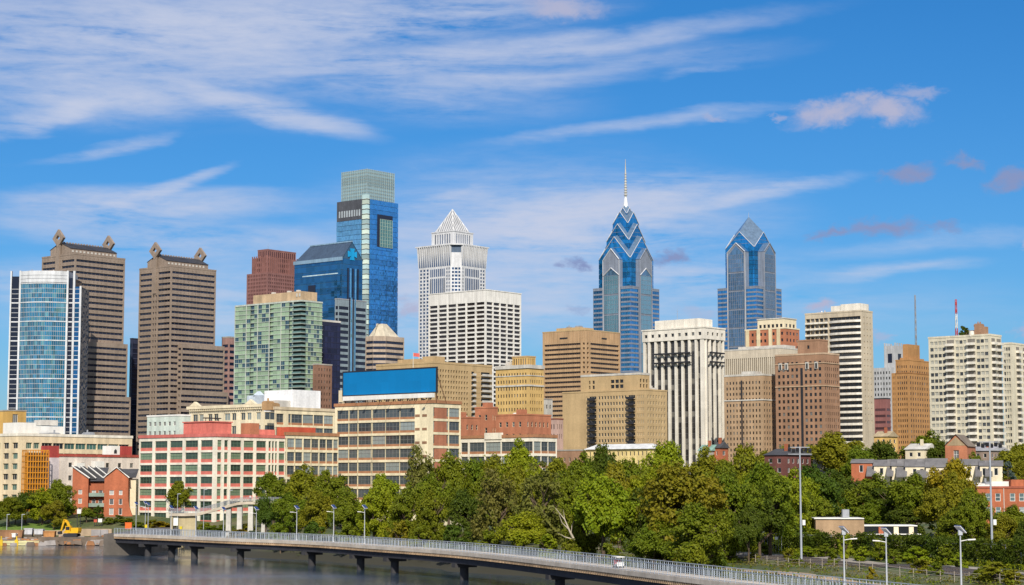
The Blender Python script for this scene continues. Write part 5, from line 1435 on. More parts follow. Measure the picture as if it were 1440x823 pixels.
def brick_houses():
    for (label, xl, xr, ype, yev, yb, D, flat) in (('left one of two red brick gabled houses by the river', 102, 146, 657, 673, 718, 585, 0), ('right one of two red brick gabled houses, with the curved buttress', 147, 187, 659, 672, 718, 577, 1)):
        k = D / FPX
        c = P(xl, yev, D); z0 = tz(c.x, c.y + 5) - 1; t = thing('brick_gable_house', label, 'house', (c.x, D, z0), R_(6), 'brick gabled houses by the river')
        w = (xr - xl) * k; gw = w * (.5 if not flat else .82); x0 = 0 if not flat else 0; ze = P(xl, yev, D).z - z0; zp = P(xl, ype, D).z - z0; dp = 13
        mb = MB(); 
        class BB: pass
        if not flat:
            # mono-pitch gable on the left half, recessed wing with balconies on the right half
            wins = facade(mb, 'R', 0, gw, 0, ze, [(gw * .5 - .55, gw * .5 + .55)], [(1.2, 2.8), (4.0, 5.6), (6.8, 8.2)], .25)
            mb.add([(0, 0, ze), (gw, 0, ze), (0, 0, zp)], [(0, 1, 2)]); mb.add([(0, dp, 0), (w, dp, 0), (w, dp, ze), (0, dp, zp)], [(0, 1, 2, 3)]); mb.quad((0, 0, 0), (0, dp, 0), (0, dp, zp), (0, 0, zp)); mb.quad((gw, 0, 0), (gw, dp, 0), (gw, dp, ze), (gw, 0, ze))
            wl = facade(mb, 'R', gw, w, 0, ze - 1.2, bays(2, gw + .4, w - .3, .6), [(3.4, 5.2), (6.6, 8.0)], .25, 2.5)
            mb.build('wall', RED_BR, t); 
            mb = MB()
            for z in (3.0, 6.1): mb.box(gw + .1, w - .05, .9, 2.45, z, z + .2); mb.box(gw + .1, w - .05, .9, 1.0, z + .2, z + 1.1)
            mb.build('balcony', M_wall('grey_green_balcony', (.26, .33, .28)), t)
            mb = MB(); mb.quad((-.3, -.3, zp + .35), (gw + .3, -.3, ze + .05), (gw + .3, dp + .3, ze + .05), (-.3, dp + .3, zp + .35)); mb.quad((gw, 1.5, ze - .8), (w, 1.5, ze - .8), (w, dp, zp), (gw, dp, zp)); mb.build('roof', ROOF_D, t)
            mb = MB(); mb.tube([(-.3, -.4, zp + .4), (gw + .3, -.4, ze + .1)], .22, 4, 0, False); mb.build('verge_board', WHITE, t); 
            for i in range(3):
                xa, ya = gw * .42 * (i + 1), 2.4 + 2.2 * i; m3 = MB(); m3.add([(xa, ya, zp + .36), (xa + gw, ya, ze + .06), (xa + gw, dp, ze + .06), (xa, dp, zp + .36), (xa, ya, ze - 1)], [(0, 1, 2, 3), (0, 1, 4)]); rf = m3.build('roof', ROOF_D, t)
                m3 = MB(); m3.tube([(xa, ya - .1, zp + .4), (xa + gw, ya - .1, ze + .1)], .2, 4, 0, False); m3.build('verge_board', WHITE, rf)
            rect = wins + wl
        else:
            c2 = gw / 2
            wins = facade(mb, 'R', 0, gw, 0, ze, [(gw * .22, gw * .22 + 1.3), (gw * .62, gw * .62 + 1.0)], [(1.0, 3.0), (4.0, 5.8), (6.9, 8.3)], .25)
            mb.tri((0, 0, ze), (gw, 0, ze), (c2 * 1.0, 0, zp)); mb.tri((0, dp, ze), (gw, dp, ze), (c2, dp, zp)); mb.quad((0, 0, 0), (0, dp, 0), (0, dp, ze), (0, 0, ze)); mb.quad((gw, 0, 0), (gw, dp, 0), (gw, dp, ze), (gw, 0, ze))
            mb.build('wall', RED_BR, t)
            mb = MB(); mb.quad((-.3, -.3, ze - .1), (c2, -.3, zp + .25), (c2, dp + .3, zp + .25), (-.3, dp + .3, ze - .1)); mb.quad((gw + .3, -.3, ze - .1), (c2, -.3, zp + .25), (c2, dp + .3, zp + .25), (gw + .3, dp + .3, ze - .1)); mb.quad((gw, 3, ze), (w * 1.05, 3, ze), (w * 1.05, dp, zp), (c2, dp, zp)); mb.build('roof', ROOF_D, t)
            mb = MB(); mb.tube([(-.3, -.4, ze), (c2, -.4, zp + .35), (gw + .3, -.4, ze)], .2, 4, 0, False); mb.build('verge_board', WHITE, t)
            mb = MB(); n = 8
            for j in range(n):
                a, q = j / n, (j + 1) / n; fx = lambda s: gw + (w - gw) * 1.1 * (1 - s) ** 2 + .05
                mb.quad((gw, .05, ze * .55 * a), (fx(a), .05, ze * .55 * a), (fx(q), .05, ze * .55 * q), (gw, .05, ze * .55 * q)); mb.quad((fx(a), .05, ze * .55 * a), (fx(q), .05, ze * .55 * q), (fx(q), 1.5, ze * .55 * q), (fx(a), 1.5, ze * .55 * a))
            mb.build('curved_buttress', RED_BR, t)
            mb = MB(); mb.box(gw + .06, w * 1.05, 4, dp, 0, ze - .3); mb.build('cream_rear_wing', CREAM, t)
            rect = wins
        bb = BB(); bb.root = t
        windows(bb, rect, M_glass('white_framed_glass', (.1, .1, .1), .1, .12, (.45, .45, .42), .4), WHITE, 1, 1)
brick_houses()

def coral_factory():
    n = 5; cL = [((i + .11) / n, (i + .93) / n) for i in range(n)]; cL[0] = (.035, cL[0][1])
    # right side: twin narrow bay, three wide, twin narrow, one wide
    cR = [(.03, .085), (.125, .175), (.215, .36), (.395, .535), (.575, .715), (.75, .785), (.80, .83), (.845, .875), (.90, .985)]
    b = factory('coral_factory', 'five storey coral and white concrete-framed factory by the river', 196, 303, 402, 614, 560, cL, cR, 3.55, 7, .7, FRW, CORAL, GRN_W, FRAME_G, coping=PINKR, spf=.27, sink=4.0)
    H, L, R = b.H, b.L, b.R
    ra, rb = b.r(299.5 + 5), b.r(340); mb = MB(); z = b.zc(594, 3, 6); mb.box(1.5, rb - .5, 4, 16, H, z); mb.box(1.2, rb - .2, 3.7, 16.3, z, z + .3); b.part('roof_house', mb, CORAL)
    mb = MB(); mb.tube([(4, 9, z + .3), (4, 9, z + 1.4)], .1, 6); mb.tube([(9, 9, z + .3), (9, 9, z + 1.4)], .1, 6); mb.box(3.4, 9.6, 8.4, 9.6, z + 1.2, z + 1.5); b.part('roof_frame', mb, DARK)
    ra, rb = b.r(361), b.r(374); mb = MB(); mb.box(ra, rb, 3, 7, H, b.zc(595, ra, 3)); b.part('brick_roof_house', mb, PINK_BR)
    ra, rb = b.r(374), b.r(396); mb = MB(); mb.box(ra, rb, 3, 8, H, b.zc(604, ra, 3)); b.part('low_roof_house', mb, CORAL)
    # pilotis at ground level
    return b
CORAL_B = coral_factory()

def cream_factory():
    # storeys between the coral factory and the billboard block
    b = factory('cream_link_factory', 'lower cream and brick factory between the coral factory and the billboard block', 401, 403, 476, 612, 552, [(.1, .9)],
                [(.02, .15), (.17, .29), (.34, .46), (.48, .60), (.645, .755), (.775, .88), (.91, .985)], 3.9, 6, .6, FRM, BRICK_SP, GRY_W, FRAME_D, coping=BRICK_SP)
    H, R = b.H, b.R
    mb = MB(); mb.box(b.r(416), b.r(452), 2.5, 8, H, b.zc(600.5, b.r(416), 2.5)); b.part('red_roof_house', mb, M_wall('red_roof_paint', (.55, .10, .05)))
    # upper storeys set back
    b = factory('cream_upper_factory', 'set back cream factory with two rows of big windows under the white roof box', 386, 388, 476, 576, 590, [(.2, .8)],
                [(.01, .11), (.20, .235), (.26, .40), (.44, .575), (.615, .74), (.78, .90)], 4.1, 3, .9, FRM, BRICK_SP, GRY_W, FRAME_D, coping=M_wall('cream_coping', (.60, .50, .34)))
    H, R = b.H, b.R
    mb = MB(); xa, xb = b.r(421), b.r(460); mb.box(xa, xb, 3, 16, H, b.zc(548, xa, 3)); b.part('white_roof_box', mb, M_wall('clean_white_cladding', (.80, .80, .79), .03, .6))
    mb = MB(); mb.box(b.r(403), xa - .1, 4, 10, H, b.zc(563, 5, 4)); b.part('pale_roof_box', mb, CONC_L)
    rooftop(b, 1, b.r(400), 3, 8, H, 4, 6, M_wall('rust_unit', (.4, .25, .12)), 3)
    # ornate cream building with a dentil cornice
    b = Bld('ornate_cream_building', 'ornate cream building with dentil cornice and small pediments behind the coral factory', 'building', 266, 371, 390, 570, 620); H, L, R = b.H, b.L, b.R
    mb = MB(); rows = [(H - 4.6, H - 2.2), (H - 9.6, H - 6.4), (H - 13, H - 11)]
    cL = [(L * a, L * c) for a, c in ((.04, .10), (.16, .22), (.24, .30), (.36, .42), (.44, .52), (.60, .66), (.68, .74), (.80, .86), (.88, .95))]
    rr = block(b, mb, 0, R, 0, L, 0, H, cL, [(R * .1, R * .9)], rows, None, .35); b.part('wall', mb, M_wall('ivory_stone', (.76, .66, .46), .06)); windows(b, rr, GRY_W, CREAM, div=lambda w, h: (2, 1))
    mb = MB(); mb.box(-.9, R + .2, -.9, 0, H - .5, H + .5); mb.box(-.9, 0, .001, L + .4, H - .5, H + .5); b.part('cornice', mb, CREAM)
    mb = MB()
    for i in range(int(L / 1.0)): mb.box(-.7, -.02, .2 + i * 1.0, .7 + i * 1.0, H - 1.2, H - .51)
    for i in range(int(R / 1.0)): mb.box(.2 + i * 1.0, .7 + i * 1.0, -.7, -.02, H - 1.2, H - .51)
    b.part('dentil', mb, CREAM)
    for y in (L * .155, L * .90): mb = MB(); mb.add([(-.95, y - 2.6, H + .5), (-.95, y + 2.6, H + .5), (-.95, y, H + 2.0), (.2, y - 2.6, H + .5), (.2, y + 2.6, H + .5), (.2, y, H + 2.0)], [(0, 1, 2), (3, 4, 5), (0, 2, 5, 3), (1, 2, 5, 4)]); b.part('pediment', mb, CREAM)
    mb = MB(); ya, yb = b.l(356), b.l(334); mb.box(4, 9, ya, yb, H + .5, H + 3.6); mb.tube([(6, (ya + yb) / 2, H + 3.6), (6, (ya + yb) / 2, H + 5.0)], [2.6, .6], 4, 0, False); b.part('roof_pavilion', mb, M_wall('pale_blue_metal_roof', (.42, .48, .54)))
    mb = MB(); mb.box(8, 16, 2, ya - 2, H + .5, H + 3.2); b.part('brown_roof_house', mb, LBR_BR)
    # mint annex
    b = Bld('mint_annex', 'pale mint rendered block left of the ornate cream building', 'building', 207, 252, 268, 585, 600); mb = MB(); H, L, R = b.H, b.L, b.R
    rr = block(b, mb, 0, R, 0, L, 0, H, bays(6, 1, L * .98, .5), [], [(H - 3.0, H - 1.7), (H - 6.0, H - 4.6)], None, .25); b.part('wall', mb, M_wall('mint_render', (.55, .62, .54), .05)); windows(b, rr, BLACKG, WHITE, 2, 0); parapet(b, 0, R, 0, L, H, .5, .3, WHITE)
cream_factory()

def billboard_block():
    cL = [(.865 - .0, .965), (.765, .845), (.625, .745), (.49, .605), (.345, .46), (.195, .315)]
    b = factory('cream_warehouse', 'tall cream and brick warehouse carrying the blue billboard', 471, 609, 648, 567, 560, sorted(cL), [(.07, .5), (.62, .92)], 3.95, 7, .9, FRM, BRICK_SP, GRY_W, FRAME_D, coping=BRICK_SP)
    H, L, R = b.H, b.L, b.R
    mb = MB()
    for i in range(7): z = H - .9 - 3.95 * i - 3.5; mb.box(.14, .36, R * 0 + .0, .01, z, z + .01) if False else None; mb.box(R * .07, R * .5, .12, .3, z + 0, z + 3.2)
    b.part('brick_infill', mb, M_wall('infill_brick', (.40, .16, .09)))
    for i in range(4):
        z = H - .9 - 3.95 * i - 3.0
        for y in (L * .06, L * .13): mb = MB(); mb.box(-.06, .02, y, y + L * .045, z, z + .75); b.part('vent', mb, M_wall('brown_vent', (.25, .14, .08)))
    mb = MB(); mb.box(1.5, R * .6, L * .955, L * .999, H + .9, H + 5.0) ; b.part('stair_head', mb, CREAM)
    # billboard on its own frame
    zt, zb = b.zc(526, 0, L * .9), b.zc(555.5, 0, L * .9)
    ya, yb = b.l(611.5, 540), b.l(481, 540)
    t = thing('rooftop_billboard', 'long plain blue billboard on the roof of the cream warehouse', 'billboard', (b.cx, b.cy, b.z0), GRID)
    zA, zB = b.zc(517, 0, ya), b.zc(550, 0, ya); zt, zb = b.zc(524.5, 0, yb), b.zc(557, 0, yb); zt = (zt + zA) / 2; zb = (zb + zB) / 2
    mb = MB(); mb.box(.5, .9, ya, yb, zb, zt); mb.build('panel', M_wall('plain_blue_vinyl', (.0, .17, .42), .03, .45, .1, .02, .02), t)
    mb = MB(); mb.box(.4, 1.0, ya - .3, yb + .3, zt + .002, zt + .35); mb.box(.4, 1.0, ya - .3, yb + .3, zb - .3, zb - .002); mb.box(.4, 1.0, ya - .3, ya - .002, zb - .002, zt + .002); mb.box(.4, 1.0, yb + .002, yb + .3, zb - .002, zt + .002); mb.build('frame', DARK, t)
    mb = MB(); mb.box(-.7, .5, ya + .5, yb - 1, zb - 1.7, zb - .4); mb.build('white_skirt', WHITE, t)
    mb = MB(); n = 14
    for i in range(n): y = ya + .4 + (yb - ya - .8) * i / (n - 1); mb.box(.95, 1.2, y - .12, y + .12, H + .3, zt); mb.tube([(1.1, y, zt - 1), (5.5, y, H + .2)], .12, 5)
    mb.build('support_frame', M_plain('rusty_steel', (.16, .075, .04), .8), t)
    for i in range(8):
        y = ya + 2 + (yb - ya - 4) * i / 7; mb = MB(); mb.tube([(.4, y, zb - 2.0), (-2.4, y, zb - 2.3)], .06, 5); mb.box(-2.9, -2.3, y - .4, y + .4, zb - 2.5, zb - 2.2); mb.build('floodlight', DARK, t)
    # low cream annex to the right
    b = factory('cream_annex', 'low two storey cream annex with big windows right of the billboard warehouse', 641, 750, 783, 615, 585, [(.03, .18), (.23, .385), (.435, .59), (.645, .80), (.85, .92)], [(.06, .30), (.37, .60), (.67, .94)], 4.4, 4, .9, FRW, BRICK_SP, GRY_W, FRAME_D, coping=BRICK_SP)
    mb = MB(); mb.box(-.3, .5, b.l(706, 620), b.l(682, 620), b.H - .4, b.H + 1.6); b.part('white_bay', mb, FRW)
billboard_block()

def school():
    # yellow hall with a pale roof between the tree tops and the beige apartment house
    b = Bld('yellow_hall', 'low pale yellow hall with a long white roof, in front of the beige apartment house', 'building', 824, 921, 935, 631, 700); H, L, R = b.H, b.L, b.R; mb = MB()
    rr = block(b, mb, 0, R, 0, L, 0, H, bays(16, 1, L - 1, .35), bays(3, .6, R - .6, .4), [(H - 2.5, H - .9), (H - 6, H - 4.2)], None, .25); b.part('wall', mb, M_wall('lemon_render', (.72, .56, .24), .06)); windows(b, rr, BLACKG, CREAM, 1, 1)
    mb = MB(); z = b.zc(624, 4, 5); mb.add([(-.8, -.8, H), (R + .8, -.8, H), (R + .8, L + .8, H), (-.8, L + .8, H), (R * .5, 3, z), (R * .5, L - 3, z)], [(0, 1, 4), (1, 2, 5, 4), (2, 3, 5), (3, 0, 4, 5)]); b.part('roof', mb, ROOF_L)
    b = Bld('brown_brick_annex', 'plain brown brick block left of the yellow hall', 'building', 780, 815, 833, 634, 720); H, L, R = b.H, b.L, b.R; mb = MB()
    rr = block(b, mb, 0, R, 0, L, 0, H, bays(4, 1, L - 1, .3), bays(2, 1, R - 1, .3), [(H - 4, H - 2.5)], None, .25); b.part('wall', mb, BRN_BR); windows(b, rr, BLACKG, CREAM, 1, 1); parapet(b, 0, R, 0, L, H, .5, .3, CONC)
    b = Bld('pale_shop_house', 'small pink and grey shop houses at the foot of the yellow brick tower', 'building', 772, 782, 792, 590, 800); H, L, R = b.H, b.L, b.R; mb = MB()
    rr = block(b, mb, 0, R, 0, L, 0, H, bays(2, .5, L - .5, .4), bays(3, .5, R - .5, .4), [(H - 4, H - 2), (H - 8, H - 6)], None, .25); b.part('wall', mb, M_wall('pale_rose', (.5, .34, .28))); windows(b, rr, BLACKG, WHITE, 1, 1); parapet(b, 0, R, 0, L, H, .5, .3, M_wall('oxide', (.25, .08, .06)))
    # jumble of small roofs under the white finned tower and the hotels
    for (label, xl, xc, xr, yt, D, wm, rm) in (
            ('small grey-green roofed house below the white finned tower', 983, 1000, 1012, 634, 690, CONC, M_wall('verdigris', (.22, .36, .30))),
            ('small red chimneyed house below the right edge of the white finned tower', 1004, 1012, 1024, 630, 690, RED_BR, ROOF_D),
            ('low dark brick row with a dark roof in front of the dark brown hotel', 1075, 1104, 1140, 640, 620, M_wall('maroon_brick', (.16, .06, .05)), ROOF_D),
            ('low grey roofed shed right of the low dark brick row', 1143, 1166, 1202, 640, 640, CONC, M_wall('grey_roof', (.28, .27, .25))),
            ('small yellow rendered house at the foot of the orange brick hotel', 1229, 1248, 1262, 614, 760, M_wall('ochre_render', (.66, .42, .14)), M_wall('tan_roof', (.42, .33, .2))),
            ('small cream house with a chimney in front of the cream apartment slab', 1273, 1300, 1318, 632, 690, CREAM, CONC_L),
            ('low grey roofed building behind the brick gable, at the foot of the cream apartment slab', 1358, 1392, 1420, 634, 740, M_wall('grey_brown_wall', (.3, .22, .17)), M_wall('pale_slate', (.36, .35, .36)))):
        b = Bld('small_house', label, 'house', xl, xc, xr, yt, D); H, L, R = b.H, b.L, b.R; mb = MB()
        rr = block(b, mb, 0, R, 0, L, 0, H, bays(max(1, int(L / 3)), .6, L - .6, .4), bays(max(1, int(R / 3)), .6, R - .6, .4), [(H - 2.6, H - 1.1), (H - 5.6, H - 4.1)], None, .2); b.part('wall', mb, wm); windows(b, rr, BLACKG, WHITE, 1, 1)
        mb = MB(); z = H + 2.2; o = .5; mb.add([(-o, -o, H), (R + o, -o, H), (R + o, L + o, H), (-o, L + o, H), (R / 2, -o, z), (R / 2, L + o, z)], [(0, 1, 4), (1, 2, 5, 4), (2, 3, 5), (3, 0, 4, 5)]); b.part('roof', mb, rm)
        mb = MB(); mb.box(R * .3, R * .3 + .9, L * .3, L * .3 + .9, H, z + 1.5); b.part('chimney', mb, RED_BR if wm is not CREAM else CREAM)
    # brick gabled hall
    b = Bld('brick_gable_hall', 'brick gable-fronted hall with an arched door bay, in front of the cream apartment slab', 'building', 1329, 1360, 1372, 627, 660, rot=62); H, L, R = b.H, b.L, b.R; mb = MB()
    rr = facade(mb, 'L', 0, L, 0, H, [(L * .38, L * .62)], [(H - 4.5, H - 1.5)], .4); mb.quad((0, 0, 0), (R, 0, 0), (R, 0, H), (0, 0, H)); mb.quad((R, 0, 0), (R, L, 0), (R, L, H), (R, 0, H)); mb.quad((0, L, 0), (R, L, 0), (R, L, H), (0, L, H))
    z = b.zc(612, 0, L / 2); mb.tri((0, 0, H), (0, L, H), (0, L / 2, z)); mb.tri((R, 0, H), (R, L, H), (R, L / 2, z)); b.part('wall', mb, PINK_BR); windows(b, rr, BLACKG, WHITE, 2, 2)
    mb = MB(); mb.quad((-.5, -.4, H - .2), (R, -.4, H - .2), (R, L / 2, z + .3), (-.5, L / 2, z + .3)); mb.quad((-.5, L + .4, H - .2), (R, L + .4, H - .2), (R, L / 2, z + .3), (-.5, L / 2, z + .3)); b.part('roof', mb, M_wall('brown_slate', (.20, .16, .12)))
    mb = MB(); mb.tri((-.05, L * .06, H + .1), (-.05, L * .94, H + .1), (-.05, L / 2, z - .6)); b.part('tan_gable', mb, M_wall('tan_gable_render', (.36, .27, .16)))
school()

def row_houses():
    SL = M_wall('grey_shingle', (.19, .18, .175), .14, .9)
    CW = M_wall('creamy_stucco', (.74, .64, .46), .05)
    def unit(label, xl, xr, yroof, yeave, D, wall=CW, deep=12, grp='sloping-roofed terrace houses', wn=1, side=RED_BR, lowbrick=True):
        k = D / FPX; c = P(xl, yeave, D); z0 = tz(c.x, D) - 1.0; w = (xr - xl) * k
        t = thing('terrace_house', label, 'house', (c.x, D, z0), R_(-14), grp); ze = c.z - z0; zr = P(xl, yroof, D + 6).z - z0
        mb = MB(); rr = facade(mb, 'R', 0, w, 0, ze, [(w * .5 - .7 + i * 2.0, w * .5 + .4 + i * 2.0) for i in range(wn)], [(ze - 2.5, ze - .5)], .2)
        mb.quad((0, 0, 0), (0, deep, 0), (0, deep, zr), (0, 0, ze)); mb.quad((w, 0, 0), (w, deep, 0), (w, deep, zr), (w, 0, ze)); mb.quad((0, deep, 0), (w, deep, 0), (w, deep, zr), (0, deep, zr)); mb.build('wall', wall, t)
        mb = MB(); x0 = -w * .42
        mb.add([(x0 - .2, -2.6, ze - 2.6), (.5, -2.6, ze - 2.6), (.5, 6, zr), (x0 - .2, 6, zr), (x0 - .2, -2.6, ze - 2.9), (.5, -2.6, ze - 2.9), (.5, 6, zr - .3), (x0 - .2, 6, zr - .3)], [(0, 1, 2, 3), (4, 5, 6, 7), (0, 1, 5, 4), (1, 2, 6, 5), (3, 0, 4, 7)]) if lowbrick else None
        mb.quad((-.3, -.3, ze + .1), (w + .3, -.3, ze + .1), (w + .3, 6, zr + .05), (-.3, 6, zr + .05)); mb.quad((-.3, 6, zr + .05), (w + .3, 6, zr + .05), (w + .3, deep + .3, zr + .05), (-.3, deep + .3, zr + .05)); mb.build('roof', SL, t)
        class BB: pass
        bb = BB(); bb.root = t; windows(bb, rr, BLACKG, WHITE, 1, 1)
    unit('first terrace house from the left, red brick end wall beside its grey sloping roof', 1197, 1226, 646, 652, 560, RED_BR, lowbrick=False)
    unit('second terrace house from the left, cream wall with one dark window under grey shingles', 1229, 1251, 647, 656, 556)
    unit('third terrace house from the left, tall window between two long grey roof slopes', 1254, 1269, 646, 656, 553)
    unit('fourth terrace house from the left, wide cream upper storey with two windows', 1273, 1300, 646, 657, 550, wn=2)
    unit('fifth terrace house from the left, mostly hidden by a yellowing tree', 1302, 1330, 645, 658, 548)
    unit('terrace house with a pale roof terrace, left of the tall right floodlight pole', 1350, 1376, 646, 655, 540)
    unit('terrace house just left of the right floodlight pole, cream with a narrow window', 1378, 1391, 648, 656, 536)
    unit('last terrace house on the right, cream, beside the blue spruce', 1393, 1409, 648, 656, 534)
    # red brick building at the right edge
    b = Bld('red_brick_house', 'red brick house with white sash windows at the right edge', 'house', 1372, 1374, 1475, 687, 440, rot=8); H, L, R = b.H, 9, b.R; mb = MB()
    rr = block(b, mb, 0, R, 0, L, 0, H, [], [(b.r(px), b.r(px) + 1.25) for px in (1386, 1399.5, 1420, 1433, 1452)], [(H - 2.9, H - 1.1), (H - 6.0, H - 4.2)], None, .18); b.part('wall', mb, RED_BR)
    windows(b, rr, M_glass('pale_sash_glass', (.12, .17, .18), .1, .1, (.4, .45, .45), .3), WHITE, div=lambda w, h: (1, 2)); parapet(b, 0, R, 0, L, H, .5, .3, M_wall('dark_red_coping', (.34, .1, .06)))
    mb = MB(); x = b.r(1411); mb.tube([(x, -.15, 0), (x, -.15, H)], .09, 6); b.part('downpipe', mb, CONC_L)
    mb = MB(); mb.box(b.r(1400), b.r(1426), 3, 6, H, H + 1.6); b.part('roof_unit', mb, WHITE); mb = MB(); mb.box(b.r(1427), b.r(1445), 2, 6, H, H + 2.0); b.part('roof_house', mb, RED_BR)
    rooftop(b, b.r(1378), b.r(1400), 2, 5, H, 4, 9, None, 1.2)
    # low park pavilion
    b = Bld('park_pavilion', 'low tan park pavilion with flat white roof edge and dark windows, beyond the ivy fence', 'pavilion', 1144, 1147, 1291, 730, 372, rot=-4); H, R = b.H, b.R; L = 10; xm = b.r(1215); mb = MB()
    mb.box(0, xm, 0, L, 0, H); b.part('wall', mb, M_wall('tan_pavilion_render', (.38, .255, .15), .1))
    mb = MB(); mb.box(xm + .05, R, 1.2, L, 0, H - 1.4); w2 = b.part('glazed_wing', mb, BLACKG)
    mb = MB(); mb.box(-.3, xm, -.3, L + .3, H + .002, H + .2); mb.box(xm + .01, R + .4, .8, L + .3, H - 1.39, H - 1.0 + 1.3) if False else mb.box(xm + .01, R + .4, -.8, L + .3, H - 2.95, H - 2.8); mb.box(xm + .01, R, 1.0, L, H - 1.39, H - 1.2); b.part('white_roof_edge', mb, WHITE)
    mb = MB(); mb.box(xm * .58, xm * .72, 2, 4, H + .31, H + 1.8); b.part('roof_unit', mb, GREYM)
    for i in range(3): m3 = MB(); x = xm + (R - xm) * (.28 + .28 * i); m3.box(x, x + .9, .95, 1.15, .5, H - 1.5); m3.build('painted_panel', CREAM if i else RED_BR, b.root)
row_houses()

# ================================================================== boardwalk over the river
PATH = resample(BWP, 1.5)                              # camera-side edge of the deck
PATH = PATH[PATH[:, 1] > 150]
def offset(path, o):
    d = np.gradient(path, axis=0); d /= np.linalg.norm(d, axis=1)[:, None]
    n = np.stack([-d[:, 1], d[:, 0]], 1); n[n[:, 0] < 0] *= -1
    return path + n * o
def ribbon(mb, pa, pb, za, zb=None, m=0):
    zb = za if zb is None else zb
    for i in range(len(pa) - 1):
        q = lambda z, p: (p[0], p[1], z if np.isscalar(z) else None)
        mb.quad((*pa[i], za), (*pa[i + 1], za), (*pb[i + 1], zb), (*pb[i], zb), m)
def wallrib(mb, p, z0, z1, m=0): ribbon(mb, p, p, z0, z1, m)
def boardwalk():
    t = thing('boardwalk', 'long curved concrete boardwalk on dark piers over the river', 'boardwalk', (0, 0, 0))
    W = 4.6; e0, e1 = offset(PATH, 0), offset(PATH, W); zd = DECK_Z
    mb = MB(); ribbon(mb, e0, e1, zd); ribbon(mb, e0, e1, zd - .6); wallrib(mb, e0, zd - .6, zd); wallrib(mb, e1, zd - .6, zd)
    mb.obox((*e0[0], zd - .6), (*(e1[0] - e0[0]), 0), (0, .02, 0), (0, 0, .6)); dk = mb.build('deck', M_wall('boardwalk_concrete', (.58, .50, .40), .12, .85, .3, .05, .12), t)
    # plank ends under the deck edge
    mb = MB(); i0 = offset(PATH, .06); 
    for i in range(len(PATH) - 1):
        a, b = i0[i], i0[i + 1]; d = b - a
        for s in (0, .5):
            p = a + d * s; mb.obox((*p, zd - 1.1), (*(d * .3), 0), (*((offset(PATH[max(i - 1, 0):i + 3], 1.5)[1] - PATH[max(i - 1, 0) + 1]) * 1.0), 0), (0, 0, .52))
    mb.build('plank_end', M_wall('rust_stained_concrete', (.50, .34, .20), .3, .9, .12, .1, .2), dk)
    mb = MB(); g0, g1 = offset(PATH, .5), offset(PATH, 1.1); g2, g3 = offset(PATH, W - 1.1), offset(PATH, W - .5)
    for a, c in ((g0, g1), (g2, g3)): wallrib(mb, a, zd - 2.1, zd - 1.0); wallrib(mb, c, zd - 2.1, zd - 1.0); ribbon(mb, a, c, zd - 2.1)
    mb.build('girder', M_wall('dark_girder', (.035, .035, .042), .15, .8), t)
    # piers
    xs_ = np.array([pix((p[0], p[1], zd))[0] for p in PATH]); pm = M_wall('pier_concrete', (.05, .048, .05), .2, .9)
    dirs = np.gradient(PATH, axis=0); dirs /= np.linalg.norm(dirs, axis=1)[:, None]
    for px in (196, 228, 262, 328, 427, 493, 540, 638, 767, 880, 960):
        i = int(np.argmin(abs(xs_ - px))); c = (e0[i] + e1[i]) / 2; d = dirs[i]; n = (e1[i] - e0[i]) / W
        mb = MB(); o = c - n * 2.1 - d * .8; mb.obox((*o, zd - 2.8), (*(n * 4.2), 0), (*(d * 1.6), 0), (0, 0, .7)); cp = mb.build('pier_cap', pm, t)
        mb = MB(); mb.tube([(*c, -3.0), (*c, zd - 2.79)], .78, 14); mb.build('pile', pm, cp)
    # railings: posts, rails and wires
    for o, nm in ((.12, 'railing'), (W - .12, 'railing')):
        r = offset(PATH, o); mb = MB()
        for i in range(0, len(r)): mb.box(r[i][0] - .05, r[i][0] + .05, r[i][1] - .05, r[i][1] + .05, zd, zd + 1.32)
        for i in range(len(r) - 1):
            a, b = r[i], r[i + 1]; d = b - a
            mb.obox((*(a - [0.05, 0]), zd + 1.32), (*d, 0), (.12, 0, 0), (0, 0, .09)); mb.obox((*(a - [0.03, 0]), zd + .12), (*d, 0), (.06, 0, 0), (0, 0, .06))
            for z in (.4, .68, .96): mb.obox((*(a - [0.012, 0]), zd + z), (*d, 0), (.024, 0, 0), (0, 0, .03))
            p = a + d * .5; mb.box(p[0] - .02, p[0] + .02, p[1] - .02, p[1] + .02, zd + .15, zd + 1.3)
        mb.build(nm, STEEL_P, t)
    # end abutment where it meets the bank
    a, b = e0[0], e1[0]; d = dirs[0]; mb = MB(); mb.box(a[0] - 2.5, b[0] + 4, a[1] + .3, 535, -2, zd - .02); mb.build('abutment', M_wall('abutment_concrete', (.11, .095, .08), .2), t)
STEEL_P = M_wall('painted_steel_blue_grey', (.33, .37, .42), .06, .45, .3, .04, .04)
boardwalk()

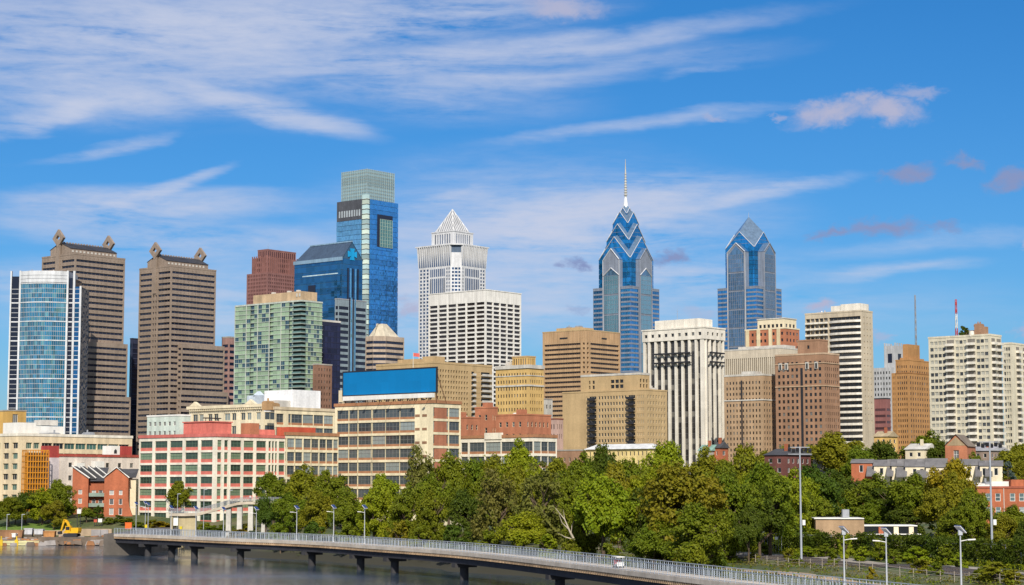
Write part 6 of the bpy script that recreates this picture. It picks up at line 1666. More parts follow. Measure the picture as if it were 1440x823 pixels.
# ------------------------------------------------------------------ lamps
PANEL_M = M_plain('solar_cell_blue', (.025, .05, .16), .25)
def solar_lamp(px, ytop, label, z0=DECK_Z, h=None, o=4.3, arm=-1, first=[None], face=58):
    xs_ = np.array([pix((p[0], p[1], DECK_Z))[0] for p in offset(PATH, o)]); i = int(np.argmin(abs(xs_ - px))); p = offset(PATH, o)[i]
    zt = P(px, ytop, p[1]).z
    t = lamp_at(P(px, 760, p[1]).x, p[1], z0, zt - z0, label, arm, 'solar lamps along the boardwalk', face)
def lamp_at(x, y, z0, h, label, arm=-1, group=None, face=58):
    t = thing('solar_lamp', label, 'street lamp', (x, y, z0), 0, group)
    mb = MB(); mb.tube([(0, 0, 0), (0, 0, h * .5), (0, 0, h - .5)], [.11, .085, .06], 8); mb.box(-.2, .2, -.2, .2, 0, .12); mb.build('pole', POLE_M, t)
    mb = MB(); c, s = math.cos(.75), math.sin(.75); a = .46
    mb.obox((-a, -a * c, h - .35 - a * s), (2 * a, 0, 0), (0, 2 * a * c, 2 * a * s), (0, -.10 * s, .10 * c)); pn = mb.build('solar_panel', PANEL_M, t)
    pn.rotation_euler = (0, 0, R_(face)); m2 = MB(); m2.obox((-a - .06, -a * c - .02, h - .44 - a * s), (2 * a + .12, 0, 0), (0, 2 * a * c + .04, 2 * a * s + .04), (0, -.06 * s, .06 * c)); m2.build('panel_back', WHITE, pn)
    mb = MB(); mb.tube([(0, 0, h - 1.55), (arm * .75, -.1, h - 1.4)], [.05, .04], 6); mb.obox((arm * .7 - .0, -.22, h - 1.46), (arm * .75, 0, .04), (0, .26, 0), (0, 0, .12)); mb.build('lamp_head', WHITE, t)
    mb = MB(); mb.box(-.2, .2, -.16, .16, h - .95, h - .45); mb.build('battery_box', POLE_M, t)
    return t
POLE_M = M_wall('white_lamp_post', (.44, .46, .48), .05, .5)
for px, yt, lb in ((240, 711, 'solar lamp nearest the left end of the boardwalk, in front of the round tree'), (275, 712, 'solar lamp just right of the round tree in front of the coral factory'),
                   (314, 713, 'solar lamp in front of the sloping part of the footbridge'), (360, 712.5, 'solar lamp where the footbridge disappears into the trees'),
                   (417, 711, 'solar lamp first of three before the dense trees, below the cream link factory'), (469, 710, 'solar lamp in the middle of three before the dense trees'),
                   (512.5, 710, 'solar lamp last of three before the dense trees, on the boardwalk bend')):
    solar_lamp(px, yt, lb)
for px, yt, arm, lb in ((1186.5, 740, 1, 'tall near solar lamp left of the other two near ones, arm pointing right'), (1246, 742, -1, 'tall near solar lamp between two others, arm pointing left'), (1350.5, 739, 1, 'tall near solar lamp with a tilted panel before the long ivy fence, rightmost')):
    solar_lamp(px, yt, lb, arm=arm, face=112)
for px, yt, yb, D, lb in ((191, 706, 748, 520, 'banner lamp at the river landing before the brick house'), (204, 705, 745, 530, 'left of two close banner lamps under the coral factory'), (208, 707, 746, 528, 'right of two close banner lamps under the coral factory')):
    p = P(px, yb, D); z0 = tz(p.x, p.y); lamp_at(p.x, p.y, z0, P(px, yt, D).z - z0, lb, -1, 'lamps at the river landing')
for px, yt, D, lb in ((10, 724, 545, 'thin white lamp post on the lawn at the far left'), (31, 724, 545, 'thin white lamp post beside the rusty bins'), (250, 695, 520, 'white lamp post against the round tree'), (287, 689, 520, 'grey lamp post right of the round tree'), (323, 690, 525, 'grey lamp post at the top of the footbridge slope')):
    p = P(px, yt, D); z0 = tz(p.x, p.y); h = p.z - z0; t = thing('lamp_post', lb, 'street lamp', (p.x, p.y, z0), 0, 'thin lamp posts on the bank')
    mb = MB(); mb.tube([(0, 0, 0), (0, 0, h)], [.1, .07], 6); mb.build('pole', POLE_M, t)
    mb = MB(); mb.obox((-.1, -.15, h - .05), (.95, 0, .1), (0, .3, 0), (0, 0, .16)); mb.build('lamp_head', POLE_M, t)
# sports floodlights
for px, yt, D, lb in ((1126, 637, 338, 'tall floodlight pole on the left, crossing the dark trees'), (1394, 630, 318, 'tall floodlight pole on the right, crossing the red brick house')):
    p = P(px, yt, D); x = P(px, 720, D).x; z0 = tz(x, D); h = p.z - z0; t = thing('floodlight_pole', lb, 'floodlight', (x, D, z0), 0, 'sports floodlight poles')
    mb = MB(); mb.tube([(0, 0, 0), (0, 0, h * .5), (0, 0, h)], [.21, .17, .12], 10); mb.build('pole', M_wall('galvanised_pole', (.36, .39, .43), .05, .5), t)
    mb = MB(); mb.box(-2.1, 2.1, -.1, .1, h - .3, h - .15); mb.box(-1.7, 1.7, -.1, .1, h + .9, h + 1.05); mb.box(-.12, .12, -.12, .12, h - .3, h + 1.1); mb.build('crossarm', GREYM, t)
    for i in range(6): m2 = MB(); x_ = -1.8 + i * .72; z_ = h if i % 2 else h + .2; m2.obox((x_ - .25, .15, z_), (.5, 0, 0), (0, .4, .25), (0, -.2, .5)); m2.build('floodlight', DARK, t)
    mb = MB(); mb.box(.25, .75, -.25, .2, h * .33, h * .33 + .9); mb.build('switch_box', WHITE, t)

# ------------------------------------------------------------------ railway, trail, fences on the right bank
BANK = resample(BWP, 4.0)
BANK = np.concatenate([BANK, [[72, 90], [86, 50]]])
BANK = resample([tuple(p) for p in BANK[::6]] + [tuple(BANK[-1])], 4.0)
def drape(d0, d1, z, name, mat, s0=0, s1=None, kind='structure'):
    a, b = offset(BANK, SHO + d0), offset(BANK, SHO + d1); a, b = a[s0:s1], b[s0:s1]; mb = MB()
    k = 3
    for i in range(len(a) - 1):
        for j in range(k):
            f = lambda p, q, t: p + (q - p) * t
            c = [f(a[i], b[i], j / k), f(a[i + 1], b[i + 1], j / k), f(a[i + 1], b[i + 1], (j + 1) / k), f(a[i], b[i], (j + 1) / k)]
            mb.quad(*[(*q, tz(*q) + z) for q in c])
    o = mb.build(name, mat); tag(o, kind=kind); return o
NB = len(BANK); S0 = int(NB * .26)
drape(17, 20.5, .10, 'gravel_path', M_wall('tan_gravel', (.42, .30, .18), .15, .95, .4), S0)
drape(36.5, 45.5, .09, 'railway_ballast', M_wall('ballast', (.15, .135, .125), .25, .95, 1.2, 0, .3), S0)
drape(46, 50, .12, 'access_road', M_wall('worn_concrete_road', (.36, .32, .27), .2, .9, .3), S0)
for d, lb in ((39.2, 'railway track nearer the river, on dark ballast'), (43.2, 'railway track farther from the river, beside the pale access road')):
    c = offset(BANK, SHO + d)[S0:]; o = c[len(c) // 2]; t = thing('railway_track', lb, 'railway track', (o[0], o[1], tz(*o)))
    zz = [tz(*p) for p in c]
    for s in (-.72, .72):
        r = offset(BANK, SHO + d + s)[S0:]; mb = MB()
        for i in range(len(r) - 1):
            dd = r[i + 1] - r[i]; mb.obox((r[i][0] - o[0], r[i][1] - o[1], zz[i] - t.location.z + .22), (*dd, zz[i + 1] - zz[i]), (.1, 0, 0), (0, 0, .16))
        mb.build('rail', M_plain('worn_rail_steel', (.34, .30, .28), .35, .6), t)
    mb = MB()
    for i in range(len(c) - 1):
        dd = (c[i + 1] - c[i]); L_ = np.linalg.norm(dd); u = dd / L_; n = np.array([-u[1], u[0]])
        for s in range(5): p = c[i] + dd * s / 5 - n * 1.25; mb.obox((p[0] - o[0], p[1] - o[1], zz[i] - t.location.z + .06), (*(n * 2.5), 0), (*(u * .25), 0), (0, 0, .16))
    mb.build('sleeper', M_wall('sleeper_wood', (.10, .08, .065)), t)
def wire_fence(d, label, h, s0, s1, mat, step=1, wires=4):
    c = offset(BANK, SHO + d)[s0:s1]; o = c[0]; z0 = tz(*o); t = thing('wire_fence', label, 'fence', (o[0], o[1], z0)); mb = MB()
    mb.tube([(0, 0, -.2), (0, 0, h)], .06, 5); pm = None
    for i in range(0, len(c), step):
        x, y = c[i] - o; z = tz(*c[i]) - z0
        if pm is None: pm = mb.build('fence_post', mat, t, (x, y, z)).data
        else: link('fence_post', pm, t, (x, y, z))
    mb = MB()
    for i in range(len(c) - 1):
        a, b = c[i] - o, c[i + 1] - o; za, zb = tz(*c[i]) - z0, tz(*c[i + 1]) - z0
        for k in range(wires): f = h * (k + .6) / wires; mb.tube([(*a, za + f), (*b, zb + f)], .022, 3, 0, False)
    mb.build('wire', mat, t)
wire_fence(29, 'low wire fence with pale posts between the gravel path and the railway', 1.5, S0, None, M_wall('weathered_post', (.42, .36, .28), .2), 1, 3)

# ------------------------------------------------------------------ footbridge ramp
def footbridge():
    D = 505
    pts = [(240, 722), (262, 722), (280, 721.5), (300, 716), (318, 711), (335, 706.5), (348, 705.5), (372, 705.5), (395, 706)]
    t = thing('footbridge_ramp', 'concrete footbridge ramp climbing to the right in front of the coral factory', 'footbridge', (0, 0, 0))
    mb = MB(); rails = [MB(), MB()]; Y0, Y1 = D - 1.6, D + 1.6
    w = [P(a, b, D) for a, b in pts]
    for i in range(len(w) - 1):
        a, b = w[i], w[i + 1]
        mb.add([(a.x, Y0, a.z - .7), (b.x, Y0, b.z - .7), (b.x, Y1, b.z - .7), (a.x, Y1, a.z - .7), (a.x, Y0, a.z), (b.x, Y0, b.z), (b.x, Y1, b.z), (a.x, Y1, a.z)], [(3, 2, 1, 0), (4, 5, 6, 7), (0, 1, 5, 4), (2, 3, 7, 6)])
        n = 5
        for Y, r in ((Y0 + .1, rails[0]), (Y1 - .1, rails[1])):
            for k in range(n): q = a.lerp(b, k / n); r.box(q.x - .03, q.x + .03, Y - .03, Y + .03, q.z, q.z + 1.15)
            for f in (.3, .6, .88, 1.15): r.tube([(a.x, Y, a.z + f), (b.x, Y, b.z + f)], .035, 4, 0, False)
    mb.build('ramp_deck', M_wall('tan_concrete', (.50, .43, .33), .12), t)
    for r in rails: r.build('railing', GREYM, t)
    for px in (322, 337.5, 353, 372):
        c = P(px, 706, D); g0 = tz(c.x, D); m = MB(); z1 = c.z - .7 if px > 330 else P(px, 710, D).z - .7
        m.loft([[(c.x + s * q, D + u, z) for s, u in ((-1, -.8), (1, -.8), (1, .8), (-1, .8))] for z, q in ((g0 - 1, .75), (g0 + 2.5, .62), (z1, .62))]); m.build('pillar', CONC_L, t)
    m = MB(); a = P(241, 722, D); b = P(320, 722, D); g0 = tz(a.x, D) - 1; m.box(a.x, a.x + .6, Y0 + .3, Y1 - .3, g0, a.z - .7); c1, c2 = P(252, 722, D), P(276, 722, D); m.box(c1.x, c2.x, Y0 + .8, Y1 - .3, g0, a.z - .701); m.build('abutment', M_wall('yellowish_concrete', (.46, .38, .22), .2), t)
    p = P(352, 705.5, D); person('person in a light top standing on the footbridge', (p.x, D, p.z), 1.72, (.62, .58, .55), (.05, .06, .1))
def person(label, loc, h, top, trousers, turn=0.0):
    """small walking figure grown as one skin"""
    t = thing('person', label, 'person', loc, turn)
    k = h / 1.75
    V = [((0, 0, .95), .15), ((0, 0, 1.15), .14), ((0, 0, 1.38), .17), ((0, 0, 1.50), .07), ((0, -.02, 1.60), .095), ((0, 0, 1.70), .085),
         ((.10, .02, .90), .10), ((.12, .10, .50), .07), ((.12, .02, .08), .05), ((.12, -.10, .03), .045), ((-.10, -.02, .90), .10), ((-.12, -.14, .50), .07), ((-.12, -.10, .08), .05), ((-.12, -.24, .03), .045),
         ((.20, 0, 1.42), .06), ((.26, .06, 1.15), .047), ((.25, -.02, .90), .04), ((-.20, 0, 1.42), .06), ((-.26, -.04, 1.15), .047), ((-.25, -.14, .92), .04)]
    E = [(0, 1), (1, 2), (2, 3), (3, 4), (4, 5), (0, 6), (6, 7), (7, 8), (8, 9), (0, 10), (10, 11), (11, 12), (12, 13), (2, 14), (14, 15), (15, 16), (2, 17), (17, 18), (18, 19)]
    mb = MB()
    for (a, b) in E: mb.tube([Vector(V[a][0]) * k, Vector(V[b][0]) * k], [V[a][1] * k, V[b][1] * k], 8)
    me = bpy.data.meshes.new('body'); me.from_pydata([tuple(Vector(v) * k) for v, r in V], E, [])
    o = link('body', me, t); me.materials.append(M_plain('skin_tone', (.42, .26, .18), .6)); me.materials.append(M_plain('clothing', top, .9)); me.materials.append(M_plain('trouser_cloth', trousers, .9))
    md = o.modifiers.new('skin', 'SKIN'); o.modifiers.new('smooth', 'SUBSURF').levels = 1; o.modifiers['smooth'].render_levels = 1
    if not me.skin_vertices: bpy.context.view_layer.objects.active = o
    for i, (v, r) in enumerate(V):
        s = me.skin_vertices[0].data[i]; s.radius = (r * k, r * k); s.use_root = (i == 0)
    dg = bpy.context.evaluated_depsgraph_get(); me2 = bpy.data.meshes.new_from_object(o.evaluated_get(dg)); o.modifiers.clear(); o.data = me2
    me2.materials.clear()
    for mt in me.materials: me2.materials.append(mt)
    for p in me2.polygons: z = p.center.z / k; p.material_index = 0 if z > 1.5 or (z < 1.0 and abs(p.center.x) > .2 * k) else (1 if z > .93 else 2); p.use_smooth = True
    mb = MB(); mb.loft([[(math.cos(a) * r * k, .02 * k + math.sin(a) * r * k, z * k) for a in [q * math.pi / 4 for q in range(8)]] for z, r in ((1.66, .103), (1.74, .098), (1.79, .06))], smooth=True); mb.build('hair', DARK, t)
footbridge()

# utility cart on the boardwalk
def cart():
    i = int(np.argmin([abs(pix((p[0], p[1], DECK_Z))[0] - 870) for p in offset(PATH, 2.2)])); p = offset(PATH, 2.2)[i]; d = np.gradient(PATH, axis=0)[i]
    k_ = .8
    t = thing('utility_cart', 'small utility cart with a white roof on the boardwalk', 'cart', (p[0], p[1], DECK_Z), math.atan2(d[1], d[0]))
    mb = MB(); mb.box(-1.4, 1.4, -.65, .65, .35, .8); mb.box(.9, 1.4, -.62, .62, .8, 1.1); mb.build('body', M_plain('cart_white', (.7, .7, .68), .5), t)
    mb = MB(); mb.box(-.6, .3, -.66, -.6, .5, 1.1); mb.box(-.6, .3, -.6, .6, .8, 1.0); mb.box(-.7, -.55, -.6, .6, 1.0, 1.5); mb.build('seat', M_plain('cart_red', (.55, .05, .06), .6), t)
    mb = MB(); mb.box(-1.5, 1.5, -.75, .75, 1.95, 2.1); mb.build('roof', WHITE, t)
    mb = MB()
    for x in (-1.3, 1.2):
        for y in (-.6, .6): mb.tube([(x, y, .8), (x, y, 1.95)], .04, 5)
    mb.build('roof_post', GREYM, t)
    for x in (-.95, .95):
        for y in (-.62, .62): m = MB(); m.tube([(x, y - .09, .3), (x, y + .09, .3)], .3, 12); m.build('wheel', DARK, t)
    t.scale = (.62, .8, .75)
cart()

# ------------------------------------------------------------------ left bank: wall, machines, barge, clutter
def left_bank():
    # retaining wall
    mb = MB(); t = thing('retaining_wall', 'tan retaining wall along the left bank behind the excavator', 'wall', (0, 0, 0))
    for a, b, D in ((44, 90, 548), (90, 128, 546), (128, 157, 541)):
        p, q = P(a, 750, D), P(b, 750, D); mb.box(p.x + .01, q.x, D, D + 1.2, -1, P(a, 744 if a > 60 else 746, D).z)
    mb.build('wall', M_wall('tan_wall_concrete', (.44, .33, .22), .2, .9), t)
    mb = MB()
    for a, b in ((128.5, 141), (141.6, 152)): p, q = P(a, 745, 540.6), P(b, 755, 540.6); mb.box(p.x, q.x, 540.5, 540.9, q.z, p.z)
    mb.build('grey_panel', M_wall('grey_form_panel', (.33, .31, .30), .15), t)
    # barge of pale floats
    t = thing('work_barge', 'long low pale yellow work barge moored at the far left bank', 'barge', (*P(24, 762, 536).xy, 0)); L0 = P(-30, 762, 536).x - t.location.x; L1 = P(57, 762, 536).x - t.location.x
    mb = MB(); mb.loft([[(x, -1.6 + dy, z) for dy, z in ((0, .1), (3.6, .1), (3.6, 1.3), (0, 1.3))] for x in (L0, L1)]); mb.box(L0, L1, -1.75, -1.6, .75, .95); mb.build('hull', M_wall('pale_yellow_hull', (.60, .56, .30), .15, .7), t)
    for px in (4, 25.5): x = P(px, 762, 536).x - t.location.x; m = MB(); m.box(x - .45, x + .45, -2.0, -1.55, .0, 1.6); m.tube([(x, -1.7, 1.5), (x, -1.7, 2.6)], .22, 8); m.build('mooring_post', M_wall('yellow_paint', (.70, .46, .02), .1, .5), t)
    # containers and bins on the barge and bank
    for label, px0, px1, y0, y1, D, mat, cat in (('long rusty brown skip at the far left of the bank', -4, 33, 745.5, 756, 540, M_wall('rusty_skip', (.30, .16, .08), .25), 'skip'), ('left of two pale grey storage bins on the bank', 35, 46.5, 743, 751.5, 542, M_wall('pale_bin', (.46, .46, .47)), 'container'),
                                            ('right of two pale grey storage bins on the bank', 49, 61.5, 744, 751.5, 541, M_wall('pale_bin', (.46, .46, .47)), 'container'), ('small white tank among rubble on the left bank', 18, 23, 750, 755.5, 537.5, WHITE, 'tank'),
                                            ('rusty orange steel heap frame between bins and excavator', 62, 78, 747, 755.5, 539, M_wall('orange_rust', (.42, .20, .07), .3), 'skip')):
        a, b = P(px0, y0, D), P(px1, y1, D); w = b.x - a.x; h = a.z - b.z; t = thing(cat.replace(' ', '_'), label, cat, ((a.x + b.x) / 2, D, b.z)); mb = MB()
        mb.loft([[(s * w / 2 * q, u, z) for s, u in ((-1, -1), (1, -1), (1, 1), (-1, 1))] for z, q in ((0, .92), (h, 1.0))], cap=True); mb.build('body', mat, t)
        mb = MB(); mb.box(-w / 2 - .08, w / 2 + .08, -1.1, -1.0, h - .2, h); mb.box(-w / 2 - .08, w / 2 + .08, 1.0, 1.1, h - .2, h)
        for i in range(int(w / 1.2)): x = -w / 2 + .6 + i * 1.2; mb.box(x, x + .15, -1.08, -.9, .2, h - .2)
        mb.build('rib', mat, t)
        a_ = MB(); a_.box(-w / 2 + .1, w / 2 - .1, -.9, .9, -4.5, -.01); a_.build('timber_base', M_wall('wet_timber', (.10, .08, .06)), t)
    # excavator
    D = 539; p = P(101, 755, D); t = thing('excavator', 'yellow excavator with raised boom working on the left bank', 'excavator', (p.x, D, p.z), R_(-8)); Y = M_wall('machine_yellow', (.68, .38, .01), .08, .5)
    for y in (-1.2, 1.2):
        mb = MB(); pr = [(-2.0, .2), (-1.7, 0), (1.7, 0), (2.0, .2), (2.0, .7), (1.7, .95), (-1.7, .95), (-2.0, .7)]
        mb.loft([[(x, y + s, z) for x, z in pr] for s in (-.3, .3)]); mb.build('track', DARK, t)
    mb = MB(); mb.box(-1.9, 2.2, -1.35, 1.35, 1.05, 1.5); mb.box(.2, 2.3, -1.35, 1.35, 1.5, 2.5); mb.build('body', Y, t)
    mb = MB(); mb.loft([[(x, y, z) for x, y in ((-1.5, -1.3), (0, -1.3), (0, .1), (-1.5, .1))] for z in (1.5, 3.0)]); cab = mb.build('cab', Y, t); m = MB(); m.box(-1.3, -.2, -1.34, -1.31, 1.9, 2.8); m.box(-1.54, -1.51, -1.1, -.1, 1.8, 2.8); m.build('cab_window', BLACKG, cab)
    def arm(mb, pts, w0, w1, y=.5):
        for i in range(len(pts) - 1):
            a, b = Vector((pts[i][0], 0, pts[i][1])), Vector((pts[i + 1][0], 0, pts[i + 1][1])); n = (b - a).normalized(); u = Vector((-n.z, 0, n.x))
            mb.add([a - u * w0 + Vector((0, y - .25, 0)), b - u * w1 + Vector((0, y - .25, 0)), b + u * w1 + Vector((0, y - .25, 0)), a + u * w0 + Vector((0, y - .25, 0)), a - u * w0 + Vector((0, y + .25, 0)), b - u * w1 + Vector((0, y + .25, 0)), b + u * w1 + Vector((0, y + .25, 0)), a + u * w0 + Vector((0, y + .25, 0))], [(0, 1, 2, 3), (7, 6, 5, 4), (0, 1, 5, 4), (1, 2, 6, 5), (2, 3, 7, 6), (3, 0, 4, 7)])
    mb = MB(); arm(mb, [(-.4, 1.6), (-1.6, 4.2), (-2.6, 4.6)], .38, .3); mb.build('boom', Y, t)
    mb = MB(); arm(mb, [(-2.4, 4.7), (-3.3, 1.6)], .28, .2); mb.build('stick', Y, t)
    mb = MB(); mb.loft([[(-3.3 + x, .5 + y, 1.5 + z) for x, z in ((0, .1), (-.9, -.1), (-.8, -.9), (.1, -.8))] for y in (-.6, .6)]); mb.build('bucket', DARK, t)
    # base so that it stands on the fill
    rub = MB(); rr = random.Random(3)
    for i in range(260):
        px = rr.uniform(-5, 158); D = rr.uniform(534.5, 540.2); y0 = P(px, 766 - (D - 534) * 1.4 - (2 if px > 62 else 0), D); s = rr.uniform(.35, 1.1)
        a = [rr.uniform(.6, 1.2) for _ in range(8)]; c = Vector((y0.x, D, max(-.2, min(y0.z, 3.2)) - .2))
        vs = [c + Vector((dx * s * a[k] * 1.3, dy * s * a[(k + 3) % 8], dz * s * .7 * a[(k + 5) % 8])) for k, (dx, dy, dz) in enumerate([(-1, -1, -1), (1, -1, -1), (1, 1, -1), (-1, 1, -1), (-.7, -.7, 1), (.7, -.7, 1), (.7, .7, 1), (-.7, .7, 1)])]
        rub.add(vs, [(3, 2, 1, 0), (4, 5, 6, 7), (0, 1, 5, 4), (1, 2, 6, 5), (2, 3, 7, 6), (3, 0, 4, 7)], rr.choice([0, 0, 1, 2]))
    tag(rub.build('rubble', [M_wall('brown_rubble', (.16, .12, .09), .3), M_wall('grey_rubble', (.30, .27, .25), .3), M_wall('rust_rubble', (.30, .14, .06), .3)]), kind='stuff')
    # river work platform the excavator stands on
    mb = MB(); a, b = P(58, 757, 539), P(158, 757, 539); mb.box(a.x, b.x, 535.5, 541, -2, P(100, 755.2, 539).z); tag(mb.build('work_platform', M_wall('dark_fill', (.15, .115, .085), .3)), 'dark earth fill platform under the excavator', 'platform')
    # lawn strip, road and parked things
    for label, px, yb, D, w, h, d, mat, nm, cat in (('orange work barrier sign at the left end of the boardwalk', 180.5, 746, 470, 1.6, 1.9, .3, M_wall('signal_orange', (.75, .15, .03)), 'barrier_sign', 'sign'),
                                          ('white notice board on posts left of the right brick house', 111, 724, 560, 1.1, 1.6, .12, WHITE, 'notice_board', 'sign'), ('white utility cabinet by the path in front of the brick houses', 141, 736, 560, 1.1, 1.3, .8, WHITE, 'utility_cabinet', 'cabinet'),
                                          ('red utility cabinet by the path left of the white one', 134.5, 736, 560, .9, 1.1, .8, M_wall('red_cabinet', (.5, .1, .06)), 'utility_cabinet', 'cabinet'), ('white door panel in the wall beneath the footbridge', 247, 741, 500, 1.2, 2.3, .2, WHITE, 'white_door', 'door'),
                                          ('yellow waste bin on the path left of the footbridge door', 205.5, 744, 505, .6, 1.1, .6, M_wall('bin_yellow', (.7, .55, .03)), 'waste_bin', 'bin'), ('yellow waste bin right of the footbridge door', 254.5, 746, 498, .6, 1.0, .6, M_wall('bin_yellow', (.7, .55, .03)), 'waste_bin', 'bin')):
        p = P(px, yb, D); z0 = tz(p.x, D) if D > 480 else p.z; t = thing(nm, label, cat, (p.x, D, z0)); g0 = max(.0, p.z - z0); mb = MB()
        mb.box(-w / 2, w / 2, -d / 2, d / 2, g0 + .3, g0 + h); mb.box(-w / 2 - .05, w / 2 + .05, -d / 2 - .05, d / 2 + .05, g0 + h - .12, g0 + h + .02); mb.build('panel', mat, t)
        mb = MB(); mb.box(-w / 2 + .05, -w / 2 + .2, -.08, .08, 0, g0 + .3); mb.box(w / 2 - .2, w / 2 - .05, -.08, .08, 0, g0 + .3); mb.build('leg', DARK, t)
left_bank()

# ================================================================== trees and plants
LEAF = {
    'bright': M_leaf('bright_leaf', (0.186, 0.257, 0.010), (0.293, 0.309, 0.016)),
    'mid': M_leaf('mid_green_leaf', (0.111, 0.162, 0.010), (0.214, 0.226, 0.014)),
    'dark': M_leaf('dark_green_leaf', (0.052, 0.094, 0.010), (0.119, 0.150, 0.014)),
    'olive': M_leaf('olive_leaf', (0.170, 0.182, 0.011), (0.277, 0.241, 0.016)),
    'brown': M_leaf('greyish_olive_leaf', (0.131, 0.139, 0.023), (0.214, 0.194, 0.040)),
    'yellow': M_leaf('yellowing_leaf', (0.254, 0.238, 0.012), (0.365, 0.246, 0.016)),
    'blue': M_leaf('blue_spruce_needle', (0.079, 0.119, 0.095), (0.135, 0.175, 0.142)),
}
def leaf_mesh(name, centres, radii, per, size, seed, flat=.75, up=.5):
    """clumps of leaf-sized faces; every clump is a loose shell of leaves turned outwards"""
    rg = np.random.default_rng(seed); centres = np.asarray(centres); n = len(centres)
    c = np.repeat(centres, per, 0); r = np.repeat(np.asarray(radii), per)[:, None]
    d = rg.normal(size=(n * per, 3)); d /= np.linalg.norm(d, axis=1)[:, None]
    rad = np.where(rg.random((n * per, 1)) < .2, rg.uniform(.8, 1.55, (n * per, 1)), rg.uniform(.35, 1.08, (n * per, 1)) ** .6)
    p = c + d * rad * r * np.array([1, 1, flat])
    mid = np.average(centres, axis=0)
    out = p - mid; out /= np.linalg.norm(out, axis=1)[:, None] + 1e-6
    nn = d * .55 + out * .35 + np.array([0, 0, up]) + rg.normal(size=p.shape) * .55
    nn /= np.linalg.norm(nn, axis=1)[:, None]
    a = np.cross(nn, rg.normal(size=p.shape)); a /= np.linalg.norm(a, axis=1)[:, None]; b = np.cross(nn, a)
    s = size * rg.uniform(.6, 1.35, (len(p), 1)); l = s * 1.0; w = s * .62
    quad = np.stack([p - a * l * .5, p + b * w * .5 - a * l * .05 + nn * s * .08, p + a * l * .5, p - b * w * .5 - a * l * .05 + nn * s * .08], 1)
    me = bpy.data.meshes.new(name); m = len(p)
    me.vertices.add(4 * m); me.loops.add(4 * m); me.polygons.add(m)
    me.vertices.foreach_set('co', quad.reshape(-1)); me.loops.foreach_set('vertex_index', np.arange(4 * m, dtype=np.int32))
    me.polygons.foreach_set('loop_start', np.arange(0, 4 * m, 4, dtype=np.int32)); me.polygons.foreach_set('loop_total', np.full(m, 4, dtype=np.int32))
    me.update(calc_edges=True); return me
def crown_proto(seed, lobes=8, clumps=210, per=92, size=.088, sparse=1.0, tall=1.0):
    """crown of unit half-width, base at z=0, top at z=2*tall: uneven lobes, each carrying clumps of leaves over its outside"""
    rg = random.Random(seed); L = []
    L.append((0, 0, 1.05 * tall, .72))
    for i in range(lobes):
        a = 2 * math.pi * (i + rg.uniform(-.3, .3)) / lobes; z = rg.uniform(.35, 1.5) * tall; q = math.sqrt(max(.15, 1 - ((z / tall - .85) / 1.05) ** 2))
        rr = rg.uniform(.34, .54); L.append((math.cos(a) * q * (1 - rr) * 1.05, math.sin(a) * q * (1 - rr) * 1.05, z, rr))
    for i in range(3): L.append((rg.uniform(-.3, .3), rg.uniform(-.3, .3), (1.5 + .12 * i) * tall, rg.uniform(.28, .42)))
    cs, rs = [], []
    for _ in range(clumps):
        x, y, z, r = rg.choice(L); u = rg.uniform(-.55, 1); th = rg.uniform(0, 2 * math.pi); s = math.sqrt(1 - u * u); k = rg.uniform(.72, 1.04)
        c = (x + math.cos(th) * s * r * k, y + math.sin(th) * s * r * k, max(.06, z + u * r * k * tall))
        cs.append(c); rs.append(rg.uniform(.10, .215))
    return leaf_mesh('crown', cs, rs, int(per * sparse), size, seed)
PROTO = [crown_proto(s) for s in (1, 2, 3, 4, 5)]
PROTO_S = [crown_proto(s, 9, 140, 60, .10, .75, 1.1) for s in (21, 22)]
PROTO_B = [crown_proto(s, 6, 60, 70, .19) for s in (31, 32)]
def limb_mesh(seed, sparse=False):
    rg = random.Random(seed); mb = MB(); lean = rg.uniform(-.12, .12)
    mb.tube([(0, 0, -.3), (lean * .3, 0, .3), (lean, .03, .62), (lean * 1.2, 0, 1.0)], [.085, .06, .042, .012], 7)
    for i in range(8):
        a = 2 * math.pi * i / 8 + rg.uniform(-.3, .3); z = rg.uniform(.25, .66); q = rg.uniform(.45, .85); tz_ = z + rg.uniform(.15, .34)
        m = (lean * z + math.cos(a) * q * .5, math.sin(a) * q * .5, z + (tz_ - z) * .65); e = (math.cos(a) * q, math.sin(a) * q, tz_)
        mb.tube([(lean * z, 0, z), m, e], [.034, .022, .007], 5)
        for s in (-1, 1): b = a + s * .5; mb.tube([m, (m[0] + math.cos(b) * .3, m[1] + math.sin(b) * .3, m[2] + .16)], [.014, .005], 4)
    me = bpy.data.meshes.new('trunk'); me.from_pydata(mb.v, [], mb.f); me.polygons.foreach_set('use_smooth', [True] * len(mb.f)); me.update(); me.materials.append(BARK); return me
TRUNK = [limb_mesh(s) for s in (1, 2, 3)]
for me in PROTO + PROTO_S + PROTO_B: me.materials.append(LEAF['mid'])
TN = [0]
def plant(px, ytop, hw, D, kind, label, name='tree', cat='tree', group=None, protos=None, crown0=.22, z0=None, x=None):
    TN[0] += 1; i = TN[0]; rr = random.Random(i * 7 + 1)
    p = P(px, ytop, D); x = P(px, (ytop + 740) / 2, D).x if x is None else x; zg = tz(x, D) if z0 is None else z0; H = max(2.0, p.z - zg); W = hw * D / FPX
    t = thing(name, label, cat, (x, D, zg - .15), rr.uniform(0, 6.28), group)
    c = bpy.data.objects.new('crown', (protos or PROTO)[i % len(protos or PROTO)]); COL.objects.link(c); c.parent = t
    base = H * crown0; c.location = (0, 0, base); c.scale = (W, W, (H - base) / 2.02)
    c.material_slots[0].link = 'OBJECT'; c.material_slots[0].material = LEAF[kind]
    k = bpy.data.objects.new('trunk', TRUNK[i % 3]); COL.objects.link(k); k.parent = t; k.scale = (W * .95, W * .95, H * .9)
    return t
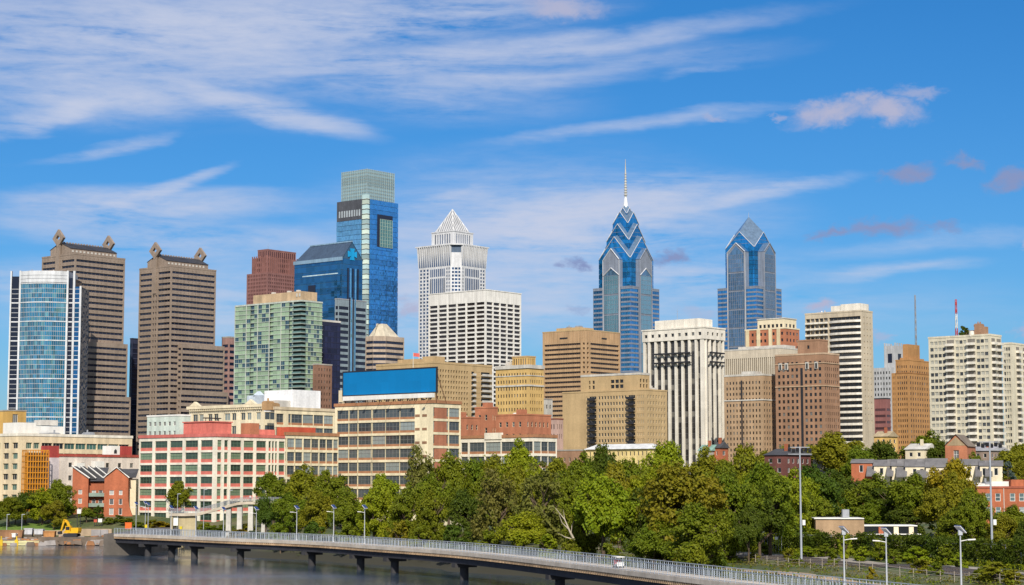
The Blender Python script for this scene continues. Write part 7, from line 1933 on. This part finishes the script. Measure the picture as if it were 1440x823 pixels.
def bankD(px, d, py=745):
    """distance at which the line of sight through column px has gone d metres past the river's edge"""
    Ds = np.arange(190, 640, 1.0); X = np.array([P(px, py, D).x for D in Ds]); s = shore_dist(X, Ds)
    ok = np.where((s[:-1] < d) & (s[1:] >= d))[0]
    return float(Ds[ok[-1]]) if len(ok) else 540.0
G1 = 'trees along the river bank'
TREES = [  # column, top row, half width, metres from the river, leaf, label
    (12, 700, 24, 22, 'mid', 'mid green tree at the far left edge of the lawn'), (36, 692, 24, 30, 'dark', 'dark round tree in front of the cream office windows'),
    (60, 690, 22, 26, 'bright', 'bright green tree below the orange lattice stair'), (86, 676, 21, 34, 'mid', 'tall bushy tree touching the left brick gable house'),
    (76, 704, 18, 18, 'olive', 'small olive tree in front of the tall bushy one by the brick houses'), (22, 706, 10, 26, 'dark', 'slim dark conical tree on the left lawn'),
    (122, 714, 12, 28, 'mid', 'small bush-like tree at the foot of the left brick gable house'), (137, 712, 9, 32, 'dark', 'small dark tree between the two brick houses'),
    (262, 678, 27, 40, 'mid', 'round green tree standing alone in front of the coral factory'), (178, 728, 12, 24, 'mid', 'low bushy tree before the right brick house'),
    (385, 668, 28, 30, 'mid', 'leftmost tree of the dense wood, covering the end of the footbridge'), (374, 700, 18, 14, 'dark', 'dark low tree under the footbridge end'),
    (425, 660, 34, 30, 'olive', 'olive tree below the seam of the coral and cream factories'), (470, 664, 30, 34, 'mid', 'green tree below the left edge of the billboard warehouse'),
    (408, 694, 26, 13, 'mid', 'front tree behind the first of three solar lamps'), (446, 692, 26, 12, 'olive', 'olive front tree behind the middle of three solar lamps'),
    (488, 690, 25, 12, 'mid', 'front tree left of the last of three solar lamps'), (527, 686, 28, 12, 'bright', 'bright front tree right of the last of three solar lamps'),
    (545, 669, 28, 30, 'bright', 'bright tree under the middle of the cream warehouse'), (512, 700, 22, 24, 'dark', 'dark tree squeezed between front tree and warehouse left columns'),
    (592, 644, 28, 34, 'brown', 'thin-leaved greyish tree before the blank wall of the billboard warehouse'), (632, 642, 32, 40, 'mid', 'tree below the right corner of the billboard'),
    (570, 686, 26, 12, 'mid', 'front tree with yellowish tips left of the warehouse blank wall'), (612, 692, 28, 12, 'mid', 'front tree below the blank warehouse wall'),
    (655, 690, 28, 12, 'dark', 'dark front tree left of the brownish thicket'), (666, 650, 32, 48, 'mid', 'tree before the left end of the low cream annex'),
    (694, 645, 32, 50, 'olive', 'olive tree before the middle of the low cream annex'), (736, 629, 38, 40, 'bright', 'brightest green tree, before the right end of the low cream annex'),
    (700, 676, 36, 13, 'brown', 'brownish-green front thicket tree left of its broader twin'), (760, 664, 46, 14, 'brown', 'broad brownish-green thicket tree above the bare fallen branches'),
    (775, 650, 36, 50, 'olive', 'olive tree in front of the brown brick annex'), (735, 722, 34, 7, 'bright', 'low bright bushy tree at the water below the brownish thicket'),
    (812, 646, 32, 42, 'mid', 'tree left of the dark blue-green round one'), (846, 630, 30, 66, 'dark', 'dark blue-green round tree in front of the yellow hall'),
    (893, 648, 34, 52, 'mid', 'tree right below the yellow hall'), (936, 627, 42, 60, 'bright', 'tall bright tree at the foot of the white finned tower'),
    (848, 672, 46, 9, 'bright', 'big bright front tree left of the deep shadow gap'), (822, 700, 30, 8, 'mid', 'front tree right of the bare fallen branches'),
    (902, 690, 36, 16, 'dark', 'dark tree in the deep shadow between the two biggest front trees'), (955, 655, 62, 12, 'olive', 'biggest olive tree leaning over the boardwalk'),
    (985, 712, 46, 7, 'mid', 'lower green tree hanging over the boardwalk railing'), (920, 736, 34, 6, 'mid', 'low tree over the water beside the white-roofed cart'),
    (990, 640, 40, 56, 'olive', 'olive tree behind the biggest one, below the white finned tower right edge'), (1042, 631, 42, 70, 'olive', 'pale olive tree at the foot of the light brown hotel'),
    (1030, 668, 40, 30, 'mid', 'tree at the right shoulder of the biggest olive tree'), (1082, 656, 40, 44, 'mid', 'wide tree below the dark brown hotel'),
    (1068, 690, 34, 40, 'dark', 'dark tree behind the chain-link fence gate'), (1106, 668, 34, 56, 'bright', 'bright tree just left of the left floodlight pole'),
    (1120, 700, 34, 60, 'mid', 'tree at the foot of the left floodlight pole'), (1150, 656, 38, 96, 'dark', 'dark tree right of the left floodlight pole top'),
    (1180, 664, 38, 124, 'dark', 'dark spreading tree above the park pavilion'), (1160, 690, 26, 104, 'olive', 'tree with reddish-yellow leaves left of the pavilion'),
    (1222, 672, 38, 120, 'mid', 'tree in front of the red end wall of the terrace'), (1256, 678, 38, 118, 'dark', 'dark tree in front of the first terrace houses'),
    (1288, 668, 40, 116, 'mid', 'broad tree in front of the middle terrace houses'), (1336, 650, 36, 118, 'yellow', 'tall yellowing tree hiding the middle of the terrace'),
    (1322, 690, 34, 100, 'olive', 'olive tree right of the pavilion canopy'), (1352, 672, 34, 80, 'olive', 'olive tree just right of the yellowing one'),
    (1374, 690, 28, 70, 'mid', 'slim tree left of the right floodlight pole'), (1428, 712, 34, 66, 'mid', 'tree in front of the red brick house at the right edge'),
    (1406, 726, 26, 62, 'olive', 'low tree right of the right floodlight pole'), (1448, 730, 24, 60, 'dark', 'dark low tree at the right edge of the picture'),
    (1225, 706, 30, 112, 'mid', 'low tree behind the left half of the pavilion roof'), (1275, 712, 30, 110, 'dark', 'low dark tree behind the right half of the pavilion'),
    (610, 668, 30, 26, 'mid', 'middle-row tree between the greyish thin-leaved tree and the front trees'), (680, 668, 28, 26, 'mid', 'middle-row tree behind the brownish-green thicket'),
    (725, 660, 30, 30, 'olive', 'middle-row olive tree below the brightest green tree'), (795, 672, 30, 24, 'mid', 'middle-row tree behind the bare fallen branches'),
    (870, 655, 36, 34, 'olive', 'middle-row olive tree behind the big bright front tree'), (915, 660, 34, 36, 'bright', 'middle-row bright tree left of the biggest olive tree'),
    (1015, 655, 36, 48, 'mid', 'middle-row tree behind the right shoulder of the biggest olive tree'), (1058, 672, 32, 56, 'bright', 'middle-row bright tree below the light brown hotel'),
    (1030, 706, 30, 34, 'mid', 'low leafy tree at the right foot of the biggest olive tree'), (1095, 704, 30, 62, 'mid', 'low leafy tree behind the pipe gate'),
    (1140, 694, 30, 64, 'mid', 'low leafy tree right of the left floodlight pole'), (1130, 676, 28, 84, 'bright', 'bright leafy tree directly behind the left floodlight pole'),
    (1052, 712, 22, 26, 'dark', 'dark small tree at the fence left of the gate'), (1345, 712, 30, 68, 'mid', 'low tree left of the slim tree by the right floodlight pole'),
]
for (px, yt, hw, d, kind, lab) in TREES:
    D = bankD(px, d); plant(px, yt, hw, D, kind, lab, group=G1 if px > 360 else 'trees on the left bank', protos=PROTO_S if kind == 'brown' else PROTO, crown0=.03 if d < 16 else .06)
G2 = 'trees among the town houses'
for (px, yt, hw, D, kind, lab) in ((1182, 611, 42, 640, 'olive', 'wide olive tree at the foot of the tan balcony tower'), (1158, 618, 26, 650, 'olive', 'smaller olive tree left of the wide one below the tan balcony tower'), (1240, 624, 34, 610, 'dark', 'dark tree before the foot of the orange brick hotel'), (1212, 630, 26, 600, 'mid', 'tree left of the dark one by the orange brick hotel'),
                              (1300, 612, 32, 700, 'mid', 'rounded tree before the left foot of the cream apartment slab'), (1326, 622, 22, 690, 'dark', 'darker small tree left of the brick gable hall'), (1428, 625, 32, 560, 'olive', 'olive tree before the right edge of the cream apartment slab'), (1437, 650, 26, 520, 'olive', 'lower olive tree at the right edge above the red brick house'),
                              (1108, 630, 22, 700, 'mid', 'tree top at the foot of the dark brown hotel'), (1375, 640, 16, 600, 'mid', 'small tree between the brick gable hall and the right floodlight pole'), (1080, 636, 24, 690, 'olive', 'olive tree top below the light brown hotel'), (1345, 660, 14, 520, 'bright', 'narrow bright tree before the terrace roofs')):
    plant(px, yt, hw, D, kind, lab, group=G2)
# blue spruce
def spruce():
    D = 470; p = P(1417, 650, D); z0 = tz(p.x, D); H = p.z - z0; t = thing('spruce_tree', 'pale blue spruce above the red brick house', 'tree', (p.x, D, z0)); cs, rs = [], []; rg = random.Random(5)
    for i in range(70): z = rg.uniform(.08, 1) ; r = (1 - z) * .34 + .02; a = rg.uniform(0, 6.28); cs.append((math.cos(a) * r * H * .8, math.sin(a) * r * H * .8, z * H)); rs.append(.9 * (1.1 - z) + .25)
    me = leaf_mesh('crown', cs, rs, 70, .42, 5, .45, .2); me.materials.append(LEAF['blue']); link('crown', me, t)
    mb = MB(); mb.tube([(0, 0, -.3), (0, 0, H)], [.3, .04], 7); mb.build('trunk', BARK, t)
spruce()
# roof garden on the cream slab
b = ROOFGARDEN[0]; c = b.root.matrix_basis @ Vector((3, b.l(1352, 462), b.H))
plant(1351, 459, 9, c.y, 'dark', 'bushy tree growing on the roof of the big cream apartment slab', z0=c.z, x=c.x, protos=PROTO_B, crown0=.02, name='roof_tree')
# bare fallen tree on the bank
def dead_tree():
    px, d = 806, 5; D = bankD(px, d); p = P(px, 757, D); t = thing('fallen_bare_tree', 'pale bare branches leaning left over the bank', 'dead tree', (p.x, D, p.z)); k = D / FPX; mb = MB()
    for pts, r in (([(0, 0), (-6, 12), (-12, 26), (-25, 42)], .24), ([(-6, 12), (-16, 22), (-20, 34)], .12), ([(-12, 26), (-14, 40)], .08), ([(2, -2), (-12, 2), (-22, 8)], .15), ([(-3, 7), (-2, 18), (1, 24)], .08)):
        q = [(a * k, -1.2 - .02 * abs(a), z * k) for a, z in pts]; mb.tube(q, [r * (1 - .8 * i / (len(q) - 1)) for i in range(len(q))], 6)
    mb.build('bare_branch', BARK_P, t)
dead_tree()

# shrubs on the banks
G3 = 'shrubs on the river bank'
SHR = [(195, 736, 12, 20, 'mid', 'low shrub below the two close banner lamps'), (212, 737, 13, 24, 'olive', 'olive shrub right of the two close banner lamps'), (238, 739, 14, 17, 'mid', 'green shrub left of the first solar lamp'), (262, 738, 12, 18, 'mid', 'green shrub at the footbridge wall'), (288, 738, 14, 19, 'bright', 'bright shrub under the start of the footbridge slope'), (318, 738, 16, 17, 'mid', 'green shrub between footbridge pillars'), (345, 736, 16, 18, 'olive', 'olive shrub behind the footbridge pillars'), (168, 736, 10, 30, 'dark', 'dark shrub near the left end of the boardwalk'), (1050, 738, 26, 52, 'dark', 'dark hedge-like shrub left of the pipe gate'), (1090, 736, 26, 54, 'mid', 'hedge-like shrub behind the pipe gate'), (1122, 742, 22, 56, 'dark', 'dark shrub behind the foot of the left floodlight pole'), (1150, 744, 20, 57, 'mid', 'leafy shrub at the left end of the park pavilion'), (1022, 752, 20, 44, 'mid', 'leafy shrub at the far end of the railway'), (975, 765, 24, 10, 'dark', 'dark waterside shrub under the biggest olive tree'), (930, 765, 22, 8, 'mid', 'waterside shrub right of the white-roofed cart'), (1133, 768, 18, 47, 'bright', 'bright yellow-green shrub at the foot of the left floodlight pole'), (1160, 764, 12, 50, 'mid', 'shrub right of the bright yellow-green one'), (1188, 752, 12, 49, 'bright', 'slim bright shrub behind the leftmost near solar lamp'),
       (1075, 764, 12, 47, 'mid', 'small shrub in front of the fence gate'), (1108, 772, 10, 40, 'olive', 'olive weed clump beside the railway left of the pole shrub'), (1212, 768, 13, 48, 'bright', 'young bright shrub between two near solar lamps'),
       (1258, 772, 12, 47, 'mid', 'shrub right of the middle near solar lamp'), (1290, 768, 20, 50, 'bright', 'bright spreading shrub in front of the ivy fence middle'), (1293, 786, 18, 34, 'olive', 'big olive shrub on the near side of the railway'),
       (1316, 790, 12, 33, 'mid', 'low shrub right of the big olive shrub'), (1346, 776, 14, 46, 'bright', 'bright yellow shrub left of the rightmost near lamp'), (1398, 790, 26, 30, 'olive', 'big leafy shrub at the lower right covering the rails'),
       (1378, 798, 16, 30, 'mid', 'shrub left of the big leafy one at the lower right'), (1424, 800, 16, 31, 'olive', 'tall grass-like shrub right of the big leafy one'), (1170, 776, 10, 38, 'mid', 'small shrub on the railway edge left of the leftmost near lamp'),
       (1118, 786, 10, 33, 'mid', 'narrow shrub growing through the low wire fence'), (1238, 758, 12, 52, 'mid', 'shrub against the left part of the ivy fence'), (1330, 764, 16, 52, 'mid', 'shrub against the ivy fence left of the rightmost near lamp'),
       (1225, 797, 8, 22, 'yellow', 'rust-red weed by the gravel path'), (1060, 786, 9, 30, 'olive', 'weed clump by the stone edging of the gravel path'), (1025, 776, 14, 26, 'mid', 'shrub where the railway vanishes behind the big olive tree'),
       (1005, 770, 18, 14, 'dark', 'dark shrub below the biggest olive tree'), (860, 765, 22, 4, 'mid', 'shrub hanging over the water left of the cart'), (800, 756, 16, 4, 'mid', 'shrub beside the bare fallen branches'),
       (770, 752, 20, 4, 'bright', 'bright shrub left of the bare fallen branches'), (690, 746, 22, 4, 'mid', 'waterside shrub below the brownish thicket'), (640, 740, 22, 4, 'dark', 'dark waterside shrub right of the last lamp group'),
       (595, 738, 20, 4, 'mid', 'waterside shrub below the front trees'), (560, 734, 18, 4, 'olive', 'olive waterside shrub right of the last of three lamps'), (490, 734, 18, 4, 'mid', 'waterside shrub between the second and third lamps'), (440, 734, 18, 4, 'dark', 'dark waterside shrub between the first and second lamps'), (395, 736, 16, 4, 'mid', 'waterside shrub left of the first of three lamps'),
       (225, 733, 20, 14, 'yellow', 'rusty yellow shrub left of the footbridge door'), (300, 740, 18, 12, 'mid', 'low green shrub under the footbridge slope'), (335, 744, 18, 12, 'yellow', 'rusty shrub in front of the footbridge pillars'), (275, 742, 16, 11, 'olive', 'low olive shrub below the footbridge arch'), (155, 732, 10, 26, 'mid', 'shrub before the right brick gable house'), (355, 746, 14, 9, 'dark', 'dark shrub by the last footbridge pillar')]
for (px, yt, hw, d, kind, lab) in SHR:
    D = bankD(px, d, 770); plant(px, yt, hw, D, kind, lab, 'shrub', 'shrub', G3, PROTO_B, .02)
# ivy fence
def ivy():
    c = offset(BANK, SHO + 54.5); zs = [tz(*q) for q in c]
    pxs = [pix((*q, z))[0] for q, z in zip(c, zs)]; idx = [i for i, x in enumerate(pxs) if x > 1030 and c[i][1] > 120]
    o = c[idx[0]]; z0 = zs[idx[0]]; t = thing('ivy_fence', 'long fence overgrown with dark ivy, behind the near solar lamps', 'fence', (o[0], o[1], z0)); rg = random.Random(8); cs, rs = [], []; mb = MB()
    for i in idx[:-1]:
        a, b = c[i] - o, c[i + 1] - o
        H = (4.3 if pxs[i] > 1192 else (3.6 if pxs[i] > 1138 else 3.4)) + .3 * math.sin(i * .7)
        for _ in range(44): s = rg.random(); q = a + (b - a) * s; cs.append((q[0] + rg.uniform(-.5, .5), q[1] + rg.uniform(-.5, .5), zs[i] - z0 + rg.uniform(.1, H))); rs.append(rg.uniform(.4, .8))
        mb.tube([(*a, zs[i] - z0), (*a, zs[i] - z0 + 3.6)], .07, 5); mb.tube([(*a, zs[i] - z0 + 3.5), (*b, zs[i + 1] - z0 + 3.5)], .05, 4)
    me = leaf_mesh('ivy', cs, rs, 60, .34, 9, .9, .3); me.materials.append(LEAF['dark']); link('ivy', me, t); mb.build('fence_frame', GREYM, t)
ivy()
# goal-like pipe gate and stone edging by the path
def gate():
    d = 48; D = bankD(1080, d, 765); a, b = P(1067, 768, D), P(1100, 768, D); z0 = tz(a.x, D); t = thing('pipe_gate', 'white pipe frame gate before the dark fence trees', 'gate', (a.x, D, z0)); h = P(1067, 751, D).z - z0; w = b.x - a.x
    mb = MB(); mb.tube([(0, 0, 0), (0, 0, h), (w, .8, h), (w, .8, 0)], .07, 6); mb.build('pipe_frame', WHITE, t); mb = MB()
    for i in range(8): mb.tube([(w * i / 8, .1 * i, 0), (w * i / 8, .1 * i, h)], .025, 4)
    mb.build('wire', GREYM, t)
    m = MB(); q = P(1092, 757, D); m.box(q.x - a.x - .25, q.x - a.x + .25, .2, .5, q.z - z0 - .25, q.z - z0 + .25); m.build('sign_plate', WHITE, t)
gate()
# ground cover: weeds and grass on the banks
def ground_cover():
    rg = np.random.default_rng(4)
    def patch(n, d0, d1, name, size, kinds, h, seed, s_from=.0):
        c = offset(BANK, SHO); dd = np.gradient(BANK, axis=0); dd /= np.linalg.norm(dd, axis=1)[:, None]; nn = np.stack([-dd[:, 1], dd[:, 0]], 1); nn[nn[:, 0] < 0] *= -1
        i = rg.integers(int(len(c) * s_from), len(c) - 2, n); f = rg.random((n, 1)); base = c[i] * (1 - f) + c[i + 1] * f + nn[i] * rg.uniform(d0, d1, (n, 1))
        noise_ = np.sin(base[:, 0] * .35 + base[:, 1] * .21) + np.sin(base[:, 0] * .13 - base[:, 1] * .4); keep = noise_ > rg.uniform(-1.2, .8, n); base = base[keep]
        z = terrain(base[:, 0], base[:, 1]); cs = np.concatenate([base, (z + h * rg.uniform(.1, 1, len(z)))[:, None]], 1)
        me = leaf_mesh(name, cs, np.full(len(cs), .55), 12, size, seed, .7, .3); me.materials.append(LEAF[kinds]); o = link(name, me); tag(o, kind='stuff')
    patch(900, 3, 9, 'weeds', .35, 'dark', 1.2, 11, .02)
    patch(2200, 6, 15, 'weeds', .3, 'olive', .6, 1, .2); patch(1500, 21, 34, 'weeds', .3, 'brown', .6, 2, .2); patch(2600, 50.5, 75, 'grass', .3, 'mid', .7, 3, .15); patch(1500, 51, 56, 'weeds', .32, 'bright', 1.0, 4, .2)
    patch(2200, 75, 140, 'grass', .4, 'dark', .6, 5, .0); patch(1300, 9, 30, 'weeds', .35, 'mid', .7, 6, .0)
ground_cover()
def lawn():
    mb = MB(); xs_ = np.linspace(P(-60, 742, 556).x, P(88, 742, 556).x, 24)
    for i in range(23):
        for y0, y1 in ((553, 558), (558, 563), (563, 568)): mb.quad(*[(x, y, tz(x, y) + .06) for x, y in ((xs_[i], y0), (xs_[i + 1], y0), (xs_[i + 1], y1), (xs_[i], y1))])
    tag(mb.build('lawn', M_wall('lawn_green', (.13, .21, .03), .25, .95, .5, 0, .3)), kind='structure')
lawn()

# parked cars behind the ivy fence
def parked_car(px, D, label, col, rz):
    p = P(px, 745, D); z0 = tz(p.x, D); t = thing('parked_car', label, 'car', (p.x, D, z0), R_(rz), 'cars parked behind the ivy fence'); paint = M_plain('car_paint', col, .3)
    side = [(-2.15, .45), (-2.2, .8), (-1.5, .95), (1.25, .95), (2.1, .78), (2.2, .5), (2.1, .3), (-2.1, .3)]
    mb = MB(); mb.loft([[(x, y, z) for x, z in side] for y in (-.85, .85)]); mb.build('body', paint, t)
    mb = MB(); mb.loft([[(-1.75, y, .951), (-1.25, y * .86, 1.42), (.35, y * .86, 1.42), (1.1, y, .951)] for y in (-.8, .8)]); mb.build('cabin_glass', BLACKG, t)
    mb = MB(); mb.box(-1.28, .38, -.72, .72, 1.421, 1.47); mb.build('roof', paint, t)
    for x in (-1.35, 1.35):
        for y in (-.8, .8): m = MB(); m.tube([(x, y - .1, .32), (x, y + .1, .32)], .32, 12); m.build('wheel', DARK, t)
    for y in (-.6, .6): m = MB(); m.box(2.12, 2.22, y - .18, y + .18, .55, .72); m.build('headlight', CONC_L, t)
    g0 = MB()
parked_car(1309, 378, 'dark blue car parked right of the pavilion canopy', (.03, .04, .09), 20)
parked_car(1329, 380, 'silver car parked right of the dark blue one under the trees', (.55, .56, .58), 14)
parked_car(1424, 372, 'dark red car parked right of the right floodlight pole', (.25, .03, .03), 10)
